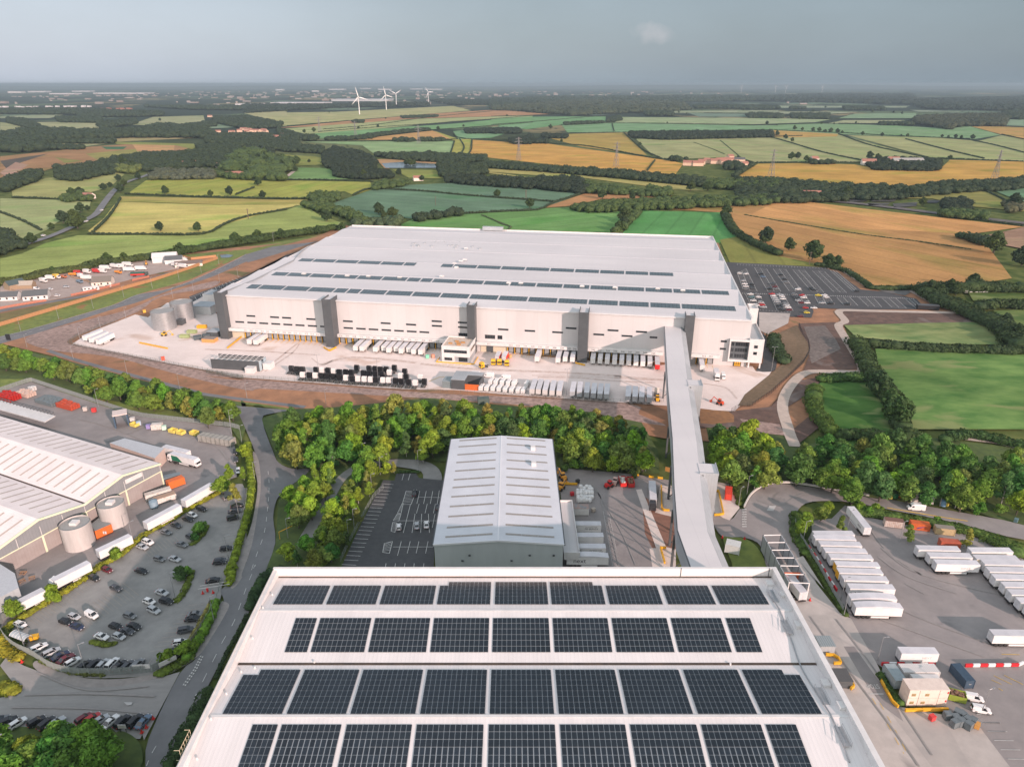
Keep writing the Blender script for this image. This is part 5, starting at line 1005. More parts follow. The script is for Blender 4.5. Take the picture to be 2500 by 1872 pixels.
# ---- articulated trailers
def trailermesh(L=13.6, curve=False):
    h = L/2; w = 1.27; b = MB().box(-h, h, -w, w, 1.25, 4.05); roof = MB()
    n = 8 if curve else 1
    for i in range(n):
        xa, xb = -h-.02+(L+.04)*i/n, -h-.02+(L+.04)*(i+1)/n; f = lambda x: (0.55*(1-(x/h)**2) if curve else 0)
        za, zb = 4.052+f(xa), 4.052+f(xb); roof.quad((xa,-w-.02,za+.06),(xb,-w-.02,zb+.06),(xb,w+.02,zb+.06),(xa,w+.02,za+.06))
        for s_ in (-1, 1): roof.quad((xa, s_*(w+.02), 4.0), (xb, s_*(w+.02), 4.0), (xb, s_*(w+.02), zb+.06), (xa, s_*(w+.02), za+.06))
    roof.quad((-h-.02,-w-.02,4.0),(-h-.02,w+.02,4.0),(-h-.02,w+.02,4.11),(-h-.02,-w-.02,4.11)); roof.quad((h+.02,-w-.02,4.0),(h+.02,w+.02,4.0),(h+.02,w+.02,4.11),(h+.02,-w-.02,4.11))
    ch = MB().box(-h+.1, h-.1, -.5, .5, .85, 1.25).box(-h, -h+.15, -w, w, .5, .75); sk = MB().box(-h+4.8, h-3.6, -w, -w+.06, .45, 1.05).box(-h+4.8, h-3.6, w-.06, w, .45, 1.05)
    for s_ in (-1, 1): ch.box(h-3.2, h-3.0, s_*.9-.08, s_*.9+.08, 0, .95)
    door = MB().box(-h-.05, -h-.005, -w+.06, -.03, 1.3, 3.95).box(-h-.05, -h-.005, .03, w-.06, 1.3, 3.95)
    return b.mesh('box_body', TPAINT), roof.mesh('roof', mat('trailer_roof', lin('d3d2d6'), lin('c3c3c8'), scale=.3, rough=.5, rand=.06)), ch.mesh('chassis', BLACK), sk.mesh('side_skirt', TPAINT), door.mesh('rear_door', mat('rear_door_paint', lin('cfd0d2'), lin('b9babd'), scale=1, rough=.5)), L
TRM = {}
AXLE = MB().ycyl(0, 0, -1.2, -.75, .5, 12).ycyl(0, 0, .75, 1.2, .5, 12).mesh('axle', RUBBER)
def trailer(x, y, ang, label, group, L=13.6, curve=False, col=(.78, .77, .76), text=None, flip=False, name='trailer', cat='trailer', vis=True):
    k = (L, curve)
    if k not in TRM: TRM[k] = trailermesh(L, curve)
    b, rf, ch, sk, dr, _ = TRM[k]; t = thing(name, label, cat, (x, y, zs[0]), ang, group); c = (*col, 1)
    obj('box_body', b, t).color = c; obj('roof', rf, t); obj('chassis', ch, t); obj('side_skirt', sk, t).color = c; obj('rear_door', dr, t)
    for i in range(3): obj('axle', AXLE, t, (-L/2+1.4+1.31*i, 0, .5))
    if text:
        tx, size, lx, lz, m_ = text; s_ = -1
        rot = (pi/2, 0, 0) if not flip else (pi/2, 0, pi); letter(tx, size, (lx if not flip else -lx, -1.285 if not flip else 1.285, lz), rot, t, m_)
    return t
def tr2(r, x0, y0, x1, y1, label, group, z=4.1, **k):
    a, b = g(r, x0, y0, z), g(r, x1, y1, z); return trailer((a[0]+b[0])/2, (a[1]+b[1])/2, atan2(b[1]-a[1], b[0]-a[0]), label, group, **k)
gR = 'white trailers parked in the left bank of the right-hand yard'
rowL = [('O',360,1112,630,1112,{}),('O',320,1147,690,1157,{}),('O',365,1202,745,1212,{}),('O',412,1262,790,1272,{}),('O',458,1318,842,1328,{'text':('NEXT',.9,1,2.4,INK)}),('O',510,1385,905,1396,{}),('O',535,1448,930,1458,{}),('O',572,1513,985,1524,{}),('O',620,1588,1048,1598,{'text':('NEXT',1.5,-3.3,2.3,INK)}),('Q',862,275,1222,280,{'curve':True}),('Q',905,340,1265,350,{'curve':True})]
for i, (r, a, b, c, d, k) in enumerate(rowL):
    lab = ['white box trailer half hidden behind the top of the long bank', 'white box trailer at the top end of the bank next to the shrubs'] + [f'{ordn(q)} white box trailer down the bank beside the red and white barriers' for q in range(2, 8)] + ['white box trailer lettered NEXT near the foot of the bank', 'white trailer with arched roof second from the foot of the bank', 'white trailer with arched roof and visible wheels at the foot of the bank']
    t = tr2(r, a, b, c, d, lab[i], gR, **k)
    if i in (5, 6): MB().box(-6.86, -6.81, -1.2, 1.2, 1.3, 3.9).build('curtain_door', YEL, t)
t = [o for o in bpy.data.objects if o.get('label', '').startswith('white box trailer lettered NEXT')][0]; letter('750 BRANDS', .55, (3.6, -1.285, 2.0), (pi/2, 0, 0), t, INK)
gR2 = 'white trailers parked in the right bank of the right-hand yard'
rowR = [('O',1232,1242,1635,1252,{}),('O',1335,1305,1742,1315,{}),('O',1400,1370,1805,1380,{'text':('next',1.7,2.5,2.7,mat('pale_lettering', lin('bcb4b4'), None))}),('O',1705,1262,2105,1265,{}),('O',1755,1328,2155,1335,{'col':(.62,.55,.42)}),('O',1830,1372,2230,1382,{}),('d',1480,578,2140,590,{}),('d',1575,692,2240,705,{}),('d',1720,812,2390,822,{}),('d',1825,930,2500,940,{}),('d',1970,1058,2640,1068,{}),('d',2110,1170,2780,1180,{}),('d',1590,1562,2240,1572,{}),('Q',1245,690,1545,695,{'L':10.0,'text':('NEXT',1.0,2.0,2.6,mat('pale_lettering', lin('bcb4b4'), None))})]
labR = ['leftmost white trailer of the staggered three below the lone kerbed tree', 'middle white trailer of the staggered three', 'white trailer with faint next lettering and side skirt, nearest of the staggered three', 'white trailer at the back by the green bank on the right', 'cream ribbed trailer squeezed between white ones on the right'] + [f'{ordn(k)} white trailer in the stepped line running off the right edge' for k in range(7)] + ['white trailer standing alone near the right edge above the barriers', 'short white trailer standing alone above the site cabins']
for i, (r, a, b, c, d, k) in enumerate(rowR): tr2(r, a, b, c, d, labR[i], gR2, **k)
tr2('O', 800, 1060, 655, 880, 'long white trailer parked at a slant beside the lamp post and shrubs', None, text=('next', 1.4, 3.5, 2.7, INKG), flip=True)
tr2('c', 1835, 1440, 1700, 1270, 'white trailer standing inside the open topped wash bay', None, L=10)
for i, (x0, y0, x1, y1, tx) in enumerate([(1195, 1208, 1525, 1210, 'NEXT'), (1212, 1312, 1542, 1313, None), (1228, 1412, 1558, 1413, 'NEXT'), (1250, 1496, 1578, 1498, 'next')]):
    t = tr2('M', x0, y0, x1, y1, ['white trailer lettered NEXT 750 BRANDS nearest the small hut', 'plain white trailer between the two NEXT lettered ones by the side canopy', 'white trailer lettered NEXT just above the one with arched roof', 'white trailer lettered next in thin lower case behind the solar roof parapet'][i], 'trailers under the side canopy of the grey warehouse', curve=(i == 3), text=(tx, 1.5 if i < 3 else 2.3, -3.4 if i < 3 else -2.6, 2.7, INK) if tx else None)
    if tx == 'NEXT': letter('DELIVERING OVER', .5, (3.4, -1.285, 3.2), (pi/2, 0, 0), t, INKG); letter('750 BRANDS', .85, (3.4, -1.285, 2.5), (pi/2, 0, 0), t, INK)
# left yard
tr2('J', 1655, 1108, 1900, 965, 'long white trailer at the far end of the hedge lined lane', 'trailers along the lane'); tr2('J', 1312, 1308, 1600, 1155, 'long white trailer beside the hedge opposite the silos', 'trailers along the lane')
tr2('J', 905, 1552, 1140, 1440, 'short white trailer parked beside the orange plant room', 'trailers along the lane', L=11.0); tr2('K', 175, 318, 325, 242, 'short white trailer half behind the yellow tree', 'trailers along the lane', L=7)
tr2('J', 1492, 628, 1672, 672, 'white box trailer behind the green striped lorry', None)
# tractor unit
def cabmesh():
    c = MB(); secs = []
    for z, x1, w in ((.75, 1.15, 1.2), (1.6, 1.2, 1.24), (2.6, 1.05, 1.24), (3.45, .75, 1.18), (3.7, .45, 1.05)): secs.append([(-1.1, -w, z), (x1, -w, z), (x1, w, z), (-1.1, w, z)])
    loft(secs, 0, c); g_ = MB()
    g_.quad((1.215, -1.1, 1.75), (1.215, 1.1, 1.75), (1.07, 1.1, 2.6), (1.07, -1.1, 2.6))
    for s_ in (-1, 1): g_.quad((-.1, s_*1.25, 1.8), (.9, s_*1.25, 1.8), (.85, s_*1.25, 2.5), (-.1, s_*1.25, 2.5))
    ch = MB().box(-4.7, 1.0, -.45, .45, .7, .95).box(-3.6, -2.6, -.6, .6, .95, 1.15).box(-2.2, -1.2, .6, 1.2, .5, 1.1).box(-2.2, -1.2, -1.2, -.6, .5, 1.1).box(-4.8, -4.7, -1.2, 1.2, .6, .9)
    return c.mesh('cab', PAINT), g_.mesh('windscreen', WGL), ch.mesh('chassis', mat('chassis_dark', (.05, .05, .052), (.10, .10, .10), scale=3))
CABM = cabmesh(); SPOIL = MB().prism([(-.9, 3.7), (.35, 3.7), (-.75, 4.1), (-.9, 4.1)], -1.0, 1.0).mesh('roof_deflector', PAINT)
TWH = MB().ycyl(0, 0, -.17, .17, .5, 12).mesh('wheel', RUBBER)
def tractor(x, y, ang, col, label, group, deflect=True, kind='tractor_unit'):
    t = thing(kind, label, 'lorry cab', (x, y, zs[0]), ang, group); c = (*col, 1); obj('cab', CABM[0], t).color = c; obj('windscreen', CABM[1], t); obj('chassis', CABM[2], t)
    if deflect: obj('roof_deflector', SPOIL, t).color = c
    for xx in (0, -3.1): 
        for s_ in (-1, 1): obj('wheel', TWH, t, (xx, s_*1.05, .5))
    return t
r0 = '130 150 b;215 160 b;295 165 b;500 170 b;590 175 w;680 180 b;765 190 w;850 205 b;945 205 b;1030 210 b;1110 140 b;1295 150 b;1385 155 b;1465 165 b;1550 165 b;1675 140 b;1600 210 w;1830 195 b'
r1_ = '300 245 w;400 250 b;490 255 w;585 260 b;670 265 b;760 270 b;850 285 b;950 290 w;1040 305 b;1130 305 w;1225 310 w;1320 315 w;1400 320 b;1505 325 w;1590 325 w;1690 335 b;1785 345 b;1890 355 b;1990 365 w;2065 280 w;2125 345 b;1210 220 b;1295 225 b;1395 235 b;1495 240 b;1770 260 w;1855 275 b'
for rr_, where in ((r0, 'in the upper row of the parked tractor units'), (r1_, 'in the lower row of the parked tractor units')):
    L_ = sorted([(float(t.split()[0]), float(t.split()[1]), t.split()[2]) for t in rr_.split(';')]); cn = {'b': 0, 'w': 0}
    for x, y, c in L_:
        p = g('T', x, y, 3.6); n = cn[c]; cn[c] += 1
        tractor(p[0], p[1], WA0+pi/2+radians(random.uniform(-1.5, 1.5)), (.014, .015, .018) if c == 'b' else (.75, .73, .72), f"{ordn(n)} {'black' if c == 'b' else 'white'} lorry cab from the left {where}", 'parked tractor units')
def cabat(r, x, y, x2, y2, col, lab, z=2.5, **k):
    a, b = g(r, x, y, z), g(r, x2, y2, z); return tractor(a[0], a[1], atan2(b[1]-a[1], b[0]-a[0]), col, lab, None, **k)
YC = (.75, .42, .02)
for x, y, l_ in ((1285, 95, 'left one of three yellow shunters facing the camera by the red boxes'), (1395, 95, 'middle one of three yellow shunters facing the camera by the red boxes'), (1530, 110, 'right one of three yellow shunters, standing apart from the red boxes')):
    cabat('U', x, y, x-8, y+60, YC, l_, deflect=False, kind='yard_shunter')
cabat('U', 1075, 150, 1010, 170, YC, 'yellow shunter side on with bare chassis in front of the cube office', deflect=False, kind='yard_shunter')
for x, l_ in ((1345, 'left red swap body behind the yellow shunters'), (1470, 'right red swap body behind the yellow shunters')):
    p = g('U', x+10, 10, 3.5); trailer(p[0]+.6, p[1]+3, WA0+pi/2, l_, 'red swap bodies', L=8.5, col=(.62, .02, .015), name='swap_body', cat='trailer')
cabat('H', 383, 1290, 384, 1235, (.7, .66, .6), 'cream lorry cab beside the four grey trailers under the bridge', z=3)
cabat('J', 1765, 765, 1800, 775, (.75, .75, .75), 'white lorry cab coupled to the green striped trailer'); 
t = tr2('J', 1560, 688, 1745, 735, 'white trailer with dark green stripe behind the white cab', None); MB().prism([(-6, 1.3), (0, 1.3), (-2.5, 3.6), (-6, 3.6)], -1.30, -1.275).build('green_stripe', plain('dark_green', '0f6b4f'), t)
cabat('K', 435, 175, 405, 190, (.75, .75, .75), 'white lorry cab at the lower end of the hedge lined lane'); tr2('K', 452, 142, 690, 22, 'long white trailer coupled to a cab beside the maroon car', None, L=11)
cabat('J', 1540, 715, 1510, 705, (.75, .75, .75), 'white lorry cab standing behind the green striped trailer')
cabat('M', 2000, 1045, 2003, 1090, (.03, .03, .035), 'dark lorry cab under the dark fronted grey trailer'); t = tr2('M', 1995, 838, 2006, 985, 'grey roofed trailer with dark curtain end beside the bridge pads', None, col=(.45, .47, .48))
cabat('Y', 1120, 430, 1118, 470, (.75, .74, .72), 'white rigid lorry facing the camera below bay 354', z=3); p = g('Y', 1118, 370, 3.6); trailer(p[0], p[1]+2.2, WA0+pi/2, 'white box body of the rigid lorry below bay 354', None, L=6)
# docked and parked trailers of the big warehouse
def docked(lst, lab, group, cols=None):
    for i, (r, x, y) in enumerate(lst):
        lx, ly = wloc(g(r, x, y, 0)); cx, cy = wwor(lx, ly+6.8 if ly < -12 else -7.8)
        trailer(cx, cy, WA0-pi/2 if 1 else 0, lab.format(ordn(i)), group, col=(.70, .68, .66))
docked([('F',402,722),('F',458,726)], '{} white trailer from the left at bays under the first two towers', 'trailers at the left docks')
docked([('F',1372,764),('F',1430,766),('F',1548,775),('F',1608,782),('F',1665,783),('F',1718,788),('F',1775,790),('F',1832,795),('F',1888,796),('F',1950,800)], '{} white trailer from the left docked left of the cube office', 'trailers docked left of the cube office')
docked([('G',1148,862),('G',1335,872),('G',1395,880),('G',1460,883)], '{} white trailer from the left docked between the third and fourth tower', 'trailers docked at bays 336 to 341')
docked([('G',1643,895),('G',1708,897),('G',1772,902),('G',1838,907),('G',1902,910),('G',1965,913),('G',2030,918),('G',2092,922),('G',2156,925)], '{} white trailer from the left docked at bays 342 to 350', 'trailers docked at bays 342 to 350')
docked([('H',785,1140)], '{} and only white trailer docked under the number 352', None)
p = g('H', 383, 1135, 0); lx, ly = wloc(p); cx, cy = wwor(lx, -9); trailer(cx, cy, WA0-pi/2, 'red ended grey trailer docked hard against the bridge', None, col=(.62, .02, .02))
rowG = [(1130,1018,1100,1105),(1185,1015,1155,1112),(1240,1022,1215,1118),(1300,1025,1278,1125),(1362,1030,1342,1125),(1478,1040,1462,1130),(1537,1038,1525,1135),(1600,1045,1590,1140),(1665,1048,1650,1150),(1722,1055,1710,1150),(1780,1060,1768,1150),(1970,1080,1962,1170),(2030,1080,2025,1175),(2090,1080,2085,1180),(2155,1085,2155,1185)]
labG = [f'{ordn(k)} of five pale trailers next to the white vans' for k in range(5)] + [f'{ordn(k)} of six grey trailers in the middle of the kerbside row' for k in range(6)] + [f'{ordn(k)} of four grey trailers parked hard by the bridge' for k in range(4)]
for i, q in enumerate(rowG): tr2('G', *q, labG[i], 'trailers parked along the yard kerb', col=(.62, .60, .59) if i < 5 else (.40, .42, .44))
for i, q in enumerate([(900,945,760,1000),(955,960,815,1020),(1005,975,880,1035)]): tr2('E', *q, f'{ordn(i)} of three white trailers parked at the far left corner of the pale yard', 'trailers in the left corner of the pale yard', z=3.8)
# ---- panel vans
def vanmesh():
    b = MB(); w = 1.0; secs = []
    for x, z0, z1, k in ((-3, .4, 2.55, .95), (-2.8, .35, 2.7, 1), (1.2, .35, 2.7, 1), (1.9, .35, 2.3, .98), (2.3, .4, 1.45, .95), (2.95, .45, 1.1, .85)): secs.append([(x,-w*k,z0),(x,w*k,z0),(x,w*k,z1-.3),(x,w*k*.85,z1),(x,-w*k*.85,z1),(x,-w*k,z1-.3)])
    loft(secs, 0, b); gl = MB(); gl.quad((1.93, -.85, 2.2), (1.93, .85, 2.2), (2.34, .88, 1.5), (2.34, -.88, 1.5))
    for s_ in (-1, 1): gl.quad((1.0, s_*1.005, 1.45), (1.9, s_*.99, 1.45), (1.6, s_*.99, 2.05), (1.0, s_*1.005, 2.05))
    return b.mesh('body', PAINT), gl.mesh('windscreen', WGL)
VANM = vanmesh()
def van(x, y, ang, label, group, col=(.76, .75, .74)):
    t = thing('panel_van', label, 'van', (x, y, zs[0]), ang, group); obj('body', VANM[0], t).color = (*col, 1); obj('windscreen', VANM[1], t)
    for xx in (1.9, -1.7):
        for s_ in (-1, 1): obj('wheel', WHEEL, t, (xx, s_*.9, .34))
    return t
for i, (x, y) in enumerate([(1085,545),(1185,550),(1300,552),(1408,560),(1518,575),(1632,585),(1747,595),(1838,600)]): p = g('U', x, y, 1.8); van(p[0], p[1], WA0+pi/2-radians(8), f'{ordn(i)} white van from the left in the kerbside van row', 'white vans in the kerbside row')
for i, (x, y) in enumerate([(1258,432),(1350,437),(1463,445),(1573,455),(1673,460),(1898,480)]): p = g('U', x, y, 1.8); van(p[0], p[1], WA0+pi/2-radians(8), f'{ordn(i)} white van from the left in the second van row', 'white vans in the second row')
for i, (x, y, l_) in enumerate([(945,300,'large white van half hidden behind the charcoal yard building'),(1200,320,'large white van parked lengthways above the van rows'),(1495,358,'white van parked lengthways nearest the trailers')]): p = g('U', x, y, 2); van(p[0], p[1], WA0+pi, l_, None)
p = g('Y', 1222, 430, 1.3); van(p[0], p[1], WA0-pi/2, 'white van beside the rigid lorry below bay 354', None)
p = g('O', 1238, 875, 1.4); van(p[0], p[1], radians(172), 'white van with roof windows beside the stained white container', None)
# ================================================================== CONTAINERS, CABINS, SKIPS, PLANT
def container(r, x0, y0, x1, y1, label, m, L=6.1, Wd=2.45, h=2.6, z=None, name='shipping_container', cat='container', group=None, mtop=None):
    z = h if z is None else z; a, b = g(r, x0, y0, z), g(r, x1, y1, z); t = thing(name, label, cat, ((a[0]+b[0])/2, (a[1]+b[1])/2, zs[0]), atan2(b[1]-a[1], b[0]-a[0]), group)
    MB().box(-L/2, L/2, -Wd/2, Wd/2, .12, h-.02).build('body', m, t); MB().box(-L/2-.03, L/2+.03, -Wd/2-.03, Wd/2+.03, h-.02, h+.08).build('roof', mtop or m, t)
    MB().box(-L/2-.05, -L/2-.002, -Wd/2+.08, -.02, .2, h-.1).box(-L/2-.05, -L/2-.002, .02, Wd/2-.08, .2, h-.1).build('door', m, t)
    for sx in (-1, 1):
        for s_ in (-1, 1): MB().box(-.09, .09, -.09, .09, 0, h+.04).build('corner_post', m, t, loc=(sx*(L/2), s_*(Wd/2), 0))
    return t
RUST = mat('rust_streaked_white', (.62, .58, .54), (.36, .22, .15), scale=1.0, rough=.7, lo=.55, hi=.75, ribs=(0, .5), ribcol=.1)
OCR = mat('ochre_container', (.55, .42, .22), (.48, .36, .2), scale=1, rough=.6, ribs=(0, .45), ribcol=.35); RCN = mat('faded_red_container', (.42, .09, .05), (.5, .13, .07), scale=.6, rough=.6, ribs=(0, .45), ribcol=.15)
ORC = mat('orange_container', (.62, .13, .03), (.5, .10, .03), scale=.6, rough=.6, ribs=(0, .45), ribcol=.25)
container('O', 960, 985, 1125, 1005, 'brown and white striped container leftmost of the three by the hedge', mat('striped_container', (.55, .50, .46), (.42, .30, .25), scale=1, ribs=(0, .6), ribcol=.4), mtop=plain('brown_top', '7a5a50'))
t = container('O', 1195, 1010, 1355, 1030, 'orange container with a blue tick mark beside the young tree', ORC); MB().prism([(-1.2, .9), (-.8, .7), (1.6, 1.9), (-.7, 1.2)], -1.27, -1.235).build('blue_tick', plain('tick_blue', '2b3f8f'), t)
container('O', 1405, 1050, 1590, 1070, 'ochre ribbed container rightmost of the three by the hedge', OCR, mtop=plain('stained_top', '8b8378'))
container('O', 1460, 1175, 1625, 1190, 'faded red container behind the yard trees', RCN)
container('O', 1195, 765, 1395, 790, 'rust streaked white container at the wood edge', RUST, L=7.5)
container('N', 845, 870, 842, 960, 'bright red container beside the yellow railed pad', mat('bright_red', (.70, .06, .03), (.6, .05, .03), scale=1, ribs=(0, .5), ribcol=.15))
t = container('a', 1170, 470, 1370, 700, 'long dark blue container standing end on among the barriers', mat('dark_blue_container', lin('3d5265'), lin('364a5c'), scale=1, ribs=(0, .5), ribcol=.2), L=6.1, h=2.7)
letter('T R', .5, (3.12, 0, 1.6), (pi/2, 0, pi/2), t, WHITE)
container('a', 150, 480, 300, 690, 'grey site cabin beside the yellow rail', mat('grey_cabin', lin('9aa6aa'), lin('8b979b'), scale=1), L=5.8, Wd=3, h=2.9)
container('a', 330, 520, 850, 520, 'white ribbed roofed cabin below the short trailer', WHITE, L=9.5, Wd=3, h=2.8, mtop=mat('ribbed_white', (.62, .61, .6), None, ribs=(0, .5), ribcol=.25))
container('a', 470, 650, 900, 655, 'low white cabin between the two bigger ones', WHITE, L=7, Wd=1.6, h=2.6)
CRM = mat('cream_cabin', lin('e2d3c8'), lin('d6c6bb'), scale=.8, rough=.6); CB = thing('site_cabin', 'two storey cream cabin stack with small shuttered windows', 'cabin', (*g('a', 700, 770, 5.4), zs[0]), 0)
MB().box(-5, 5, -1.9, 1.9, 0, 2.6).build('lower_cabin', CRM, CB); MB().box(-5, 5, -1.9, 1.9, 2.66, 5.3).build('upper_cabin', CRM, CB); MB().box(-5.05, 5.05, -1.95, 1.95, 5.3, 5.42).build('roof', CRM, CB)
for x, z in ((-3.8, 3.8), (-.4, 3.8), (-3.8, 1.2), (-1, 1.2)):
    f_ = MB().box(x-.5, x+.5, -1.98, -1.902, z-.42, z+.42).build('window_frame', plain('beige_frame', 'b6a07a'), CB); MB().box(x-.38, x+.38, -2.01, -1.983, z-.3, z+.3).build('pane', plain('shutter', 'a08a66'), f_)
for x in (-2.4, 2.6): MB().box(x-.03, x+.03, -1.93, -1.901, 0.1, 5.3).build('joint_cover', DGREY, CB)
MB().box(4.55, 4.9, -1.95, -1.901, 4.2, 4.8).build('alarm_box', RED, CB); MB().box(4.55, 4.9, -1.95, -1.901, 1.4, 2.0).build('alarm_box', RED, CB)
# white hut by the grey warehouse
t = container('M', 1240, 1058, 1420, 1060, 'small white hut with a rust red and grey corrugated roof', WHITE, L=7.6, Wd=3, h=2.9, name='site_hut', cat='hut', mtop=mat('rusty_corrugated', lin('a89088'), lin('8c8f90'), scale=.35, ribs=(0, .5), ribcol=.3, lo=.45, hi=.55)); MB().box(-1.6, -.9, -1.27, -1.24, .2, 2.2).build('hut_door', BLACK, t); MB().box(-3.4, -2.6, -1.27, -1.24, 1.2, 2).build('hut_window', GLASS, t)
# transformer / kiosk
t = container('c', 920, 850, 1050, 880, 'small pale kiosk on the grass island by the wash bay', plain('kiosk', 'cfd3d2'), L=4.6, Wd=3.6, h=3.2, name='kiosk', cat='kiosk')
container('G', 625, 1190, 700, 1185, 'green substation box on the stony bank', plain('substation_green', '55635e'), L=5.5, Wd=3.5, h=2.6, name='substation', cat='substation')
# skips
def skip(r, x, y, ang, m, label, load=None, group=None, L=5.5, h=1.9):
    p = g(r, x, y, 1); t = thing('skip', label, 'skip', (*p, zs[0]), ang, group); mb = MB(); w = 1.2; h0 = L/2
    for s_ in (-1, 1): mb.box(-h0, h0, s_*w-.05, s_*w+.05, .2, h)
    mb.box(-h0, -h0+.1, -w+.05, w-.05, .2, h); mb.box(h0-.1, h0, -w+.05, w-.05, .2, h); mb.box(-h0+.1, h0-.1, -w+.05, w-.05, .2, .35); mb.build('body', m, t)
    mb = MB(); 
    for s_ in (-1, 1): mb.box(-h0-.05, h0+.05, s_*(w+.05)-.06, s_*(w+.05)+.06, h, h+.1)
    mb.build('rim', m, t)
    if load:
        mb = MB()
        for k in range(26):
            x_, y_ = random.uniform(-h0+.5, h0-.5), random.uniform(-w+.3, w-.3); mb.box(x_-.3, x_+.3, y_-.25, y_+.25, .4, h-.1+random.uniform(-.3, .45), rot=random.random()*3, about=(x_, y_))
        tag(mb.build('rubbish', load, t), None, None, None, 'stuff')
    return t
skip('M', 1730, 835, radians(92), RED, 'left red skip heaped with white rubbish', plain('white_rubbish', 'd8d6d0')); skip('M', 1800, 840, radians(90), RED, 'right red skip part filled with brown waste', plain('brown_rubbish', '8a6a55'))
skip('a', 1170, 950, radians(-20), plain('green_skip', '8fa03c'), 'lime green skip beside the cream cabin stack', plain('brown_rubbish', '8a6a55'), L=4)
for i, (x, y) in enumerate([(1210, 430), (1555, 485), (1625, 500), (1745, 505)]): skip('J', x, y, radians(-25), plain('pale_yellow_skip', 'e3cf6a'), f'{ordn(i)} pale yellow skip from the left along the estate fence', None, 'yellow skips', L=3.6, h=1.6)
for i, (r, x, y, c) in enumerate([('E', 1815, 915, 'd9a52c'), ('E', 1725, 960, '9aa878'), ('E', 1660, 1000, '9aa878')]): skip(r, x, y, WA0+radians(8), plain('skip_'+c, c), ['yellow skip on the pale yard beside the cable drums', 'upper light green skip on the pale yard', 'lower light green skip on the pale yard'][i], None, L=6)
# yard buildings on the pale concrete
def boxthing(name, label, cat, corners_z, z1, m, mtop=None, extra=None):
    t = thing(name, label, cat); qbox(ccw(corners_z), 0, z1, 'wall', m, t, mtop or m); return t
def local_box(name, label, cat, r, x, y, w, d, h, m, mtop, ang=WA0, z=0):
    p = g(r, x, y, z); t = thing(name, label, cat, (*p, zs[0]), ang); MB().box(0, w, 0, d, 0, h).build('wall', m, t); MB().box(-.1, w+.1, -.1, d+.1, h, h+.15).build('roof', mtop, t); return t
# open topped charcoal fuel shed (left): long wall with lattice roof frame
FS = thing('fuel_shed', 'long charcoal wash shed with an open lattice top beside the yard fence', 'shed', (*g('E', 1905, 1290), zs[0]), WA0)
MB().box(0, 28.5, 0, .3, 0, 5.6).build('wall', DGREY, FS); MB().box(0, 28.5, 8.2, 8.5, 0, 5.6).build('wall', DGREY, FS); MB().box(28.3, 28.6, 0.3, 2.8, 0, 5.4).box(28.3, 28.6, 5.6, 8.2, 0, 5.4).build('portal', plain('pale_blue_steel', 'a9bcc4'), FS)
mb = MB()
for k in range(10): x = k*28.4/9; mb.tube((x, .15, 5.7), (x, 8.35, 5.7), .14, 4); (k < 9) and mb.tube((x, .15, 5.7), (x+28.4/9, 8.35, 5.7), .08, 4)
mb.build('roof_frame', WHITE, FS); MB().box(0.3, 28.2, 0.4, 8.1, 3.0, 3.2).build('inner_floor', plain('wash_deck', 'b8bcbc'), FS); MB().box(29, 33.5, 3, 8, 0, 3.6).build('plant_cabinet', WHITE, FS)
local_box('control_box', 'small white control cabin at the foot of the wash shed', 'cabin', 'F', 365, 965, 5.0, 4, 3.0, WHITE, WHITE)
# charcoal yard building with orange gate
YB = thing('yard_building', 'charcoal L shaped yard building with pale roof and orange timber gate', 'building', (*g('U', 530, 595), zs[0]), WA0)
MB().box(0, 7.2, 0, 12, 0, 5.2).build('wall', DGREY, YB); MB().box(7.2, 14.8, 7.5, 12, 0, 5.2).build('rear_wing', DGREY, YB); MB().box(14.6, 14.9, 0, 7.5, 0, 4.4).build('screen_wall', DGREY, YB)
MB().box(-.1, 7.3, -.1, 12.1, 5.2, 5.4).box(7.3, 14.9, 7.4, 12.1, 5.2, 5.4).build('roof', GREYC, YB)
for k in range(12): MB().box(7.3+k*.61, 7.85+k*.61, -.1, 0, 0.1, 3.3).build('plank', ORANGE, YB)
local_box('generator_box', 'grey generator box left of the charcoal yard building', 'generator', 'U', 370, 575, 5.2, 7, 3.6, plain('teal_grey', '7b878a'), plain('teal_grey2', '8f9a9d'))
local_box('timber_pen', 'orange timber bin enclosure by the foot of the first tower', 'enclosure', 'E', 1815, 1055, 8, 5, 2.2, plain('orange_timber', 'd79a5c'), plain('pen_floor', '8c8078'))
local_box('plant_cabin', 'charcoal cabin behind the orange timber bin enclosure', 'cabin', 'E', 1860, 1010, 7, 8, 3.4, DGREY, GREYC)
local_box('pump_house', 'dark pump house between the two sprinkler tanks', 'pump house', 'E', 1580, 900, 4.5, 5, 3.2, DGREY, DGREY)
for i, (x, y) in enumerate([(1730, 800), (1830, 690)]): local_box('chiller_unit', ['large white chiller block with round vents beside the tanks', 'smaller white chiller block behind the first tower'][i], 'chiller', 'E', x, y, 14-5*i, 12, 5.5, WHITE, GREYC)
CT = thing('compactor', 'row of dark waste compactors beside the timber bin enclosure', 'compactor', (*g('E', 1745, 1035), zs[0]), WA0+radians(42))
for k in range(5): MB().box(k*5, k*5+4.4, -1.3, 1.3, .1, 2.5).build('press_box', plain('dark_teal', '4a575c'), CT)
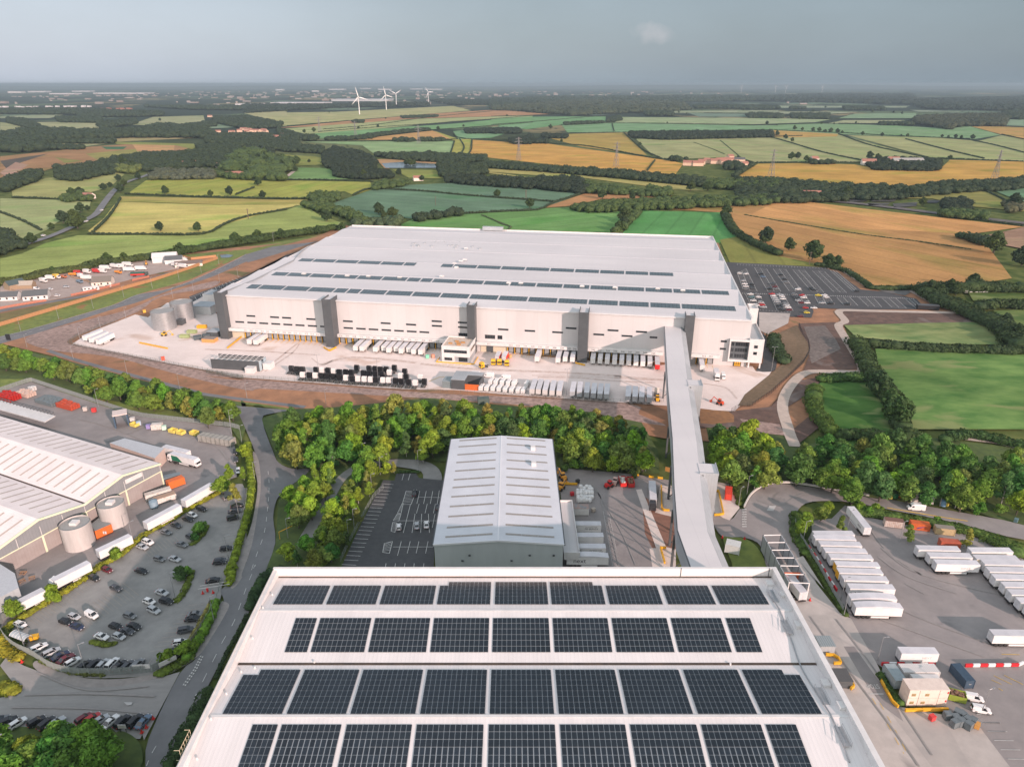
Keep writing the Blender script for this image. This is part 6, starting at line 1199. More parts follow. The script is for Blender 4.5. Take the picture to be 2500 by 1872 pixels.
# orange plant room and tanks in the left yard
PR = thing('plant_room', 'orange walled plant room with grey flat roof between the two silos', 'plant room'); qbox(ccw(P('J 820,1320 885,1265 1000,1320 850,1385', 3.6)), 0, 3.6, 'wall', ORANGE, PR, plain('flat_grey', '8b8f8f'))
for dx in (0, 1.3): MB().box(-.35, .35, -.1, .1, 1.2, 2.2).build('warning_notice', WHITE, PR, loc=(g('J', 935+dx*18, 1400-dx*8, 1.5)[0], g('J', 935, 1400, 1.5)[1]-.1, 0))
container('J', 1510, 945, 1635, 900, 'orange open container at the corner of the gabled warehouse', ORANGE, L=6, Wd=2.8, h=3, name='waste_container'); container('J', 1475, 905, 1590, 880, 'grey container behind the orange one', plain('grey_cont', '7e8a90'), L=7, Wd=2.8, h=2.6)
container('J', 1320, 1060, 1510, 1005, 'rusty white tank skip beside the gable corner', RUST, L=9, Wd=2.6, h=2.4, name='waste_container'); container('J', 1405, 1095, 1550, 1050, 'second rusty white tank skip with dust brown top', RUST, L=7.5, Wd=2.6, h=2.2, name='waste_container', mtop=plain('dusty', 'a98f7c'))
t = thing('fuel_tank', 'round blue grey tank beside the rusty white skips', 'tank', (*g('J', 1380, 1140, 1.5), zs[0])); MB().cyl(0, 0, 0, 2.6, 1.5, 20).build('shell', plain('tank_blue', '7f95a3'), t, smooth_=True); MB().cyl(0, 0, 2.6, 3.1, 1.5, 20, r2=.3).build('dome', plain('tank_blue', '7f95a3'), t)
container('J', 1800, 515, 2090, 565, 'long grey flat roofed store by the estate fence', mat('grey_store', lin('a7a49c'), lin('8d8b86'), scale=.6, ribs=(0, 2.4), ribcol=.4), L=17, Wd=3.6, h=3, name='storage_unit', cat='store')
container('J', 1365, 430, 1450, 425, 'dirty white box by the skips and fence', RUST, L=4.5, h=2.6, name='storage_box', cat='store')
PF = thing('gantry', 'blue steel portal frame standing in the old yard', 'gantry', (*g('J', 1080, 440), zs[0]), radians(28)); MB().box(-2, -1.4, -3, 3, 0, 6).build('side_frame', BLUE, PF); MB().box(1.4+2, 2+2, -3, 3, 0, 6).build('side_frame', BLUE, PF); MB().box(-2, 4, -3, 3, 6, 6.5).build('top_beam', plain('pinkish_white', 'd8c8c2'), PF)
# pallet stacks: every stack an object
def stack(r, x, y, w, d, h, n, m, label, ang=0, name='pallet_stack'):
    p = g(r, x, y, h/2); t = thing(name, label, 'pallets', (*p, zs[0]), ang); k = 0; nx = max(1, int(w/1.25)); ny = max(1, int(d/1.25)); me = MB()
    lay = MB()
    for q in range(6): lay.box(-.55, .55, -.5, .5, q*h/6+.03, (q+1)*h/6-.06)
    me = lay.mesh('pallet', m)
    for i in range(nx):
        for j in range(ny): obj('pallet', me, t, ((i-nx/2+.5)*1.25, (j-ny/2+.5)*1.25, 0)).scale = (1, 1, random.uniform(.75, 1.05))
    return t
stack('J', 75, 175, 12, 7, 3, 1, plain('red_crate', 'b5271f'), 'stack of red plastic crates at the left edge', LA); stack('J', 610, 255, 12, 6, 2.6, 1, mat('orange_red_crate', lin('c4553a'), lin('a8442e'), scale=.5), 'stack of orange red crates on the old yard', LA)
stack('J', 450, 215, 13, 8, 2.0, 1, mat('steel_stillage', lin('7d898d'), lin('5c686d'), scale=.6), 'block of grey steel stillages beside the orange crates', LA); stack('J', 230, 150, 10, 6, 2.2, 1, mat('pale_pallet', lin('d6c0b4'), lin('c0a294'), scale=.5), 'stack of pale timber pallets behind the red crates', LA)
stack('J', 290, 105, 4, 3, 2.2, 1, WHITE, 'small stack of white cartons near the fence corner', LA)
# white bulk bags
BAG = loft([[(.5*cos(a)*k, .5*sin(a)*k, z) for a in [2*pi*j/10 for j in range(10)]] for z, k in ((0, .9), (.3, 1.1), (.8, 1.12), (1.1, .9), (1.2, .3))]).mesh('bulk_bag', mat('white_bag', (.75, .75, .75), (.6, .6, .6), scale=1.5)); bi = 0
for iy in range(5):
    for ix in range(6):
        if (iy == 4 and ix in (0, 5)) or (iy == 0 and ix == 5): continue
        p = g('M', 1330+ix*25, 1000-iy*27, .8); o = obj('bulk_bag', BAG, None, (p[0]+random.uniform(-.2, .2), p[1]+random.uniform(-.2, .2), zs[0]), random.random()); o.scale = (1.5, 1.5, random.uniform(1.1, 2.0)); bi += 1
        tag(o, f'{ordn(ix)} white bulk bag in the {ordn(iy)} row of the heap behind the small hut', 'bulk bag', 'heap of white bulk bags')
GB = MB().box(-.9, .9, -.75, .75, 0, 1.9).mesh('wrapped_cage', mat('grey_wrap', lin('6f787c'), lin('5a6367'), scale=.8, rough=.4))
for i, (x, y) in enumerate([(1030, 1250), (1150, 1290), (1240, 1350), (1140, 1370), (1250, 1240), (1340, 1320), (1360, 1400), (1420, 1340), (1180, 1210)]):
    p = g('a', x, y, 1); o = obj('wrapped_cage', GB, None, (*p, zs[0]), .1*i); tag(o, f'{ordn([8,0,1,3,4,2,5,6,7].index(i))} grey wrapped roll cage from the left below the yellow rail', 'roll cage', 'cluster of grey roll cages')
# red tractor / telehandler / digger
def plant(r, x, y, ang, m, name, label, cat, arm=True):
    t = thing(name, label, cat, (*g(r, x, y, .8), zs[0]), ang); MB().box(-1.6, 1.6, -.8, .8, .6, 1.5).box(-1.5, -.3, -.9, .9, 1.5, 1.9).build('body', m, t); MB().box(-.2, 1.0, -.7, .7, 1.5, 2.7).build('cab', GLASS, t); MB().box(-.3, 1.1, -.8, .8, 2.7, 2.85).build('cab_roof', m, t)
    for xx in (-1.1, 1.1):
        for s_ in (-1, 1): MB().ycyl(0, 0, -.2, .2, .6, 12).build('wheel', RUBBER, t, loc=(xx, s_*.95, .6))
    if arm: MB().tube((1, 0, 1.8), (3.6, 0, 3.2), .2, 5).tube((3.6, 0, 3.2), (4.8, 0, .8), .16, 5).box(4.4, 5.4, -.6, .6, .2, .9).build('arm', m, t)
    return t
plant('M', 1605, 872, .6, RED, 'loader', 'red loading vehicle beside the two red skips', 'loader', False); plant('M', 1660, 845, 1.2, plain('pinkish_load', 'c9a9a0'), 'trailer_mixer', 'small pale trolley beside the red loader', 'trolley', False)
plant('M', 1195, 800, 2, plain('amber', 'e0a040'), 'digger', 'amber digger parked by the mid warehouse corner', 'digger'); plant('M', 1175, 890, 1, plain('amber', 'e0a040'), 'digger', 'amber machine below the yellow barrier bar', 'digger')
plant('N', 765, 130, 2.4, plain('orange_red_plant', 'd8502c'), 'digger', 'orange red mini digger on the yard beside the bridge', 'digger'); plant('E', 1475, 985, .2, plain('plant_yellow', 'e0b23a'), 'digger', 'yellow digger in front of the nearer sprinkler tank', 'digger')
plant('H', 385, 1385, 1.5, YEL, 'yard_machine', 'yellow yard machine below the cream lorry cab', 'loader', False)
plant('E', 1315, 350, 2, plain('amber', 'e0a040'), 'digger', 'amber digger at the back of the caravan yard', 'digger')
# wash bay with open top frame
WB = thing('wash_bay', 'open topped grey steel wash bay with cross beams beside the solar roof', 'wash bay'); A_ = P('c 1365,755 1590,750 1945,1360 1690,1350', 6.5)
for a, b, nm in ((A_[0], A_[3], 'side_wall'), (A_[1], A_[2], 'side_wall')):
    wallline([a, b], 5.9, .25, .6).build(nm, GREYC, WB)
for k in range(7):
    f_ = k/6; a = (A_[0][0]+(A_[3][0]-A_[0][0])*f_, A_[0][1]+(A_[3][1]-A_[0][1])*f_); b = (A_[1][0]+(A_[2][0]-A_[1][0])*f_, A_[1][1]+(A_[2][1]-A_[1][1])*f_)
    MB().tube((*a, 6.4), (*b, 6.4), .2, 4).build('cross_beam', WHITE, WB)
    for q in (a, b): MB().box(q[0]-.15, q[0]+.15, q[1]-.15, q[1]+.15, 0, 6.6).build('post', WHITE if k == 6 else DGREY, WB)
f_ = .74; a = (A_[0][0]+(A_[3][0]-A_[0][0])*f_, A_[0][1]+(A_[3][1]-A_[0][1])*f_); b = (A_[1][0]+(A_[2][0]-A_[1][0])*f_, A_[1][1]+(A_[2][1]-A_[1][1])*f_)
MB().tube((*a, 5), (*b, 5), .35, 6).tube((a[0]+.8, a[1], 0), (a[0]+.8, a[1], 5), .4, 6).tube((b[0]-.8, b[1], 0), (b[0]-.8, b[1], 5), .4, 6).build('brush_gantry', mat('red_orange', (.65, .12, .03), None), WB)
# ================================================================== VEGETATION
def leafmat(name, val=1.0, trans=0.25):
    m = bpy.data.materials.new(name); m.use_nodes = True; n, l = m.node_tree.nodes, m.node_tree.links; b = n['Principled BSDF']; b.inputs['Roughness'].default_value = 0.75; b.inputs['Specular IOR Level'].default_value = 0.25
    oi = n.new('ShaderNodeObjectInfo'); tcx = n.new('ShaderNodeTexCoord'); geo = n.new('ShaderNodeNewGeometry'); col = oi.outputs['Color']
    def mul(col, v):
        mu = n.new('ShaderNodeVectorMath'); mu.operation = 'SCALE'; l.new(col, mu.inputs[0]); l.new(v, mu.inputs['Scale']); return mu.outputs[0]
    t = n.new('ShaderNodeTexNoise'); t.inputs['Scale'].default_value = 0.55; t.inputs['Detail'].default_value = 4; l.new(geo.outputs['Position'], t.inputs[0])
    r = n.new('ShaderNodeMapRange'); r.inputs[1].default_value = .3; r.inputs[2].default_value = .7; r.inputs[3].default_value = .6*val; r.inputs[4].default_value = 1.45*val; l.new(t.outputs[0], r.inputs[0]); col = mul(col, r.outputs[0])
    t2 = n.new('ShaderNodeTexWhiteNoise'); v = n.new('ShaderNodeVectorMath'); v.operation = 'SNAP'; v.inputs[1].default_value = (.5, .5, .5); l.new(tcx.outputs['Object'], v.inputs[0]); l.new(v.outputs[0], t2.inputs[0])
    r2 = n.new('ShaderNodeMapRange'); r2.inputs[3].default_value = .72; r2.inputs[4].default_value = 1.3; l.new(t2.outputs[0], r2.inputs[0]); col = mul(col, r2.outputs[0])
    # hue drift toward yellow
    t3 = n.new('ShaderNodeTexNoise'); t3.inputs['Scale'].default_value = .09; t3.inputs['Detail'].default_value = 2; l.new(geo.outputs['Position'], t3.inputs[0])
    r3 = n.new('ShaderNodeMapRange'); r3.inputs[1].default_value = .42; r3.inputs[2].default_value = .64; r3.inputs[3].default_value = 0; r3.inputs[4].default_value = .45; l.new(t3.outputs[0], r3.inputs[0])
    mx = n.new('ShaderNodeMix'); mx.data_type = 'RGBA'; mx.blend_type = 'MULTIPLY'; l.new(r3.outputs[0], mx.inputs[0]); l.new(col, mx.inputs[6]); mx.inputs[7].default_value = (1.2, 1.08, .6, 1); col = mx.outputs[2]
    l.new(col, b.inputs['Base Color']); tr = n.new('ShaderNodeBsdfTranslucent'); l.new(col, tr.inputs[0]); ms = n.new('ShaderNodeMixShader'); ms.inputs[0].default_value = trans
    l.new(b.outputs[0], ms.inputs[1]); l.new(tr.outputs[0], ms.inputs[2]); l.new(ms.outputs[0], n['Material Output'].inputs[0]); return m
LEAF = leafmat('foliage'); LEAFF = leafmat('far_foliage', 1.0, .1)
BARK = mat('bark', (.10, .08, .06), (.06, .05, .04), scale=2, rough=.9); BIRCHB = mat('birch_bark', (.45, .43, .40), (.2, .18, .16), scale=2, rough=.9)
def npmesh(name, V, F_, m):
    me = bpy.data.meshes.new(name); nv, nf = len(V), len(F_); k = F_.shape[1]
    me.vertices.add(nv); me.vertices.foreach_set('co', V.astype(np.float32).ravel()); me.loops.add(nf*k); me.loops.foreach_set('vertex_index', F_.astype(np.int32).ravel())
    me.polygons.add(nf); me.polygons.foreach_set('loop_start', np.arange(0, nf*k, k, dtype=np.int32)); me.polygons.foreach_set('loop_total', np.full(nf, k, dtype=np.int32)); me.materials.append(m); me.update(calc_edges=True); return me
ICO_V = None
def ico(sub=1):
    t = (1+5**.5)/2; v = np.array([(-1,t,0),(1,t,0),(-1,-t,0),(1,-t,0),(0,-1,t),(0,1,t),(0,-1,-t),(0,1,-t),(t,0,-1),(t,0,1),(-t,0,-1),(-t,0,1)], float); v /= np.linalg.norm(v[0])
    f = [(0,11,5),(0,5,1),(0,1,7),(0,7,10),(0,10,11),(1,5,9),(5,11,4),(11,10,2),(10,7,6),(7,1,8),(3,9,4),(3,4,2),(3,2,6),(3,6,8),(3,8,9),(4,9,5),(2,4,11),(6,2,10),(8,6,7),(9,8,1)]
    v = [tuple(x) for x in v]
    for _ in range(sub):
        nf = []; c = {}
        def mid(a, b):
            k = (min(a, b), max(a, b))
            if k not in c: p = np.array(v[a])+np.array(v[b]); p /= np.linalg.norm(p); v.append(tuple(p)); c[k] = len(v)-1
            return c[k]
        for a, b, d in f: x, y, z = mid(a, b), mid(b, d), mid(d, a); nf += [(a, x, z), (b, y, x), (d, z, y), (x, y, z)]
        f = nf
    return np.array(v), np.array(f)
IV0, IF0 = ico(0); IV1, IF1 = ico(1)
def leaves_on(C, N, size):
    """triangles at points C facing roughly N"""
    n = len(C); jit = rng.normal(0, .45, (n, 3)); nn = N + jit; nn /= np.linalg.norm(nn, axis=1, keepdims=True)
    a = np.cross(nn, rng.normal(0, 1, (n, 3))); a /= np.linalg.norm(a, axis=1, keepdims=True); b = np.cross(nn, a); s = (size*rng.uniform(.6, 1.4, n))[:, None]
    V = np.stack([C - a*s*.6 - b*s*.4, C + a*s*.6 - b*s*.4, C + b*s*.75], 1).reshape(-1, 3); return V, np.arange(3*n).reshape(-1, 3)
def join(parts):
    V = []; F_ = []; o = 0
    for v, f in parts: V.append(v); F_.append(f+o); o += len(v)
    return np.concatenate(V), np.concatenate(F_)
def crown(R_, H_, z0, nl, nleaf, leaf, kind='round'):
    lob = []
    for i in range(nl):
        a = rng.uniform(0, 2*pi); t = (i+.5)/nl; z = z0 + H_*(.12+.8*t)
        prof = {'round': sin(pi*min(1, .18+.80*t))**.7, 'tall': (1-t)**.55*.95+.12, 'cone': (1-t)*.95+.1}[kind]; rr = R_*prof; d = rr*rng.uniform(.15, .78)
        lob.append((d*cos(a), d*sin(a), z, max(.45*R_*.6, rr*rng.uniform(.28, .52))))
    parts = []; per = max(6, nleaf//nl)
    for x, y, z, r in lob:
        parts.append((IV0*[r*.8, r*.8, r*.7]+[x, y, z], IF0)); d = rng.normal(0, 1, (per, 3)); d[:, 2] = np.abs(d[:, 2])*1.0-.25; d /= np.linalg.norm(d, axis=1, keepdims=True)
        C = d*[r, r, r*.85]*rng.uniform(.8, 1.32, per)[:, None]+[x, y, z]; parts.append(leaves_on(C, d, leaf))
    return join(parts)
KINDS_T = {}
def mk(kind, n, args, bark, th, tr_):
    L_ = []
    for i in range(n):
        v, f = crown(*[a*rng.uniform(.9, 1.1) if j < 2 else a for j, a in enumerate(args[:-1])], args[-1]); cm = npmesh('crown', v, f, LEAF)
        mb = MB(); mb.tube((0, 0, 0), (rng.uniform(-.3, .3), rng.uniform(-.3, .3), th), tr_, 6, 0, tr_*.45)
        for q in range(4): a = rng.uniform(0, 6.28); mb.tube((0, 0, th*(.45+.12*q)), (cos(a)*args[0]*.5, sin(a)*args[0]*.5, th*(.8+.08*q)), tr_*.35, 4, 0, tr_*.12)
        L_.append((cm, mb.mesh('trunk', bark)))
    KINDS_T[kind] = L_
mk('broadleaf_tree', 6, (4.1, 8.4, 1.4, 26, 3000, .60, 'round'), BARK, 5.5, .28)
mk('birch_tree', 5, (2.6, 9.4, 1.0, 20, 2000, .50, 'tall'), BIRCHB, 6.5, .16)
mk('bush', 4, (2.0, 2.6, 0.0, 8, 700, .45, 'round'), BARK, 1.2, .1)
mk('field_tree', 4, (5.6, 9.5, 1.0, 22, 1700, 1.0, 'round'), BARK, 5, .45)
GREENS = [tuple(v*1.5 for v in c) for c in ((.115, .185, .020), (.080, .165, .024), (.150, .215, .022), (.050, .125, .026), (.100, .145, .030), (.055, .105, .030), (.155, .165, .035))]
HUEN = ['yellow green', 'mid green', 'bright lime green', 'deep green', 'olive green', 'dark green', 'rusty olive']
def tree(kind, x, y, s, col, label, group=None, zsc=1.0):
    cm, tm = random.choice(KINDS_T[kind]); t = thing(kind, label, 'bush' if kind == 'bush' else 'tree', (x, y, zs[0] if y < 700 else 0), random.random()*6.28, group); t.scale = (s, s, s*zsc)
    c = obj('crown', cm, t); c.color = (*col, 1)
    if kind != 'bush': obj('trunk', tm, t)
    return t
def scatter(poly, sp, jit=.35, inv=None):
    xs = [p[0] for p in poly]; ys = [p[1] for p in poly]; o = []; y = min(ys); row = 0
    while y < max(ys):
        x = min(xs) + (row % 2)*sp/2
        while x < max(xs):
            px, py = x+random.uniform(-jit, jit)*sp, y+random.uniform(-jit, jit)*sp
            if inpoly(px, py, poly): o.append((px, py))
            x += sp
        y += sp*.87; row += 1
    return o
def wood(s, sp, mix, where, group, smin=.75, smax=1.1, z=6, pal=None, edgebush=True):
    poly = P(s, z); pts = scatter(poly, sp)
    for x, y in pts:
        u = random.random(); kind = 'birch_tree' if u < mix[0] else ('broadleaf_tree' if u < mix[0]+mix[1] else 'bush'); ci = random.choice(pal or [0, 0, 1, 1, 2, 3, 4, 5, 6])
        s_ = random.uniform(smin, smax)*(.97 if kind == 'birch_tree' else 1)
        nm = {'birch_tree': 'slender birch', 'broadleaf_tree': 'round crowned tree', 'bush': 'bush'}[kind]
        xs_ = [q[0] for q in poly]; fx = (x-min(xs_))/(max(xs_)-min(xs_)); ys_ = [q[1] for q in poly]; fy = (y-min(ys_))/(max(ys_)-min(ys_))
        sz = 'big ' if s_ > smin+(smax-smin)*.66 else ('small ' if s_ < smin+(smax-smin)*.33 else '')
        where_ = where + ', ' + ('left end' if fx < .2 else 'left part' if fx < .4 else 'middle' if fx < .6 else 'right part' if fx < .8 else 'right end') + (' far side' if fy > .6 else ' near side' if fy < .35 else '') * (len(where) < 24)
        nm = sz + nm
        LBL.append((f"{HUEN[ci]} {nm} {where_}", x))
        tree(kind, x, y, s_*(1.3 if kind == 'bush' else 1), tuple(c*random.uniform(.85, 1.15) for c in GREENS[ci]), LBL[-1][0], group, random.uniform(.85, 1.15))
    return len(pts)
NT = {}; LBL = []
NT['w1'] = wood('L 560,250 900,210 1300,190 1700,160 2040,190 M 0,150 600,215 1300,240 1700,290 1880,340 1950,480 1960,640 1600,660 1180,600 1090,440 200,440 L 1980,560 1500,560 1250,620 1000,640 760,690 560,640 470,480', 6.6, (.30, .62), 'in the central wood', 'trees in the central wood', .88, 1.28)
NT['w1s'] = wood('M 1180,610 1600,640 1960,650 2020,720 1850,750 1500,705 1200,710', 4.2, (.05, .1), 'in the scrub below the central wood', 'shrubs below the central wood', .7, 1.2, 2)
NT['w1b'] = wood('L 640,860 800,740 960,700 1060,690 960,800 860,960 740,1130 560,1220 510,1200 520,1000', 5.3, (.45, .5), 'beside the curving lane', 'trees beside the curving lane', .7, .95, 5)
NT['w1c'] = wood('L 1190,720 1320,700 1380,800 1240,1000 1100,1280 960,1500 620,1500 560,1450 700,1400 830,1180 980,960 1110,830', 4.9, (.6, .3), 'beside the dark car park', 'trees along the dark car park', .6, .85, 5)
NT['w2'] = wood('N 690,430 1100,440 1380,560 1380,700 1300,800 1080,800 900,780 760,780', 6.6, (.15, .78), 'by the link bridge', 'trees right of the bridge', 1.0, 1.35)
NT['w2b'] = wood('N 1420,520 1700,480 O 350,290 1000,330 1500,390 2208,460 2300,900 1750,830 1050,740 600,740 200,640 40,620', 7.1, (.2, .7), 'in the right-hand wood', 'trees in the right-hand wood', .9, 1.35, 6, [0, 1, 1, 3, 3, 4, 5, 5])
NT['w3'] = wood('E -200,1120 0,1150 500,1260 1300,1460 1800,1560 2080,1656 J 2100,340 1900,420 1500,280 900,150 E 700,1400 300,1280 0,1240 -200,1220', 6.6, (.08, .85), 'in the left tree belt', 'trees in the left belt', .8, 1.15, 5, [1, 1, 4, 4, 5, 3, 6])
NT['w4'] = wood('K -150,1430 200,1400 500,1370 700,1400 860,1440 880,1656 860,1900 -150,1900', 4.9, (.1, .85), 'in the bottom left clump', 'trees at the bottom left', .9, 1.3, 5, [0, 0, 1, 1, 2, 3])
# named single trees near the camera
for r, x, y, k, s, ci, lab in [('O',245,1030,'broadleaf_tree',.62,0,'round yellow green shrub at the corner of the right-hand yard'),('O',190,1100,'broadleaf_tree',.6,0,'lower yellow green shrub against the yard fence corner'),('O',380,970,'broadleaf_tree',.65,4,'broad olive shrub inside the yard entrance curve'),('O',450,900,'broadleaf_tree',.45,2,'small lime tree at the top of the yard shrubs'),
 ('O',555,1070,'birch_tree',.68,4,'upright olive birch standing by the lamp post'),('O',1165,1150,'birch_tree',.72,4,'slender birch on the small kerbed island in the yard'),('O',1700,1200,'birch_tree',.72,6,'rusty birch beside the red container'),
 ('J',2000,1010,'broadleaf_tree',.8,0,'large yellow green tree by the end of the trailer lane'),('J',2110,1090,'birch_tree',.85,6,'drooping golden tree at the car park corner'),('J',2060,890,'birch_tree',.7,0,'golden birch above the car park corner trees'),('J',2195,700,'broadleaf_tree',.6,2,'bright lime tree beside the old yard gate'),('J',2190,900,'birch_tree',.6,0,'golden tree beside the narrow grass strip'),
 ('J',1040,1620,'bush',1.5,0,'yellow green bush at the tail of the short trailer'),('K',430,290,'bush',1.8,0,'big yellow bush in the flower hedge by the lorry cab'),('K',110,430,'broadleaf_tree',.65,0,'yellow leaved tree in front of the short trailer'),
 ('J',1795,1390,'bush',1.5,1,'green bush on the long car park island'),('J',1750,1450,'bush',1.0,3,'darker bush on the long car park island'),('K',1440,120,'bush',1.5,5,'dark bush on the triangular car park island'),('K',1500,100,'bush',1.2,1,'green bush on the triangular car park island'),
 ('K',1340,790,'bush',1.3,0,'yellow green bush by the lower entrance sign'),('K',1480,740,'bush',1.5,0,'yellow green shrub at the hedge end by the sign'),
 ('L',570,1510,'broadleaf_tree',.7,2,'round lime tree by the small curved fence'),('L',900,1560,'bush',2.2,4,'dry looking bush at the corner of the solar roof'),('L',450,420,'birch_tree',.5,2,'small lime birch alone on the grass by the junction'),
 ('L',1440,740,'bush',1.6,2,'yellow bush at the car park corner'),('L',1515,730,'birch_tree',.5,6,'small golden birch at the car park corner'),
 ('O',720,890,'bush',1.3,0,'lime shrub above the slanted trailer'),('O',800,930,'bush',1.3,1,'green shrub behind the slanted trailer'),('O',885,900,'bush',1.2,0,'lime shrub beside the lane hedge'),('O',1420,1000,'bush',1.0,1,'green shrub behind the ochre container')]:
    p = g(r, x, y, 3*s if k != 'bush' else 1); tree(k, p[0], p[1], s, GREENS[ci], lab)
# single trees out in the fields
FT = [('A',1240,1300,.9),('A',1530,1300,.9),('A',1275,1015,1.1),('A',1625,1030,.8),('A',1778,1025,1.15),('A',1990,945,1.1),('A',2030,1045,.8),('A',600,1280,1.7),('A',250,1395,1.0),('A',400,1290,.7),('A',490,1235,1.2),('A',625,1155,1.1),('A',570,1200,1.0),('A',680,1140,.6),('A',800,980,.9),('A',850,960,.7),('A',930,1000,1.2),('A',1070,900,1.0),('A',915,915,1.0),('A',960,950,.9),('A',950,800,1.6),('A',1030,820,1.4),('A',560,1035,1.1),('A',620,1025,1.1),('A',1235,450,1.1),('A',2000,770,1.6),('A',2180,740,.9),('A',1870,790,.9),
 ('B',95,950,1.1),('B',130,1040,.9),('B',625,1220,1.2),('B',1025,1170,1.3),('B',1135,1190,1.1),('B',1940,1035,.9),('B',1065,1205,.8),('B',395,785,1.4),('B',380,840,1.0),('B',285,740,.8),('B',100,775,1.4),('B',490,770,.6),('B',910,890,1.3),('B',825,900,.8),('B',1185,870,1.1),('B',1360,912,.8),('B',455,545,1.1),('B',525,537,1.3),('B',870,512,.9),('B',1020,500,1.0),('B',1485,520,1.1),('B',1680,497,.8),('B',2015,415,.9),('B',315,380,1.2),('B',645,388,.7),('B',1240,790,1.0),('B',1270,795,1.2),('B',1300,790,.9),('B',860,460,1.2),('B',1080,435,.6),('B',1225,425,.7),
 ('C',45,1035,.9),('C',295,1120,1.1),('C',1020,1220,1.3),('C',1020,1265,1.1),('C',985,1300,1.0),('C',855,1050,1.1),('C',1535,990,1.2),('C',1665,990,1.3),('C',1815,1180,1.1),('C',2115,1390,1.4),('C',1145,640,.8),('C',740,475,1.0),('C',835,465,.8),('C',1355,470,.6),('C',2125,478,1.0),('C',540,615,.8),('C',455,510,1.4),('C',120,415,.8),('C',1445,390,1.0),('C',1505,400,.8),('C',1090,1055,.9),
 ('D',215,1395,.9),('D',395,1450,1.1),('D',575,1525,1.55),('D',700,1570,1.0),('D',770,1575,.9),('D',1975,1470,1.8),('D',2190,1570,1.6),('D',840,1040,1.4),('D',1325,1040,1.4),('D',1425,1105,1.0),('D',2125,1120,1.6),('D',305,565,1.4),('D',370,590,1.2),('D',425,610,1.0),('D',965,560,1.1),('D',1115,568,1.0),('D',1262,572,.7),('D',1312,572,.9),('D',1578,578,.8),('D',1628,582,.7),('D',1682,583,1.0),('D',1728,588,.9),('D',1812,592,1.2),('D',440,520,1.4),('D',500,525,1.0),('D',585,532,1.2),('D',630,532,1.3),('D',675,540,1.0),('D',720,540,1.3),('D',770,545,1.3),('D',808,548,.9),('D',228,478,1.2),('D',648,475,.9),('D',745,478,.7),('D',478,440,1.4),('D',585,385,1.6),('D',1040,385,1.6),('D',1205,390,1.2),('D',1270,398,1.2),('D',1015,745,1.4),('D',1078,755,1.2),('D',1640,745,.8),('D',418,748,1.3),('D',465,742,1.2),('D',530,765,1.1),('D',680,350,1.2),('D',915,470,.8)]
cnt = 0
desc = {'A': 'in the left yellow fields', 'B': 'in the green fields behind', 'C': 'in fields above the roof', 'D': 'in the right golden fields'}
FT.sort(key=lambda q: (q[0], q[1])); num_ = {}
tt_ = {k: sum(1 for q in FT if q[0] == k) for k in 'ABCD'}
for r, x, y, s in FT:
    n = num_.get(r, 0); num_[r] = n+1; p = g(r, x, y+10, 0); c = random.choice([(.045, .075, .03), (.05, .085, .03), (.035, .06, .03), (.06, .09, .03)]); big = 'large dark' if s > 1.25 else ('small dark' if s < .85 else 'dark round')
    tree('field_tree', p[0], p[1], s, c, f"{big} tree, {ordn(n)} from the left {desc[r]}", 'single trees in the fields')
# ------------------------------------------------------------------ hedges built as leafy banks
def hedge(name, path, w, h, leaf, col, label, cat='hedge', dens=1.0, kind=None, wob=.25, group=None, z0=0.0):
    q = resample(path, max(.8, w*.45)); parts = []; n = len(q)
    if n < 3: return
    for i in range(n):
        x, y = q[i]; k = rng.uniform(1-wob, 1+wob); parts.append((IV0*[w*.5*k, w*.5*k, h*.5*k]+[x+rng.uniform(-.1, .1)*w, y+rng.uniform(-.1, .1)*w, z0+h*.45*k], IF0))
    L_ = sum(hypot(b[0]-a[0], b[1]-a[1]) for a, b in zip(q, q[1:])); m_ = int(L_*(w+2*h)*dens*1.1/(leaf*leaf)); m_ = min(m_, 24000)
    t = rng.uniform(0, n-1.001, m_); i = t.astype(int); f = (t-i)[:, None]; Q = np.array(q); c = Q[i]*(1-f)+Q[i+1]*f; d = Q[np.minimum(i+1, n-1)]-Q[i]; d /= np.linalg.norm(d, axis=1, keepdims=True)+1e-9
    a = rng.uniform(-.15*pi, 1.15*pi, m_); side = np.cos(a); up = np.sin(a); k = 1+wob*.9*np.sin(t*1.7+rng.uniform(0, 6))*np.cos(t*.63)+rng.uniform(-.12, .12, m_)
    N = np.stack([-d[:, 1]*side, d[:, 0]*side, up], 1); C = np.stack([c[:, 0]-d[:, 1]*side*w*.5*k, c[:, 1]+d[:, 0]*side*w*.5*k, z0+np.maximum(.1, h*.5+up*h*.5*k)], 1)
    parts.append(leaves_on(C, N, leaf)); V, F_ = join(parts); o = obj(name, npmesh(name, V, F_, LEAF), None); o.color = (*col, 1)
    return tag(o, label, cat if kind is None else None, group, kind)
hedge('hedge', smooth(P('L 200,490 215,620 230,760 235,860 225,960 190,1150 130,1350 70,1550 20,1656 K 1880,40 1840,190', 1), 4), 2.6, 2.0, .35, (.20, .28, .03), 'long clipped lime hedge curving beside the estate road')
hedge('hedge', smooth(P('K 1735,320 1700,430 1640,560 1560,690 1490,770', 1), 4), 2.8, 1.8, .35, (.13, .26, .03), 'clipped green hedge along the lower part of the estate road')
hedge('hedge', smooth(P('K 1700,320 1640,430 1570,560 1510,650', 1), 4), 1.2, 1.4, .3, (.26, .25, .09), 'pale blossoming strip inside the lower clipped hedge')
hedge('hedge', smooth(P('J 1960,1030 1830,1100 1700,1170 1500,1290 1290,1410 1150,1530 1050,1610 K 830,10 700,110 560,210 400,300 260,390 120,470 60,530', 1), 4), 2.4, 1.3, .35, (.26, .28, .03), 'long yellow flowering hedge beside the parked trailers')
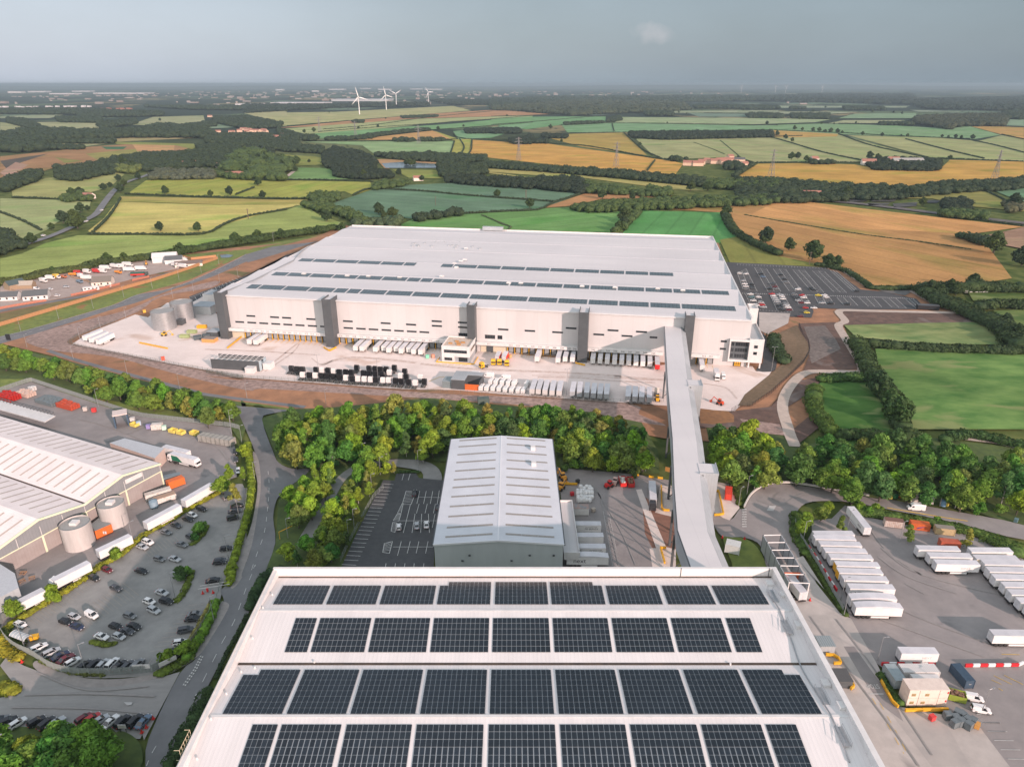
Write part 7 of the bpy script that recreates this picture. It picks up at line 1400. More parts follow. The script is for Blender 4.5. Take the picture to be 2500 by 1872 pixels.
hedge('hedge', smooth(P('K 0,600 40,700 100,740 170,790', .6), 4), 3.5, 1.2, .35, (.30, .27, .03), 'yellow bank outside the palisade fence corner')
hedge('hedge', smooth(P('K 20,560 60,610 190,690', .6), 4), 3.5, 1.2, .35, (.09, .13, .03), 'low green planting behind the trolley shelter')
hedge('hedge', P('K 330,790 450,840 560,880 700,900 850,905', .6), 1.6, 1.0, .35, (.14, .17, .05), 'low planting behind the front row of cars')
hedge('hedge', smooth(P('K 1260,900 1330,880 1420,830 1500,790 1560,740', .6), 4), 3.0, 1.0, .35, (.12, .18, .03), 'green bank around the entrance sign boards')
hedge('hedge', smooth(P('K 740,640 800,660 880,665 950,650', .5), 3), 1.8, .8, .3, (.15, .19, .03), 'low green planting on the small teardrop island')
hedge('hedge', smooth(P('K 1540,80 1500,200 1440,300 1400,320', .5), 3), 2.2, .8, .3, (.14, .19, .03), 'low lime planting on the triangular island')
hedge('hedge', smooth(P('J 1850,1340 1800,1430 1720,1500', .5), 3), 2.4, .8, .3, (.15, .20, .03), 'low planting on the long car park island')
hedge('hedge', smooth(P('K 10,990 60,1020 150,1060', .5), 3), 4.0, 1.0, .35, (.22, .24, .03), 'yellow green traffic island planting at the left edge')
hedge('hedge', smooth(P('c 1760,620 1800,780 1900,950 2000,1100 2070,1220 Q 720,230 800,350 840,420', .6), 4), 2.0, 1.1, .35, (.08, .13, .03), 'weedy strip along the fence of the right-hand yard')
hedge('hedge', smooth(P('O 720,920 900,930 1150,985 1400,1020 1600,1060 1800,1110 1950,1160 2208,1250', 1), 4), 5.0, 2.2, .5, (.09, .15, .035), 'broad green bank between the yard and the upper lane')
hedge('hedge', smooth(P('O 1850,1130 2000,1200 2208,1310', 1.5), 4), 6.0, 2.6, .5, (.08, .14, .035), 'lower green bank behind the stepped trailers')
hedge('hedge', smooth(P('O 170,930 160,1050 190,1150 230,1220 270,1290', 1), 4), 4.5, 1.6, .4, (.08, .14, .03), 'shrubby bank inside the curved yard fence')
hedge('hedge', smooth(P('R 900,60 800,90 740,170 690,270 650,370', 1), 4), 3.0, 2.0, .4, (.04, .08, .03), 'dark hedge between the road and the solar roofed warehouse')
hedge('hedge', smooth(P('R 640,400 560,560 480,700 400,880', 1), 4), 1.2, 1.0, .35, (.04, .07, .03), 'thin dark weeds along the foot of the solar roofed warehouse')
hedge('hedge', smooth(P('R 340,1000 290,1110 230,1230 170,1330 120,1420 60,1540 20,1600', 1), 4), 4.0, 2.4, .4, (.045, .085, .03), 'dark shrubs at the near left corner of the solar roofed warehouse')
hedge('hedge', smooth(P('L 1560,735 1640,735 1740,735', .8), 3), 1.5, 1.0, .3, (.05, .10, .03), 'short clipped hedge on the looped lane island')
hedge('hedge', P('a 0,600 100,800 230,980 320,1080', .6), 2.0, 1.4, .3, (.07, .13, .03), 'weeds between the yellow rail and the site cabins')
hedge('hedge', smooth(P('N 740,830 900,850 960,880 M 2208,720 2208,720', .6), 3) if 0 else P('N 880,860 930,960 940,1040', .6), 2.5, 1.0, .4, (.09, .13, .03), 'scrub around the yard sign posts')
# country hedges and scrub, right
big = (.045, .075, .03)
hedge('hedgerow', smooth(P('I 1310,380 1400,460 1500,510 1650,560 1800,640 1950,680 2080,790 2150,880', 3), 4), 17, 7, 1.3, big, 'thick dark hedgerow running down past the end of the car park')
hedge('hedgerow', smooth(P('I 1340,370 1500,380 1700,380 1900,375 2208,385', 3), 4), 14, 7, 1.3, big, 'dark hedgerow behind the small white sheds')
hedge('hedgerow', smooth(P('I 1830,540 1950,520 2100,520 2250,540', 3), 4), 11, 6, 1.3, big, 'dark hedgerow between the two small paddocks')
hedge('hedgerow', smooth(P('I 700,850 850,880 1100,900 1400,920 1700,930 2000,940 2260,945', 2), 4), 8, 4.5, 1.0, big, 'long straight hedgerow across the right-hand meadows')
hedge('hedgerow', smooth(P('I 690,850 760,950 800,1060 880,1180 960,1280 1010,1350', 3), 4), 10, 6, .9, (.05, .085, .03), 'hedgerow beside the winding path')
hedge('hedgerow', smooth(P('I 1010,1350 1060,1440 1080,1560 1120,1640', 3), 4), 9, 6, .9, (.05, .085, .03), 'lower stretch of hedgerow beside the hollow')
hedge('hedgerow', smooth(P('I 400,1190 550,1180 780,1180', 2), 4), 8, 4, .7, (.06, .12, .03), 'bright green scrub along the pale path')
hedge('hedgerow', smooth(P('I 330,1280 310,1400 340,1500 430,1600 O 400,100 480,200', 2), 4), 8, 4.5, .7, (.08, .14, .03), 'scrub on the left bank of the green hollow')
hedge('hedgerow', smooth(P('O 560,230 800,240 1100,250 1250,220', 2), 4), 7, 5, .7, (.05, .09, .03), 'scrub along the near side of the green hollow')
hedge('hedgerow', smooth(P('O 1500,250 1700,210 1900,240 2100,290 2260,320', 2), 4), 6, 3.5, .8, (.05, .10, .03), 'hedge above the farm track on the right')
hedge('hedgerow', smooth(P('H 1430,810 1440,880 1480,960 1530,1030', 2), 4), 8, 4, .8, (.05, .085, .04), 'dark planted bank beside the warehouse access road')
hedge('hedgerow', smooth(P('C 1800,1165 1840,1250 1900,1320 1990,1370 2090,1420 2212,1470', 3), 4), 10, 5, 1.4, big, 'dark hedgerow curving down to the staff car park')
hedge('hedgerow', smooth(P('D 620,1560 780,1575 I 480,185 600,210 700,270 800,340 870,370 1280,372', 2), 4), 6, 3, 1.2, big, 'hedge along the far edge of the staff car park')
hedge('hedgerow', smooth(P('D 1750,1340 1850,1370 1930,1400', 3), 4), 16, 6, 1.6, big, 'scrub below the spoil heap')
p_ = g('I', 1085, 1530, 5); tree('field_tree', p_[0], p_[1], 1.25, (.05, .10, .03), 'large round tree at the near corner of the hollow'); p_ = g('I', 900, 1260, 5); tree('field_tree', p_[0], p_[1], 1.2, (.04, .08, .03), 'dark round tree halfway down the hollow hedge'); p_ = g('I', 1010, 1370, 5); tree('field_tree', p_[0], p_[1], .9, (.06, .12, .035), 'smaller tree above the large round tree by the hollow')
for x, y, s in ((1545,380,1.0),(1760,340,1.1),(1600,400,.9),(2140,800,1.0),(2050,680,.8),(1370,400,1.0),(1460,420,.9)): p_ = g('I', x, y+15, 3); tree('field_tree', p_[0], p_[1], s, big, f'dark hedgerow tree near the small white sheds', 'trees in the hedgerow by the small sheds')
# left scrub belt beyond the caravan yard
hedge('hedgerow', smooth(P('E 0,510 200,480 400,430 600,400 800,370', 2), 4), 14, 4.5, .9, (.085, .11, .035), 'broad scrub belt behind the caravan yard')
hedge('hedgerow', smooth(P('E 780,375 900,330 1100,320 1300,290 1500,260', 2), 4), 13, 5, .9, (.07, .10, .035), 'scrub belt behind the lorry yard')
hedge('hedgerow', smooth(P('E 1480,265 1650,240 1800,210 2000,180 2208,150 B 300,1340 450,1320 600,1300 700,1280', 2), 4), 13, 6, 1.1, (.055, .09, .03), 'dark hedgerow running up to the big roof corner')
for r, x, y, s in (('E',1620,215,1.0),('E',2120,130,1.1),('B',90,1330,.9),('B',270,1325,.9),('B',560,1290,.8),('B',740,1270,.8),('E',960,290,.8),('E',1110,280,.7),('E',470,390,.6)): p_ = g(r, x, y+20, 3); tree('field_tree', p_[0], p_[1], s, (.055, .095, .03), 'tree rising from the long hedgerow left of the big roof', 'trees in the long left hedgerow')
# ================================================================== FAR WOODS AND BELTS
def belt(s, sp, col, label, rr=4.2, hh=7.5, z=4, cat='stuff', name='woodland', leafn=22, maxn=780):
    poly = P(s, z) if isinstance(s, str) else s
    ar = abs(sum(poly[i][0]*poly[(i+1) % len(poly)][1]-poly[(i+1) % len(poly)][0]*poly[i][1] for i in range(len(poly))))/2; sp = max(sp, sqrt(ar/maxn)); rr = max(rr, sp*.62); hh = max(hh, min(16, sp*.8))
    pts = scatter(poly, sp, .4)
    if not pts: return
    A = np.array(pts); n = len(A); k = rng.uniform(.7, 1.25, n); parts = []; nv = len(IV1)
    zc = hh*k*.52
    V = IV1[None]*np.stack([rr*k, rr*k, hh*k*.5], 1)[:, None, :]; V += rng.normal(0, .10, V.shape)*rr; V += np.concatenate([A, zc[:, None]], 1)[:, None, :]
    parts.append((V.reshape(-1, 3), (IF1[None]+(np.arange(n)*nv)[:, None, None]).reshape(-1, 3)))
    m_ = n*leafn; d = rng.normal(0, 1, (m_, 3)); d[:, 2] = np.abs(d[:, 2])-.15; d /= np.linalg.norm(d, axis=1, keepdims=True); i = np.repeat(np.arange(n), leafn)
    C = d*np.stack([rr*k, rr*k, hh*k*.5], 1)[i]*rng.uniform(.9, 1.2, m_)[:, None]+np.concatenate([A, zc[:, None]], 1)[i]; parts.append(leaves_on(C, d, rr*.34))
    Vv, Ff = join(parts); o = obj(name, npmesh(name, Vv, Ff, LEAFF)); o.color = (*col, 1); return tag(o, label, None, None, 'stuff')
D1, D2, D3 = (.030, .048, .024), (.055, .088, .028), (.021, .034, .019)
WOODS = [('A 440,820 700,790 870,750 1080,715 1500,700 1840,705 1870,745 1740,815 1600,800 1130,840 1080,810 900,810 860,860 740,875 600,910 450,895', 11, D1), ('A 1160,880 1200,840 1640,840 1650,890 1160,900', 9, (.075, .09, .06)), ('A 0,930 200,850 300,850 310,905 100,965 0,1005', 11, D1), ('A -200,1330 0,1300 60,1300 180,1390 150,1440 0,1460 -200,1500', 9, D1),
 ('A 0,560 340,530 640,545 1060,535 1240,500 1560,510 1640,565 1570,585 1060,580 640,595 400,605 350,650 300,685 120,695 0,685', 14, D1), ('A 480,1045 640,1015 700,1035 690,1060 480,1065', 9, D2), ('A 1350,505 1560,475 1670,465 1660,495 1400,525', 13, D1), ('A 740,485 1040,448 1050,480 780,512', 15, D1), ('A 1600,565 2100,565 2100,600 1850,660 1600,625', 13, D1), ('A 1520,645 1850,650 1870,700 1550,690', 11, D1), ('A 1900,650 2100,690 2100,735 1910,735', 11, D3), ('A 900,800 1080,800 1060,850 910,845', 10, (.10, .13, .04)), ('A 0,380 300,372 760,380 1000,400 700,410 0,402', 24, D1), ('A 1100,350 1800,352 2212,362 2212,376 1500,372', 26, D1), ('A 60,440 200,450 340,520 300,530 60,470', 14, D1), ('A 310,655 640,655 640,670 320,672', 12, D1), ('A 440,440 760,430 780,470 460,465', 16, D1), ('A 430,612 880,612 880,625 430,625', 12, D1), ('A 1640,440 1900,430 2170,480 2170,505 1900,520 1700,480', 16, D1), ('A 600,395 1250,395 1240,420 620,430', 22, D1),
 ('B 600,710 680,665 900,700 1010,770 1010,820 670,825 610,805', 10, D3), ('B 680,825 1100,840 1140,885 900,895 680,880', 8, D3), ('B 1480,780 1840,790 1860,855 1500,885', 10, D1), ('B 1550,875 2212,915 2212,968 1640,930 1560,920', 9, D3), ('B 990,715 1400,705 1850,730 1860,760 1500,770 1100,742', 10, D1), ('B 1840,775 2212,795 2212,830 1870,810', 9, D1),
 ('B 450,1095 660,1112 820,1155 940,1220 880,1232 700,1165 460,1118', 8, D2), ('B 480,1050 560,1010 740,1020 700,1060 580,1090', 8, D2), ('B 820,1235 1000,1230 1200,1205 1190,1262 830,1262', 7, (.06, .09, .045)), ('B 1290,1190 1450,1168 1670,1150 1690,1165 1300,1218', 8, D1), ('B 960,985 1060,925 1240,920 1250,945 1030,968', 9, D2), ('B 440,575 560,585 550,608 450,605', 12, D1), ('B 620,595 840,585 1000,560 1200,535 1420,520 1420,528 1200,548 1000,575 960,590 620,605', 11, D1), ('B 1150,598 1300,602 1300,612 1150,612', 11, D1), ('B 1330,598 1530,600 1530,608 1340,610', 11, D1), ('B 240,520 400,560 400,640 300,620 260,560', 12, D1), ('B 0,570 200,585 330,610 400,645 600,665 600,700 300,685 120,660 0,650', 11, D1), ('B 1690,525 2100,515 2130,545 1700,550', 10, D3), ('B 2030,600 2212,570 2212,630 2060,628', 10, D3), ('B 10,670 200,690 200,735 20,730', 10, D3), ('B 1420,300 2212,310 2212,330 1600,335', 26, D3), ('B 0,340 700,340 1000,330 1400,325 1400,345 700,355 0,395', 26, D3), ('B 820,455 910,455 910,468 830,470', 10, D1), ('B 1200,425 1480,415 1480,425 1210,435', 10, D1),
 ('C 0,785 500,815 1000,845 1200,865 1640,905 1640,950 1150,905 600,855 0,812', 8.5, D1), ('C 1640,915 2212,915 2212,990 1660,960', 9, D2), ('C 0,890 330,915 340,965 0,935', 8.5, D3), ('C 330,895 680,895 740,970 700,1003 340,965', 9, D3), ('C 740,940 1000,975 1040,1012 740,1003', 9, D2), ('C 1060,985 1170,992 1160,1022 1060,1012', 9, D2), ('C 1200,970 1380,985 1380,1032 1200,1022', 9, D2), ('C 610,1118 850,1085 1400,1065 2212,1040 2212,1082 1240,1130 800,1147 620,1137', 8, D2), ('C 1070,1150 1150,1150 990,1315 950,1315', 7, D2),
 ('C 1060,550 2160,540 2170,577 1320,597 1080,582', 9.5, D3), ('C 135,600 430,600 430,625 150,622', 10, D3), ('C 390,560 590,568 590,587 400,582', 10, D3), ('C 0,520 220,520 225,547 0,552', 10, D3), ('C 30,360 600,310 1450,320 1530,372 900,402 640,412 300,388 20,372', 15, (.05, .065, .035)), ('C 900,445 985,420 1000,450 885,465', 12, D1), ('C 560,478 860,465 860,472 570,486', 12, D1), ('C 1390,740 1460,742 1460,760 1390,758', 9, D1), ('C 1490,745 1530,745 1530,752 1490,752', 8, D1), ('C 1700,270 2212,275 2212,300 1500,310 800,300 300,290 300,280 1000,275', 30, D1), ('C 0,290 800,290 800,300 0,345', 30, D1), ('C 1180,395 1400,398 1400,418 1190,415', 18, D1), ('C 1960,412 2212,412 2212,430 1990,428', 16, D1), ('C 1790,770 1940,790 1930,825 1800,820', 8, D1), ('C 1860,870 2020,780 2020,795 1880,880', 7, D1), ('C 1560,345 2212,352 2212,365 1560,362', 22, D1),
 ('D 0,900 430,915 780,950 1350,968 1560,935 1700,930 2212,905 2212,970 1700,1000 1200,1050 800,1060 520,1070 0,1085', 9.5, D1), ('D 1380,440 1760,420 2080,420 2060,495 1740,495 1640,520 1370,478', 12, (.045, .055, .032)), ('D 980,765 1120,745 1560,755 1570,832 1050,825', 9, D3), ('D 1580,1060 1800,1068 1790,1140 1600,1140', 8, D3), ('D 1550,1155 1930,1160 1920,1203 1580,1180', 8, D2), ('D 0,285 700,255 1330,255 1330,320 1300,330 0,300', 40, D3), ('D 1330,300 2212,275 2212,380 1500,366 1300,325', 32, D3), ('D 90,405 350,415 350,435 90,432', 16, D1), ('D 415,408 700,412 700,440 420,436', 16, D1), ('D 820,352 1130,360 1130,375 830,373', 18, D1), ('D 30,358 280,360 280,368 30,368', 16, D1), ('D 410,355 520,360 520,366 410,366', 16, D1), ('D 1100,475 1350,480 1350,490 1100,486', 14, D1), ('D 2060,395 2212,390 2212,445 2060,440', 22, D1), ('D 640,770 760,772 760,780 640,780', 8, D1), ('D 560,768 640,772 640,782 560,780', 8, D1), ('D 1850,1355 1960,1370 1930,1400 1760,1350', 6, D1), ('D 2060,1090 2180,1100 2180,1150 2060,1140', 8, (.08, .085, .05)), ('A 1900,700 2212,760 2212,860 1700,850', 30, D2), ('A 1680,875 1740,875 1960,900 1740,893', 12, D2), ('B 0,860 300,870 290,905 0,905', 14, D2)]
for i, (s_, sp, c) in enumerate(WOODS): belt(s_, sp, c, None)
def hrow(s, w=2.8, h=2.3, col=D1, sm=3):
    q = smooth(P(s), sm); L_ = sum(hypot(b[0]-a[0], b[1]-a[1]) for a, b in zip(q, q[1:])); step = max(w*.7, L_/420); q = resample(q, step); A = np.array(q); n = len(A)
    if n < 2: return
    k = rng.uniform(.7, 1.3, n); V = IV0[None]*np.stack([np.maximum(w*.6, step*.6)*k, np.maximum(w*.6, step*.6)*k, h*.6*k], 1)[:, None, :]; V += np.stack([A[:, 0]+rng.uniform(-.5, .5, n), A[:, 1]+rng.uniform(-.5, .5, n), h*.45*k], 1)[:, None, :]
    o = obj('field_hedge', npmesh('field_hedge', V.reshape(-1, 3), (IF0[None]+(np.arange(n)*12)[:, None, None]).reshape(-1, 3), LEAFF)); o.color = (*col, 1); tag(o, None, None, None, 'stuff')
for s_ in ('A 970,1025 1500,1045 2212,1062', 'A 680,1335 1100,1337 1560,1335 1740,1255 1920,1195 2212,1145', 'A 100,1052 300,1058 480,1068', 'A 0,1165 150,1220 320,1305', 'A 1820,1030 1960,975', 'A 1950,920 2212,920', 'A 190,1380 90,1400', 'A 720,1320 850,1190 930,1060', 'B 0,1058 300,1062 480,1060', 'B 300,915 600,917 980,930', 'B 1040,985 1400,1005 1700,1035 2212,1070', 'C 0,1050 500,1085', 'C 0,1160 350,1148 480,1090 640,1040 720,1010', 'B 1690,1175 2212,1148', 'B 830,1035 900,1000 980,980', 'B 600,525 1000,490 1440,430 1900,385', 'B 560,545 1000,510 1600,470 2212,420', 'B 1440,530 1800,505 2212,472', 'B 440,615 900,620 1400,608 1640,602', 'B 1600,560 1700,600 2212,605', 'B 1650,600 1685,660 1660,715', 'B 1745,605 1740,680 1715,720', 'B 1610,615 1580,715', 'B 320,500 800,458', 'B 0,470 230,515', 'C 0,490 400,460 740,430 900,425', 'C 0,605 140,622', 'C 430,632 700,650 950,690 1200,740 1400,768', 'C 1020,552 1100,625 1180,690 1320,755', 'C 590,555 900,550 1060,548', 'C 540,490 900,478 1500,482 2212,495', 'C 930,480 945,540', 'C 1200,845 1260,765', 'C 1330,755 1500,755', 'C 1900,735 2020,785 2212,780', 'C 1270,395 2212,402', 'C 1560,375 2212,378', 'C 1640,400 2212,408', 'C 0,425 300,418 500,410', 'D 240,580 400,625 650,700 980,770', 'D 780,560 1000,640 1300,710 1480,745', 'D 1300,600 1600,680 1900,750', 'D 250,530 780,552 1200,575 1800,600', 'D 1820,612 2000,650 2212,705', 'D 2040,565 2212,602', 'D 1560,750 2212,775', 'D 150,782 800,782 980,785', 'D 0,495 640,480 720,455 900,405', 'D 0,402 900,405', 'D 0,388 950,390', 'D 700,448 1380,445', 'D 780,480 1250,482', 'D 1400,395 1740,388', 'D 1880,990 2000,1040 2100,1090 2212,1110', 'D 0,345 1330,350', 'D 1560,1185 2212,1275', 'D 60,590 500,575', 'C 1100,600 1600,590 2160,575'): hrow(s_)
for s_ in ('C 1560,625 1700,675 1800,718', 'C 1765,610 1850,680 1910,730', 'B 1820,1185 1950,1240 2040,1275 2030,1295', 'C 0,1215 80,1255 145,1275 130,1295', 'D 60,1185 500,1260 1000,1340 1400,1390 1800,1450'): hrow(s_, 2.2, .8, (.06, .09, .04))
# ================================================================== FAR BUILDINGS
ROOFR = plain('red_tile', 'a07060'); WALLH = plain('house_wall', 'd8b9a0'); SHEDW = mat('far_white_shed', (.62, .60, .60), None, rough=.6); SHEDG = mat('far_grey_shed', (.42, .44, .46), None, rough=.6)
def house(r, x, y, w, d, h, ang, label, wall=WALLH, roof=ROOFR, group=None, name='house', cat='house', win=True, z0=0):
    p = g(r, x, y, 0); t = thing(name, label, cat, (*p, z0), ang, group); mb = MB().box(-w/2, w/2, -d/2, d/2, 0, h); rh = d*.32
    mb.face([(-w/2, -d/2, h), (-w/2, 0, h+rh-.1), (-w/2, d/2, h)]); mb.face([(w/2, -d/2, h), (w/2, d/2, h), (w/2, 0, h+rh-.1)]); mb.build('wall', wall, t)
    mb = MB().quad((-w/2-.3, -d/2-.4, h-.2), (w/2+.3, -d/2-.4, h-.2), (w/2+.3, 0, h+rh), (-w/2-.3, 0, h+rh)).quad((-w/2-.3, 0, h+rh), (w/2+.3, 0, h+rh), (w/2+.3, d/2+.4, h-.2), (-w/2-.3, d/2+.4, h-.2)); mb.build('roof', roof, t)
    if win:
        n_ = max(2, int(w/4))
        for k in range(n_):
            x_ = -w/2+w*(k+.5)/n_; MB().box(x_-.6, x_+.6, -d/2-.08, -d/2-.01, 1, min(h-.3, 2.4)).build('window', GLASS, t)
    return t
random.seed(11)
# village on the left hill (the white and red roofs among trees)
for i, (r, x, y) in enumerate([('A',1680,548),('A',1790,550),('A',1850,540),('A',1880,525),('A',1905,548),('A',1940,540),('A',1985,540),('A',2030,535),('A',2050,545),('A',1770,572),('A',1620,425),('A',2190,575),('A',2130,600),('B',20,530),('B',90,540),('B',140,538),('B',295,575),('B',235,590)]):
    house(r, x, y+6, random.uniform(14, 26), random.uniform(9, 13), 6, random.uniform(-.6, .6), f'{ordn(i)} red roofed house from the left in the hillside village', group='houses of the hillside village', win=False)
for r, x, y, l_ in [('A',280,532,'pink roofed farmhouse among trees at the far left'),('A',1330,808,'white farm building at the wood edge'),('A',1420,795,'long white farm building at the wood edge'),('A',1540,790,'tall brick farmhouse beside the wood'),('A',1800,878,'pale stone house beside the field corner'),('A',1880,880,'small white house beside the stone house'),('A',685,1052,'small cottage beside the country road'),('A',1720,810,'red barn right of the wood'),('A',1930,840,'red outbuilding in the paddocks'),('B',30,850,'orange outbuilding in the paddocks'),('B',1330,912,'pale cabin by the lake trees')]:
    house(r, x, y+8, random.uniform(14, 26), 10, 5, random.uniform(-.3, .6), l_, win=False, wall=plain('pale_wall', 'e6dccf'))
for i, (x, y, w) in enumerate([(1530,800,26),(1590,802,20),(1620,790,14),(1720,785,16),(1760,778,20),(1800,788,22),(1830,775,18),(1840,750,12),(1660,780,12),(1900,775,26),(1950,808,12)]): house('C', x, y+4, w, 12, 6, random.uniform(-.4, .4), f'{ordn(i)} building from the left of the red roofed farm above the belt', group='red roofed farm above the belt', roof=ROOFR if i != 9 else plain('dark_roof', '5a5a5a'), name='farm_building', cat='farm building', win=False)
for i, (x, y, w) in enumerate([(1010,792,26),(1200,775,22),(1280,785,44),(1390,785,18),(590,770,14)]): house('D', x, y+6, w, 14, 7, .1*i-.2, ['low red roofed barn left of the walled farm', 'small farmhouse hidden among the walled farm trees', 'long grey barn of the walled farm', 'pale gabled barn of the walled farm', 'little white house alone on the field edge'][i], roof=plain('grey_roof2', '9a9a96') if i in (2, 3) else ROOFR, name='farm_building', cat='farm building', wall=plain('pale_wall', 'e6dccf'), win=False)
house('D', 570, 1045, 24, 12, 5, -.1, 'brick red shed at the left end of the sewage works', wall=ROOFR, name='barn', cat='barn', win=False)
for i, (x, y) in enumerate([(1525,405),(1705,425)]): local_box('shed', ['low white shed roof seen through the hedgerow trees', 'small white flat roofed shed in the paddock corner'][i], 'shed', 'I', x-30, y, 18, 8, 3.5, SHEDW, SHEDW, 0)
local_box('dark_shed', 'dark rectangular shelter at the end of the staff car park', 'shelter', 'V', 1945, 515, 14, 4, 3, BLACK, DGREY)
# warehouses miles away
for i, (r, x0, x1, y, h, m) in enumerate([('A',1815,2020,345,14,SHEDW),('A',2090,2212,342,14,SHEDW),('B',190,610,338,16,SHEDW),('B',660,1100,308,16,SHEDG),('B',0,120,340,12,SHEDW),('A',60,160,245,26,SHEDW),('A',215,350,240,22,SHEDW),('A',555,690,236,20,SHEDW),('A',380,570,256,16,SHEDW),('A',720,1110,252,16,SHEDW),('A',0,400,355,7,SHEDW),('A',450,720,352,7,SHEDW),('A',785,1020,370,7,ROOFR),('B',510,560,236,25,SHEDW),('B',640,760,222,28,SHEDW),('B',880,960,215,28,SHEDW),('B',1020,1120,222,30,SHEDW),('B',1270,1360,218,22,SHEDW),('B',1380,1510,220,22,SHEDW),('B',230,290,225,30,SHEDW),('C',1340,1480,303,8,plain('sand_shed','d8b08a')),('C',900,1120,300,6,SHEDG)]):
    a, b = g(r, x0, y), g(r, x1, y); w = b[0]-a[0]; o = thing('distant_warehouse' if h > 10 else 'distant_roofs', f'{ordn(i)} pale roofed block on the hazy far plain, counted from the nearest left one', 'warehouse', (a[0], a[1], -.5)); d = min(350, w*.6)
    if h > 10: MB().box(0, w, 0, d, 0, h).build('wall', m, o); MB().box(-1, w+1, -1, d+1, h, h+1).build('roof', m, o)
    else:
        n_ = 9
        for k in range(n_): MB().box(w*k/n_, w*(k+.7)/n_, 0, 25, 0, h+2*random.random()).build('block', m, o, loc=(0, random.uniform(-60, 60), 0))
# specks of distant town
TWN = MB()
for k in range(420):
    x = random.uniform(-6500, 3500); y = random.uniform(5500, 15000); w = random.uniform(12, 70)
    if x > 0 and random.random() < .5: continue
    TWN.box(x, x+w, y, y+w*.5, 0, random.uniform(6, 16))
tag(TWN.build('distant_town', mat('town_mix', (.36, .33, .31), (.22, .16, .13), scale=.003, coord='world')), None, None, None, 'stuff')
# hills on the horizon
mb = MB(); n_ = 160
for k in range(n_):
    x0, x1 = -30000+60000*k/n_, -30000+60000*(k+1)/n_; hh_ = lambda x: 60+55*noise.noise(Vector((x*.00018, 3.1, 0)))+70*math.exp(-((x-9000)/6000)**2)
    mb.quad((x0, 24000, -5), (x1, 24000, -5), (x1, 28000, hh_(x1)), (x0, 28000, hh_(x0))); mb.quad((x0, 28000, hh_(x0)), (x1, 28000, hh_(x1)), (x1, 33000, -5), (x0, 33000, -5))
tag(mb.build('hills', mat('hill_woods', (.03, .045, .03), (.07, .09, .05), scale=.002, coord='world', stretch=(1, .3, 1))), None, None, None, 'structure')
# ================================================================== WIND TURBINES, PYLONS, POLES
TW = mat('turbine_white', (.80, .80, .80), None, rough=.4)
def turbine(r, xb, yb, hub, blade, a0, label, yaw=.3):
    p = g(r, xb, yb); t = thing('wind_turbine', label, 'wind turbine', (*p, 0), yaw, 'wind turbines'); MB().cyl(0, 0, 0, hub, 2.6, 12, r2=1.5).build('tower', TW, t); MB().box(-2.2, 2.2, -5, 5, hub-.5, hub+3.5).build('nacelle', TW, t)
    MB().tube((0, -5, hub+1.5), (0, -7, hub+1.5), 1.8, 8, 0, .6).build('hub', TW, t)
    for k in range(3):
        a = a0+2*pi*k/3; dx, dz = sin(a), cos(a); nx, nz = dz, -dx; c = hub+1.5; secs = []
        for f, w, th in ((.02, 1.2, 1.0), (.2, 2.4, .7), (.6, 1.5, .4), (1.0, .35, .15)): q = (dx*blade*f, -6, c+dz*blade*f); secs.append([(q[0]+nx*w, q[1], q[2]+nz*w), (q[0], q[1]-th, q[2]), (q[0]-nx*w, q[1], q[2]-nz*w), (q[0], q[1]+th, q[2])])
        loft(secs).build('blade', TW, t)
turbine('B', 878, 410, 82, 50, radians(-15), 'nearest and tallest looking white wind turbine, leftmost of the group'); turbine('B', 1085, 373, 82, 50, radians(-12), 'second white wind turbine from the left'); turbine('B', 1163, 350, 82, 48, radians(58), 'third white wind turbine, with two blades raised in a V', .2); turbine('B', 1410, 323, 82, 46, radians(-35), 'fourth white wind turbine standing apart to the right', .5)
for i, (x, y) in enumerate([(1925,243),(2188,243)]): turbine('C', x, y, 95, 45, .4+i, f'{["first", "second"][i]} faint wind turbine on the right horizon')
for i, (x, y) in enumerate([(372,243),(652,243)]): turbine('D', x, y, 95, 45, 1+i, f'{["third", "fourth"][i]} faint wind turbine on the right horizon')
GALV = mat('lattice_grey', (.22, .21, .21), None, rough=.6)
def pylon(r, x, y, label, H_=46):
    p = g(r, x, y); t = thing('pylon', label, 'pylon', (*p, 0), .5, 'electricity pylons'); mb = MB(); lv = [(0, 4.2), (.18, 3.2), (.36, 2.4), (.54, 1.6), (.7, 1.1), (.85, .8), (1, .15)]
    for (a, wa), (b, wb) in zip(lv, lv[1:]):
        A_ = [(sx*wa, sy_*wa, a*H_) for sx, sy_ in ((-1, -1), (1, -1), (1, 1), (-1, 1))]; B_ = [(sx*wb, sy_*wb, b*H_) for sx, sy_ in ((-1, -1), (1, -1), (1, 1), (-1, 1))]
        for k in range(4): q = (k+1) % 4; mb.tube(A_[k], B_[k], .28, 4); mb.tube(A_[k], B_[q], .16, 4); mb.tube(A_[q], B_[k], .16, 4)
    mb.build('lattice_mast', GALV, t)
    for z, w in ((.68, 8), (.80, 10), (.92, 7)):
        m2 = MB().tube((-w, 0, z*H_), (w, 0, z*H_), .25, 4).tube((-w, 0, z*H_), (0, 0, z*H_+2.5), .16, 4).tube((w, 0, z*H_), (0, 0, z*H_+2.5), .16, 4); m2.build('cross_arm', GALV, t)
for r, x, y, l_ in (('B',570,540,'faint pylon on the far left hillside'),('B',848,590,'pylon above the orange triangle field'),('B',1335,635,'pylon standing in the orange triangle field'),('B',2105,765,'pylon at the left of the gold field'),('C',960,815,'pylon in the middle of the gold field'),('C',2155,895,'tall pylon at the left end of the golden field'),('D',1985,905,'pylon at the right side of the golden field')): pylon(r, x, y, l_)
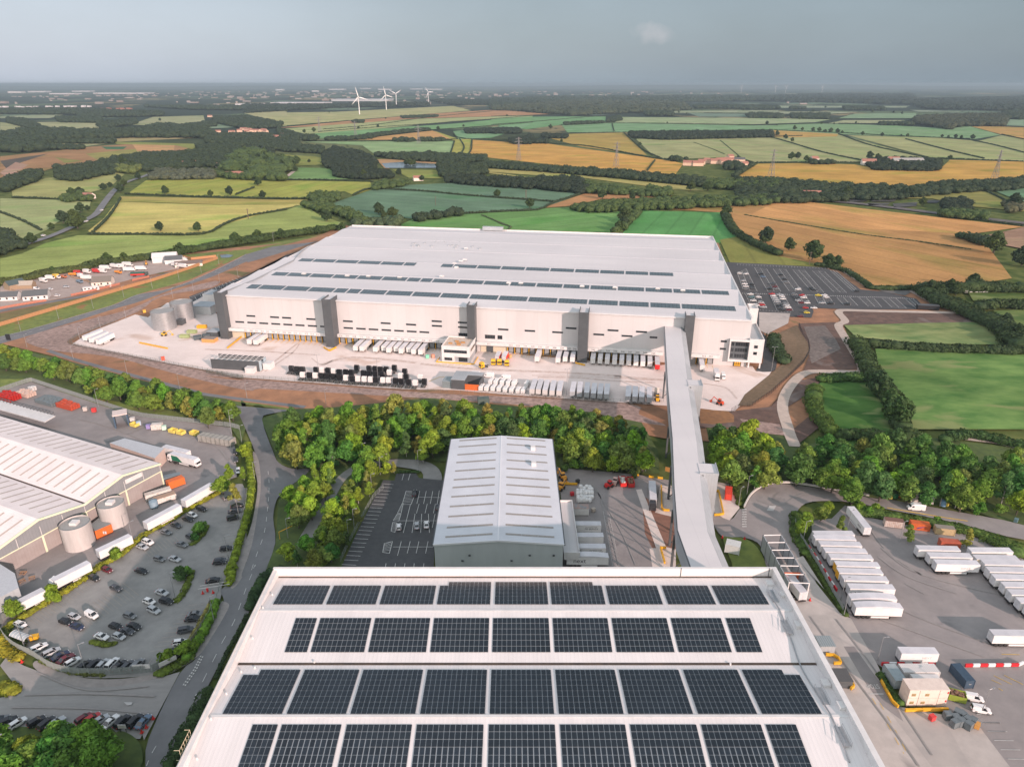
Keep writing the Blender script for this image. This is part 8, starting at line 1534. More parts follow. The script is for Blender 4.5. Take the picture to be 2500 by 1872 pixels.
def lamp_post(r, x, y, h, label, group, dbl=False):
    p = g(r, x, y); t = thing('lamp_post', label, 'lamp post', (*p, zs[0] if p[1] < 600 else 0), random.random()*.6, group); MB().cyl(0, 0, 0, h, .11, 7, r2=.07).build('pole', STEEL, t)
    for s_ in ((-1, 1) if dbl else (1,)): MB().tube((0, 0, h-.05), (s_*1.2, 0, h+.15), .05, 4).box(min(s_*.9, s_*1.6), max(s_*.9, s_*1.6), -.16, .16, h+.1, h+.25).build('lantern', STEEL, t)
PL = {'along the new estate road': ([('E',190,960),('E',530,850),('E',840,752),('E',1115,655),('E',1370,570),('E',1610,495),('E',1810,430),('E',1968,355),('B',720,1310),('B',215,1390)], 9, 0), 'along the earth bank': ([('E',245,1100),('E',720,1030),('E',905,930),('E',1135,850),('E',660,1205),('E',1145,1340),('E',1615,1470),('E',1555,660),('E',1740,600),('E',1975,520),('E',2140,470),('F',380,1190),('F',235,1440),('F',1090,1240)], 8, 0), 'on the pale yard': ([('F',1030,1020),('F',1560,1060),('G',1410,1160),('H',440,1405),('H',1410,1130)], 14, 1),
 'in the left yard and car park': ([('J',885,270),('J',2085,520),('J',1205,1510),('J',2155,1300),('J',2055,1640),('K',690,885),('K',1410,290),('K',1725,490),('K',205,715),('K',40,1650)], 9, 0), 'among the trees by the lane': ([('L',60,410),('L',150,480),('L',268,820),('L',700,700),('L',1240,650),('L',1395,775),('L',1320,935),('L',1735,710),('L',1110,1355),('L',1160,1255),('L',565,1345),('M',1530,640),('M',1935,740)], 8, 0),
 'around the right-hand yards': ([('N',1005,950),('N',1195,820),('N',930,1060),('N',1905,1275),('N',1510,1370),('O',895,750),('O',1585,890),('O',1085,1190),('Q',1080,770),('Q',1880,1180),('Q',800,300),('Q',820,425)], 8, 0)}
for w_, (l_, h, db) in PL.items():
    l_ = sorted(l_, key=lambda q: RG[q[0]][0]+q[1]/RG[q[0]][2])
    for i, (r, x, y) in enumerate(l_): lamp_post(r, x, y, h, f'{ordn(i)} slim grey lamp post from the left {w_}', 'lamp posts '+w_, bool(db))
WP = MB().cyl(0, 0, 0, 9, .16, 6).box(-.9, .9, -.06, .06, 8.4, 8.55).mesh('telegraph_pole', plain('pole_wood', '6a5c50'))
for r, x, y in (('A',1915,1215),('B',1465,1110),('B',22,1215),('B',2160,1065),('C',267,1060),('H',1750,175)):
    o = obj('telegraph_pole', WP, None, (*g(r, x, y), 0)); o.scale = (1.6, 1.6, 1.3); tag(o, {'A': 'wooden pole in the yellow field left of the big roof', 'B': 'wooden pole in the green fields behind the big roof', 'C': 'wooden pole in the dark green field', 'H': 'wooden pole at the field edge by the staff car park'}[r], 'telegraph pole', 'telegraph poles')
# ================================================================== FENCES, RAILS, BARRIERS
def mkpanel(L_, h, kind, m):
    mb = MB()
    if kind == 'pale':
        n_ = int(L_/.3)
        for k in range(n_): x = k*L_/n_; mb.box(x, x+L_/n_*.62, -.03, .03, .08, h)
        mb.box(0, L_, -.06, -.031, .4, .5).box(0, L_, -.06, -.031, h-.5, h-.4)
    elif kind == 'board': mb.box(0, L_, -.04, .04, .05, h)
    elif kind == 'mesh':
        for k in range(5): mb.box(k*L_/5, k*L_/5+.05, -.02, .02, 0, h)
        for z in (.1, h*.5, h-.06): mb.box(0, L_, -.02, .02, z, z+.05)
    elif kind == 'rail': mb.box(0, L_, -.25, .25, .15, .95)
    return mb.mesh('fence_panel' if kind != 'rail' else 'rail_section', m)
def fence(name, s, L_, h, kind, m, label, cat='fence', post=None, sm=0, z=0, every=1):
    q = P(s); q = smooth(q, sm) if sm else q; t = thing(name, label, cat); q = resample(q, L_); pm_ = mkpanel(L_, h, kind, m); po = MB().box(-.06, .06, -.06, .06, 0, h+.1).mesh('post', post or m)
    for a, b in zip(q, q[1:]):
        L2 = hypot(b[0]-a[0], b[1]-a[1]); an = atan2(b[1]-a[1], b[0]-a[0]); o = obj(pm_.name.split('.')[0], pm_, t, (*a, zs[0]), an); o.scale = (L2/L_, 1, 1)
        obj('post', po, t, (*a, zs[0]))
    return t
PALI = mat('palisade_grey', lin('8f9694'), lin('7f8684'), scale=1, rough=.6)
fence('palisade_fence', 'K 95,440 30,480 10,560 60,650 150,720 270,770 400,860 560,910 700,920 900,920 1250,895 1290,850 1320,760', 2.75, 2.4, 'pale', PALI, 'grey palisade fence curving round the bottom of the left car park', sm=3)
fence('palisade_fence', 'J -100,170 0,140 280,45 1170,340 1300,370 2070,455 2165,480', 2.75, 2.4, 'pale', PALI, 'long grey palisade fence in front of the left tree belt')
fence('palisade_fence', 'c 1760,620 1770,700 1850,850 1990,1070 2070,1200 Q 700,200 830,430', 2.75, 2.2, 'pale', PALI, 'grey palisade fence beside the ramp of the right-hand yard', sm=3)
fence('mesh_fence', 'K 1790,160 1740,330 1690,440 1590,600 1500,720 1450,790', 2.75, 1.8, 'mesh', PALI, 'thin mesh fence behind the clipped hedge')
fence('mesh_fence', 'L 200,930 190,1060 140,1250 90,1420 30,1620', 2.75, 1.8, 'mesh', PALI, 'thin mesh fence inside the long clipped hedge')
fence('mesh_fence', 'L 1420,900 1340,970 1250,1130 1130,1360 1020,1590', 2.75, 1.8, 'mesh', PALI, 'thin mesh fence between trees and dark car park')
fence('mesh_fence', 'E 620,1070 720,1100 1000,1160 1500,1250 2208,1385 F 0,960 300,1010 850,1045 1500,1095 2208,1155 G 800,1160 1500,1210 2050,1245', 3.5, 2.2, 'mesh', mat('green_mesh', lin('5c635c'), None), 'long thin security fence along the lower edge of the pale yard')
fence('mesh_fence', 'H 1050,1500 1150,1450 1230,1450 1400,1340 1560,1190 1700,1050 1750,960 1740,870 1680,790 1650,710', 3, 2.4, 'mesh', BLACK, 'dark railing fence along the top of the scrub bank')
fence('mesh_fence', 'E 620,1065 700,1010 900,920 1100,860', 3, 2.2, 'mesh', mat('green_mesh', lin('5c635c'), None), 'thin security fence at the left corner of the pale yard')
OT = mat('orange_timber_fence', lin('b88a62'), lin('a67a54'), scale=1.2, rough=.8)
fence('timber_fence', 'E -100,935 0,912 1100,585 1400,500 1700,400 1965,305', 2.4, 2.6, 'board', OT, 'long orange timber fence beside the new estate road', post=plain('fence_post_orange', '9c7450'))
fence('timber_fence', 'E 1585,290 1680,300 1720,315 1945,290', 2.4, 2.2, 'board', OT, 'short orange timber fence around the small pond')
BRK = mat('red_brick_wall', lin('b87a66'), lin('a56a55'), scale=.8, rough=.85)
fence('brick_wall', 'E 0,758 150,730 300,705 450,683', 2.4, 1.6, 'board', BRK, 'red brick boundary wall at the front of the first caravan plot', 'wall'); fence('brick_wall', 'E 640,640 850,595 1100,532', 2.4, 1.6, 'board', BRK, 'red brick boundary wall in front of the caravan', 'wall'); fence('brick_wall', 'E 1190,505 1350,470', 2.4, 1.6, 'board', BRK, 'red brick wall below the red and green lorry', 'wall')
fence('timber_fence', 'E 110,590 200,640 300,690', 2.4, 1.6, 'board', plain('tan_fence', 'b0937c'), 'tan fence between the first two caravan plots'); fence('timber_fence', 'E 640,470 780,510 900,555', 2.4, 1.6, 'board', plain('tan_fence', 'b0937c'), 'tan fence beside the hipped bungalow')
fence('guard_rail', 'a 0,740 200,1110 370,1195', 2.2, 1.1, 'rail', YEL, 'thick yellow crash rail on the slope beside the site cabins', 'guard rail'); fence('guard_rail', 'a 370,1195 700,1185 1050,1178', 2.2, 1.1, 'rail', YEL, 'yellow crash rail below the cream cabins', 'guard rail')
fence('guard_rail', 'N 980,1070 1040,960 1150,880 1300,850 1500,865 1800,915 2120,970', 2.5, 1.0, 'rail', plain('crash_rail_grey', 'c9c6c0'), 'grey crash rail sweeping round the foot of the right-hand wood', 'guard rail', sm=4)
for i, (s_, l_) in enumerate([('N 235,885 240,1100 335,1105', 'yellow crash rail on the pad left of the bridge'), ('N 715,930 750,925 795,1140 700,1145', 'yellow crash rail on the pad right of the bridge'), ('M 2065,1440 2150,1440', 'upper yellow rail of the lower bridge pad'), ('M 2070,1445 2110,1590', 'long yellow rail of the lower bridge pad'), ('M 1830,780 1885,790', 'short yellow rail behind the skips'), ('M 1965,800 2030,810', 'short yellow rail by the hedge above the grey trailer'), ('M 2045,810 2110,818', 'short yellow rail nearest the bridge foot'), ('Q 680,735 765,740 800,800 710,805', 'upper yellow framed pit guard beside the solar roof'), ('Q 850,890 905,1000 820,1000', 'lower yellow framed pit guard beside the solar roof'), ('F 205,745 350,630', 'yellow lane rail left of the first docks'), ('F 1070,740 1120,770 1190,735', 'yellow bollard rail round the second tower'), ('G 1490,880 1600,905', 'yellow bollard rail round the fourth tower'), ('M 1140,862 1335,868', 'long yellow barrier bar by the amber machines'), ('E 1255,1065 1525,1120', 'yellow line rail across the pale yard slab'), ('K 490,1360 600,1280', None)]):
    if l_: fence('guard_rail', s_, 2.0, 1.1, 'rail', YEL, l_, 'guard rail')
local_box('covered_pit', 'dark roofed lean-to box inside the lower yellow guard', 'shelter', 'Q', 775, 985, 3.6, 4.5, 2.2, DGREY, plain('dark_roof', '5a5a5a'), 0); local_box('barred_box', 'grey louvred unit beside the solar roof', 'plant unit', 'Q', 630, 715, 4.2, 4, 2.4, GREYC, mat('louvre', lin('8f9a9d'), None, ribs=(0, .6), ribcol=.4), 0)
BARR = MB().box(-.95, .95, -.2, .2, 0, 1.0).mesh('plastic_barrier', mat('barrier_plastic', (1, 1, 1), None, rough=.5, objcol=True))
def barriers(s, lab, group):
    q = resample(P(s), 2.1)
    for i, (a, b) in enumerate(zip(q, q[1:])):
        o = obj('plastic_barrier', BARR, None, ((a[0]+b[0])/2, (a[1]+b[1])/2, zs[0]), atan2(b[1]-a[1], b[0]-a[0])); c = i % 2; o.color = ((.6, .02, .03, 1), (.72, .72, .72, 1))[c]
        tag(o, f"{ordn(i//2)} {'red' if c == 0 else 'white'} plastic barrier from the left {lab}", 'barrier', group)
barriers('O 265,1240 330,1330 400,1440 450,1530 530,1650', 'down the slanting line by the trailers', 'slanting line of plastic barriers'); barriers('a 0,475 900,480', 'behind the site cabins', 'barriers behind the site cabins'); barriers('a 1290,500 2170,490 2212,420', 'right of the blue container', 'barriers right of the blue container')
CONE = MB().cyl(0, 0, 0, .75, .22, 8, r2=.04).box(-.25, .25, -.25, .25, 0, .05).mesh('traffic_cone', RED)
for r, x, y, l_ in (('K',1237,1275,'top traffic cone right of the bottom car row'),('K',1182,1345,'middle traffic cone by the road edge'),('K',1145,1385,'lowest traffic cone by the grass'),('K',1635,265,'traffic cone left of the barrier arm'),('K',1718,260,'traffic cone right of the barrier arm'),('K',180,820,'traffic cone at the fence gate'),('c',845,800,'red marker at the left tip of the grass island'),('c',1125,815,'red marker on top of the grass island'),('c',1950,1590,'red marker at the wash bay exit'),('J',445,930,'cone')):
    if l_ == 'cone': continue
    o = obj('traffic_cone', CONE, None, (*g(r, x, y), zs[0])); o.scale = (1.5, 1.5, 1.5); tag(o, l_, 'traffic cone')
# estate sign boards
def board(r, x0, y0, x1, y1, z0, z1, label, m=WHITE, txt=None):
    a, b = g(r, x0, y0), g(r, x1, y1); t = thing('sign_board', label, 'sign', (*a, zs[0]), atan2(b[1]-a[1], b[0]-a[0])); L_ = hypot(b[0]-a[0], b[1]-a[1]); MB().box(0, L_, -.06, .06, z0, z1).build('panel', m, t)
    for x in (.3, L_-.3): MB().box(x-.06, x+.06, .07, .19, 0, z1).build('post', DGREY, t)
board('K', 1290, 880, 1430, 810, .8, 2.2, 'long white sign board on the green bank by the junction'); board('K', 965, 1385, 1030, 1385, 1.4, 2.6, 'white sign above the roadside trees'); board('K', 1080, 905, 1165, 900, 1.5, 2.8, 'left white notice on the palisade fence'); board('K', 1170, 902, 1220, 900, 1.5, 2.8, 'right white notice on the palisade fence'); board('K', 1555, 700, 1575, 695, 1.2, 2.0, 'small white sign in the clipped hedge'); board('L', 1390, 630, 1460, 632, 1, 2.8, 'grey sign back beside the looped lane'); board('M', 2110, 750, 2150, 760, .5, 2.5, 'orange brown notice under the bridge', plain('tan_sign', 'c08a4a'))
HB = thing('height_barrier', 'yellow height restriction bar at the lane entrance', 'barrier', (*g('L', 490, 1355), zs[0]), atan2(g('L', 605, 1300)[1]-g('L', 490, 1355)[1], g('L', 605, 1300)[0]-g('L', 490, 1355)[0])); MB().box(0, .15, -.08, .08, 0, 3).build('post', YEL, HB); MB().box(0, 5.6, -.08, .08, 2.85, 3.1).build('crossbar', YEL, HB)
PB = thing('parking_barrier', 'pale parking barrier gate at the car park entrance', 'barrier', (*g('K', 1600, 250), zs[0])); MB().tube((0, 0, 1), (9, 2.4, 1), .07, 5).tube((0, 1.5, 1), (9, 3.9, 1), .07, 5).build('barrier_arm', WHITE, PB); MB().box(2.6, 3.1, -.2, .3, 0, 1.2).build('ticket_post', RED, PB)
# trolley / smoking shelter
SH = thing('shelter', 'arched clear roofed shelter by the palisade fence corner', 'shelter', (*g('K', 185, 655), zs[0]), radians(-22))
for k in range(6):
    mb = MB(); 
    for j in range(6): a, b = pi*j/6, pi*(j+1)/6; mb.tube((-3+k*1.2, -1.2*cos(a), 2.2+.7*sin(a)), (-3+k*1.2, -1.2*cos(b), 2.2+.7*sin(b)), .06, 4)
    mb.build('hoop', WHITE, SH)
mb = MB()
for j in range(6): a, b = pi*j/6, pi*(j+1)/6; mb.quad((-3, -1.2*cos(a), 2.2+.68*sin(a)), (3, -1.2*cos(a), 2.2+.68*sin(a)), (3, -1.2*cos(b), 2.2+.68*sin(b)), (-3, -1.2*cos(b), 2.2+.68*sin(b)))
mb.build('clear_roof', plain('polycarbonate', 'aeb6ba'), SH)
for x in (-2.9, 2.9): MB().box(x-.05, x+.05, -1.25, -1.15, 0, 2.2).box(x-.05, x+.05, 1.15, 1.25, 0, 2.2).build('leg', DGREY, SH)
local_box('grit_bin', 'yellow grit bin beside the arched shelter', 'grit bin', 'K', 245, 650, 2.0, 1.3, 1.1, YEL, YEL, .3)
OB = thing('office_block', 'grey office block with green tinted windows at the left edge', 'office'); OC = ccw(P('K -400,-60 0,20 118,95 150,210 0,290 -400,500', 7)); qbox(OC, 0, 7, 'wall', GREYC, OB, plain('grey_roof', 'b9bdc2'))
a, b = g('K', 0, 225, 4.5), g('K', 115, 160, 4.5)
for k in range(5): f_ = k/5; p = (a[0]+(b[0]-a[0])*f_, a[1]+(b[1]-a[1])*f_); MB().box(0, 1.5, -.12, .1, 3.8, 5.3, rot=atan2(b[1]-a[1], b[0]-a[0])).build('window', plain('green_glass', '9fd0bd'), OB, loc=(p[0], p[1]-.35, 0))
for i, (x, y) in enumerate([(190, 105), (262, 145), (180, 170)]):
    t = thing('picnic_bench', ['upper', 'right', 'lower'][i]+' wooden picnic bench beside the office block', 'bench', (*g('K', x, y), zs[0]), .5*i); MB().box(-.9, .9, -.4, .4, .7, .76).build('table_top', plain('bench_wood', 'a8856a'), t)
    for s_ in (-1, 1): MB().box(-.9, .9, s_*.75-.13, s_*.75+.13, .42, .47).build('seat', plain('bench_wood', 'a8856a'), t); MB().box(s_*.7-.05, s_*.7+.05, -.8, .8, 0, .42).build('leg_frame', plain('bench_wood', 'a8856a'), t)
# bins, drums and bits by the upper right lane and the old yard
BIN = MB().box(-.6, .6, -.5, .5, .1, 1.2).box(-.65, .65, -.55, .55, 1.2, 1.35).mesh('waste_bin', mat('bin_plastic', (1, 1, 1), None, objcol=True, rough=.5))
for r, x, y, c, l_ in (('O',890,765,(.1,.35,.25),'small green bin at the end of the crash rail'),('O',965,800,(.75,.6,.1),'yellow bin first beyond the crash rail'),('O',1008,805,(.8,.65,.15),'yellow bin second beyond the crash rail'),('O',1048,800,(.03,.25,.1),'dark green bin beyond the crash rail'),('O',1100,795,(.6,.08,.04),'red bin beside the rust streaked container'),('O',1135,795,(.7,.7,.68),'white cabinet left of the rust streaked container'),('O',1510,870,(.75,.6,.1),'yellow bin right of the blue tank'),('O',1628,895,(.8,.7,.3),'pale bin by the lane lamp post'),('O',2130,1015,(.12,.2,.22),'dark bin on the lane verge'),('J',1195,405,(.7,.68,.66),'white tank on the old yard'),('J',1250,440,(.4,.5,.6),'blue grey drum cluster on the old yard'),('J',1340,470,(.3,.25,.5),'violet crates beside the yellow skips'),('J',1480,480,(.55,.75,.6),'mint green bin beside the yellow skips'),('J',850,320,(.6,.05,.05),'red bag heap on the old yard'),('J',770,310,(.5,.45,.42),'mixed rubbish heap on the old yard'),('E',1300,790,(.75,.4,.05),'orange stack behind the sprinkler tank'),('E',1468,1215,(.7,.1,.05),'red and yellow box on the yard edge'),('G',160,830,(.2,.6,.4),'green wrapped goods beside the cube office'),('G',210,825,(.7,.3,.2),'red parcels beside the cube office'),('G',900,828,(.8,.35,.15),'orange bundle right of the shunters'),('M',1275,960,(.5,.02,.03),'dark red box beside the white bulk bags'),('M',1325,848,(.03,.03,.03),'black bin by the yellow barrier bar'),('M',1465,1105,(.4,.35,.3),'heap of oddments beside the white hut'),('a',1470,1440,(.6,.3,.08),'brown box at the corner of the roll cages'),('a',780,1320,(.6,.05,.05),'red trolley below the yellow rail')):
    o = obj('waste_bin', BIN, None, (*g(r, x, y), zs[0]), random.random()); o.color = (*c, 1); s_ = 1.5 if r in 'JEG' else 1.1; o.scale = (s_, s_, s_); tag(o, l_, 'bin' if 'bin' in l_ else 'box')
t = thing('water_tank', 'round blue plastic tank at the edge of the right-hand wood', 'tank', (*g('O', 1475, 865), zs[0])); MB().cyl(0, 0, 0, 2.2, 1.1, 16).cyl(0, 0, 2.2, 2.6, 1.1, 16, r2=.2).build('shell', plain('tank_blue2', '6f93b0'), t, smooth_=True)
# ================================================================== CARAVAN AND LORRY YARDS BY THE NEW ROAD
HIPR = plain('hip_roof', '7c746c'); HIPD = plain('dark_slate', '5d6062')
house('E', 335, 655, 16, 10, 3.2, radians(20), 'white bungalow with grey hipped roof on the caravan plot', WHITE, HIPD, name='bungalow', cat='bungalow'); house('E', 930, 530, 14, 11, 3.2, radians(15), 'cream bungalow with brown roof beside the tan fence', plain('cream_wall', 'e8dccf'), HIPR, name='bungalow', cat='bungalow'); house('E', 60, 665, 18, 9, 3, radians(12), 'dark roofed white bungalow at the left edge', WHITE, HIPD, name='bungalow', cat='bungalow')
house('E', 140, 565, 12, 9, 4, radians(60), 'dark green barn with curved roof at the left plot', plain('barn_wood', 'a08a72'), plain('barn_green', '4e5c5c'), name='barn', cat='barn', win=False); house('E', 235, 560, 12, 8, 3, radians(10), 'open timber stable beside the dark barn', plain('barn_wood', 'a08a72'), plain('stable_roof', 'b0a598'), name='stable', cat='stable', win=False)
house('E', 1490, 325, 20, 10, 5, radians(16), 'long white roofed shed at the right end of the lorry yard', WHITE, mat('far_white_shed', (.6, .6, .6)), name='shed', cat='shed', win=False); house('E', 1570, 340, 14, 9, 4, radians(14), 'dark roofed shed beside the small pond fence', WHITE, HIPD, name='shed', cat='shed', win=False); house('E', 1700, 365, 22, 7, 2.6, radians(20), 'low dark roofed store by the orange fence', plain('pale_wall', 'e6dccf'), plain('brown_slate', '6f625c'), name='store', cat='store', win=False)
t = thing('caravan', 'long white static caravan in front of the brick wall', 'caravan', (*g('E', 825, 590), zs[0]), radians(22)); MB().box(-5.5, 5.5, -1.3, 1.3, .4, 2.9).build('body', WHITE, t); MB().box(-5.6, 5.6, -1.4, 1.4, 2.9, 3.05).build('roof', WHITE, t)
for k in range(4): MB().box(-4.5+k*2.6, -3.4+k*2.6, -1.36, -1.31, 1.4, 2.3).build('window', GLASS, t)
LOR = [(455,490,'w','white coach like camper in the far row'),(515,480,'y','yellow topped lorry in the far row'),(570,475,'o','rust orange flatbed lorry in the far row'),(660,455,'o2','orange cab tipper beside the hedge'),(705,445,'r','red cab lorry beside the hedge'),(395,515,'w','white camper left of the far row'),(730,475,'w','white lorry behind the tan fence'),(785,490,'w','long white trailer behind the tan fence'),(785,435,'w','white lorry in front of the scrub'),(950,400,'w','white box lorry at the middle of the lorry yard'),(1040,385,'w','wide white box lorry in the lorry yard'),(1085,385,'w','white box lorry paired with the wide one'),(1150,370,'w','white box lorry near the hedge gap'),(1165,415,'w','white lorry in front of the hedge gap'),(1270,405,'w','white flatbed behind the red and green lorry'),(925,430,'w','white van beside the middle box lorry'),(870,430,'r','red low loader in the lorry yard'),(1065,435,'o2','orange trailer in the lorry yard'),(1600,350,'w','white van by the right end sheds'),(1580,375,'w','white camper near the orange fence'),(1650,385,'w','white trailer near the orange fence'),(1640,325,'w','small white caravan beside the timber fence'),(720,520,'b','blue grey skip trailer on the middle plot')]
LC_ = {'w': (.74, .72, .70), 'y': (.75, .5, .08), 'o': (.5, .17, .08), 'o2': (.75, .28, .05), 'r': (.5, .04, .04), 'b': (.18, .25, .32)}
for x, y, c, l_ in LOR:
    big_ = y < 430 or 'long' in l_; t = thing('lorry', l_, 'lorry', (*g('E', x, y), zs[0]), radians(random.uniform(-35, 10))); L_ = 9 if big_ else 6.5; col = (*LC_[c], 1)
    o = MB().box(-L_/2, L_/2-2, -1.25, 1.25, .9, 3.5 if c in 'wyr' else 2.2).build('box_body', TPAINT, t); o.color = col; o = MB().prism([(L_/2-1.9, .6), (L_/2, .6), (L_/2, 1.7), (L_/2-.4, 2.7), (L_/2-1.9, 2.7)], -1.15, 1.15).build('cab', PAINT, t); o.color = col if c != 'y' else (.7, .7, .7, 1)
    MB().prism([(L_/2+.02, 1.7), (L_/2-.36, 2.6), (L_/2-.4, 2.6), (L_/2-.02, 1.7)], -1.0, 1.0).build('windscreen', WGL, t)
    for xx in (-L_/2+1.4, L_/2-1.2): MB().ycyl(0, 0, -1.2, 1.2, .45, 8).build('axle', RUBBER, t, loc=(xx, 0, .45))
t = thing('tipper_lorry', 'red and dark green articulated tipper by the brick wall', 'lorry', (*g('E', 1250, 460), zs[0]), radians(12)); o = MB().box(-6, 4.5, -1.25, 1.25, 1, 2.2).build('lower_body', RED, t); MB().box(-6, 4.5, -1.26, 1.26, 2.2, 3.4).build('upper_body', plain('dark_green_sheet', '2f5a50'), t); MB().box(5, 7.2, -1.2, 1.2, .7, 3.2).build('cab', plain('dark_cab', '48524f'), t); MB().ycyl(-4, .5, -1.2, 1.2, .5, 8).ycyl(-2.6, .5, -1.2, 1.2, .5, 8).ycyl(6, .5, -1.2, 1.2, .5, 8).build('axle', RUBBER, t)
for r, x, y, c, k_, l_ in (('E',595,555,'silver','suv','silver pickup on the caravan plot'),('E',515,632,'white','hatch','white hatchback parked alone on the caravan plot'),('E',975,550,'white','suv','white estate car beside the cream bungalow'),('E',330,570,'white','van','white van behind the white bungalow'),('E',455,575,'white','hatch','small white car in the middle of the caravan plot')):
    p = g(r, x, y, .7); car(p[0], p[1], random.uniform(-.5, .5), c, k_, l_, None)
local_box('road_sign', 'black framed traffic sign back at the left end of the estate road', 'road sign', 'E', 60, 1035, 2.6, .3, 3.6, BLACK, BLACK, 0)
# ================================================================== PAINTED LINES
zm = zs[0]+.006
lines = MB()
def ln(r, x0, y0, x1, y1, w=.16): strip_mb([g(r, x0, y0), g(r, x1, y1)], w, zm, lines)
def ticks(r, la, lb, sp=2.5, w=.14, full=True):
    """bay lines between two long edges"""
    A_ = [g(r, *la[0]), g(r, *la[1])]; B_ = [g(r, *lb[0]), g(r, *lb[1])]; n_ = max(1, int(hypot(A_[1][0]-A_[0][0], A_[1][1]-A_[0][1])/sp))
    for k in range(n_+1):
        f_ = k/n_; strip_mb([(A_[0][0]+(A_[1][0]-A_[0][0])*f_, A_[0][1]+(A_[1][1]-A_[0][1])*f_), (B_[0][0]+(B_[1][0]-B_[0][0])*f_, B_[0][1]+(B_[1][1]-B_[0][1])*f_)], w, zm, lines)
for la, lb in [(((0,120),(60,300)),((95,75),(215,320))),(((185,62),(330,320)),((315,75),(470,320))),(((385,75),(560,315)),((520,80),(700,320))),(((598,85),(800,320)),((725,92),(935,330))),(((810,95),(1040,325)),((940,105),(1180,335))),(((1000,90),(1250,320)),((1060,92),(1310,320))),(((85,345),(160,500)),((225,345),(318,490))),(((350,350),(430,525)),((495,355),(605,530))),(((590,350),(665,460)),((735,360),(790,455))),(((835,370),(880,455)),((990,375),(1050,462))),(((1075,385),(1150,468)),((1215,385),(1305,475))),(((1310,385),(1415,482)),((1475,395),(1560,490))),(((1565,395),(1670,492)),((1710,395),(1825,500))),(((1815,405),(1930,505)),((1900,405),(2000,500)))]:
    ticks('V', la, lb, 2.5, .13)
    for l_ in (la, lb): ln('V', *l_[0], *l_[1], .22)
    ln('V', (la[0][0]+lb[0][0])/2, (la[0][1]+lb[0][1])/2, (la[1][0]+lb[1][0])/2, (la[1][1]+lb[1][1])/2, .22)
ticks('V', ((0,22),(980,66)), ((0,38),(985,80)), 2.5); ln('V', 0, 22, 980, 66, .25)
strip_mb(P('V 50,341 400,350 800,360 1230,376'), 1.8, zm, lines, (.9, .9)); strip_mb(P('V 1230,376 1600,385 1910,400'), 1.8, zm, lines, (.9, .9))
strip_mb(P('V 240,520 420,535 600,545'), .5, zm, lines, (1, 1))
# left flank lorry/car bays
ticks('E', ((1720,690),(2208,520)), ((1700,665),(2208,480)), 5, .25); ln('E', 1700, 655, 2208, 468, .25); ticks('F', ((0,270),(330,110)), ((0,235),(300,95)), 5, .25)
# dark car park beside the grey warehouse
for x0, x1, y in [(1408,1512,857),(1395,1500,887),(1380,1485,917),(1365,1470,947),(1350,1457,977),(1335,1443,1008),(1318,1428,1040),(1300,1413,1072),(1285,1400,1104),(1268,1383,1137),(1250,1368,1170),(1235,1352,1205),(1218,1336,1241),(1200,1320,1275),(1180,1303,1311),(1160,1285,1349),(1145,1268,1385),(1127,1252,1422),(1108,1233,1461),(1090,1215,1500),(1068,1197,1541),(1048,1177,1582)]: ln('L', x0, y-3, x1, y+4, .18)
for x0, y0, x1, y1 in [(1605,765,1588,822),(1662,765,1645,822),(1748,920,1722,1035),(1806,920,1782,1035),(1865,920,1842,1035),(1923,915,1905,1035),(1742,1035,1718,1120),(1815,1035,1795,1120),(1888,1035,1870,1120),(1665,1035,1600,1295),(1705,1125,1678,1295),(1765,1125,1755,1295),(1825,1125,1835,1295),(1885,1125,1860,1250),(1582,1372,1548,1500),(1662,1372,1635,1480),(1740,1372,1715,1480),(1822,1372,1800,1480),(1735,975,1945,978),(1550,1187,1910,1187),(1507,1422,1870,1422),(1445,1570,1440,1600),(1530,1570,1525,1600),(1615,1570,1610,1600),(1698,1570,1695,1600),(1785,1570,1782,1600)]: ln('L', x0, y0, x1, y1, .18)
for (q, n_, a, b, c, d) in [('L',9,(1625,920),(1590,1040),(1715,925),(1670,1040)),('L',8,(1590,1030),(1548,1118),(1600,1032),(1580,1120)),('L',8,(1545,1125),(1510,1185),(1580,1125),(1560,1190)),('L',7,(1505,1200),(1490,1280),(1540,1205),(1525,1290)),('L',7,(1430,1390),(1415,1470),(1503,1372),(1475,1480))]:
    ln(q, *a, *b, .2); ln(q, *c, *d, .2); ln(q, *a, *c, .2); ln(q, *b, *d, .2)
    for k in range(1, n_): f_ = k/n_; f2 = (k-1)/n_; ln(q, a[0]+(b[0]-a[0])*f_, a[1]+(b[1]-a[1])*f_, c[0]+(d[0]-c[0])*f2, c[1]+(d[1]-c[1])*f2, .16)
# estate road: centre dashes, edge lines and give-way dots
strip_mb(smooth(P('L 385,740 395,880 380,1090 350,1300 280,1500 230,1656 K 2060,30 1980,230 1890,480 1800,640 1740,760 1640,960 1560,1120'), 4), .16, zm, lines, (3, 4))
strip_mb(smooth(P('K 1260,1490 1220,1560 1180,1656'), 3), .16, zm, lines, (2, 2)); strip_mb(P('K 1635,770 1580,880 1490,1010'), .35, zm, lines, (.6, .5)); strip_mb(P('K 1620,765 1565,875 1475,1005'), .35, zm, lines, (.6, .5))
strip_mb(smooth(P('E 0,1035 300,955 1000,745 1240,655 1540,572 1900,440 2208,295'), 4), .2, zm, lines, (3, 5)); strip_mb(smooth(P('E 0,1005 300,930 1000,727 1240,628 1540,568 1900,424 2208,266'), 4), .3, zm, lines)
for k in range(8): ln('N', 962, 1085+k*22, 1003, 1085+k*22, .55)
ln('N', 965, 1080, 1000, 1240, .12)
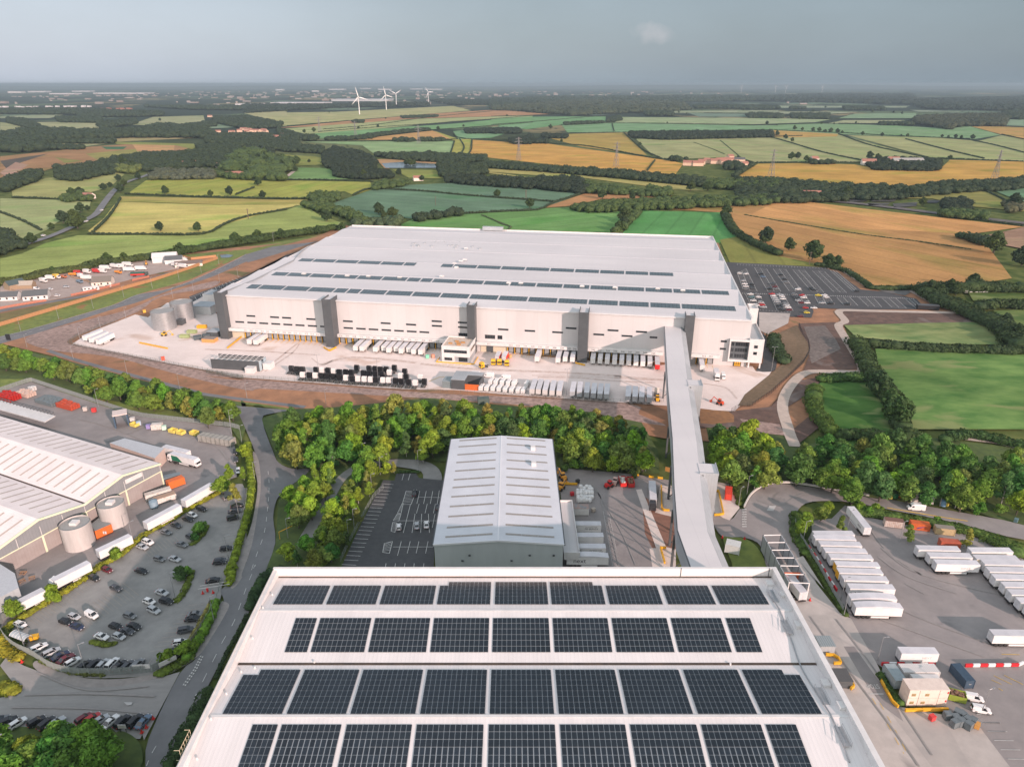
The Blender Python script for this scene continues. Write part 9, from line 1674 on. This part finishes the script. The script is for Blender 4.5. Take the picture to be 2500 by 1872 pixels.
# loading bay lines on the mid yard and the trailer yard
for k in range(14): y = 1110+k*36; ln('M', 1560+k*7, y, 1620+k*7, y+36, .1)
ln('M', 1555, 1100, 1640, 1590, .1); ln('M', 1610, 1130, 1700, 1590, .1)
for y in (1237, 1365, 1500): ln('a', 1480+(y-1237)*.65, y, 1755+(y-1237)*.65, y+2, .14)
for x0, y0, x1, y1 in [(1845,1185,1980,1188),(1880,1250,2030,1252),(1935,1317,2080,1319),(1980,1387,2130,1389),(2030,1458,2180,1460),(2085,1530,2212,1532)]: ln('Q', x0, y0, x1, y1, .14)
ln('Q', 1020, 1028, 1125, 1028, .3); lines.build('road_marking', MARK); tag(bpy.data.objects['road_marking'], None, None, None, 'structure')
yl = MB()
for x0, y0, x1, y1 in [(1740,635,2020,770),(1900,630,2195,775),(1705,700,1860,770),(1815,830,1880,870),(1860,305,2140,312)]: strip_mb([g('a', x0, y0), g('a', x1, y1)], .16, zm, yl)
for k in range(5): strip_mb([g('G', 230+k*60, 885+k*2), g('G', 275+k*60, 885+k*2)], .5, zm, yl)
for x0, y0, x1, y1 in [(170,1040,270,1000),(270,1000,390,1000)]: strip_mb([g('G', x0, y0), g('G', x1, y1)], .4, zm, yl)
strip_mb(P('Q 1040,1060 1150,1250 1290,1500'), .15, zm, yl, (2, 2)); strip_mb(P('Q 1100,1100 1230,1330 1330,1530'), .15, zm, yl, (2, 2)); strip_mb(P('O 975,885 1200,925 1500,975 1700,1005'), .5, zm, yl)
yl.build('yellow_road_marking', YMARK); tag(bpy.data.objects['yellow_road_marking'], None, None, None, 'structure')
# bay lines in the shaded left car park
lb = MB()
for (x0, y0), (x1, y1), n_, (dx, dy) in [((1115,1480),(1850,1110),22,(70,60)),((1290,1560),(1560,1430),9,(60,60)),((240,470),(800,60),20,(70,50)),((620,510),(1060,230),13,(-70,-50)),((620,510),(1060,230),13,(60,50)),((1640,350),(1330,720),10,(-120,10)),((370,800),(560,880),4,(90,-100)),((640,900),(1250,890),13,(70,-100))]:
    r = 'J' if x0 in (1115, 1290) else 'K'
    for k in range(n_+1): f_ = k/n_; x, y = x0+(x1-x0)*f_, y0+(y1-y0)*f_; strip_mb([g(r, x, y), g(r, x+dx, y+dy)], .1, zm, lb)
for k in range(16): y = 1170+k*30; strip_mb([g('J', 2070-k*9, y), g('J', 2170-k*9, y-12)], .1, zm, lb)
lb.build('faded_bay_marking', mat('faded_marking', (.42, .36, .30), (.3, .27, .24), scale=.8, coord='world')); tag(bpy.data.objects['faded_bay_marking'], None, None, None, 'structure')
o = letter('STOP', 1.35, (0, 0, 0), (0, 0, 0), None, MARK, 'road_marking'); p = g('Q', 1045, 968); o.location = (p[0], p[1], zm); o.rotation_euler = (0, 0, pi); o.scale = (1, 1.5, 1); tag(o, None, None, None, 'structure')
for s_ in ('K 1070,1140 1000,1140 1025,1165 1060,1162', 'c 1440,390 1525,395 1490,460 1405,455'): surf('access_cover', s_, mat('cover_concrete', (.45, .44, .43), None))
# ================================================================== HAZE
hm = bpy.data.materials.new('haze'); hm.use_nodes = True; hn = hm.node_tree; hn.nodes.clear(); ho = hn.nodes.new('ShaderNodeOutputMaterial'); hv = hn.nodes.new('ShaderNodeVolumePrincipled')
hv.inputs['Color'].default_value = (.38, .50, .58, 1); hv.inputs['Density'].default_value = 0.000068; hv.inputs['Anisotropy'].default_value = 0.0; hn.links.new(hv.outputs[0], ho.inputs['Volume'])
HZ = MB().box(-FAR-500, FAR+500, -1100, FAR+500, -7, 162).build('haze', hm); tag(HZ, None, None, None, 'stuff')
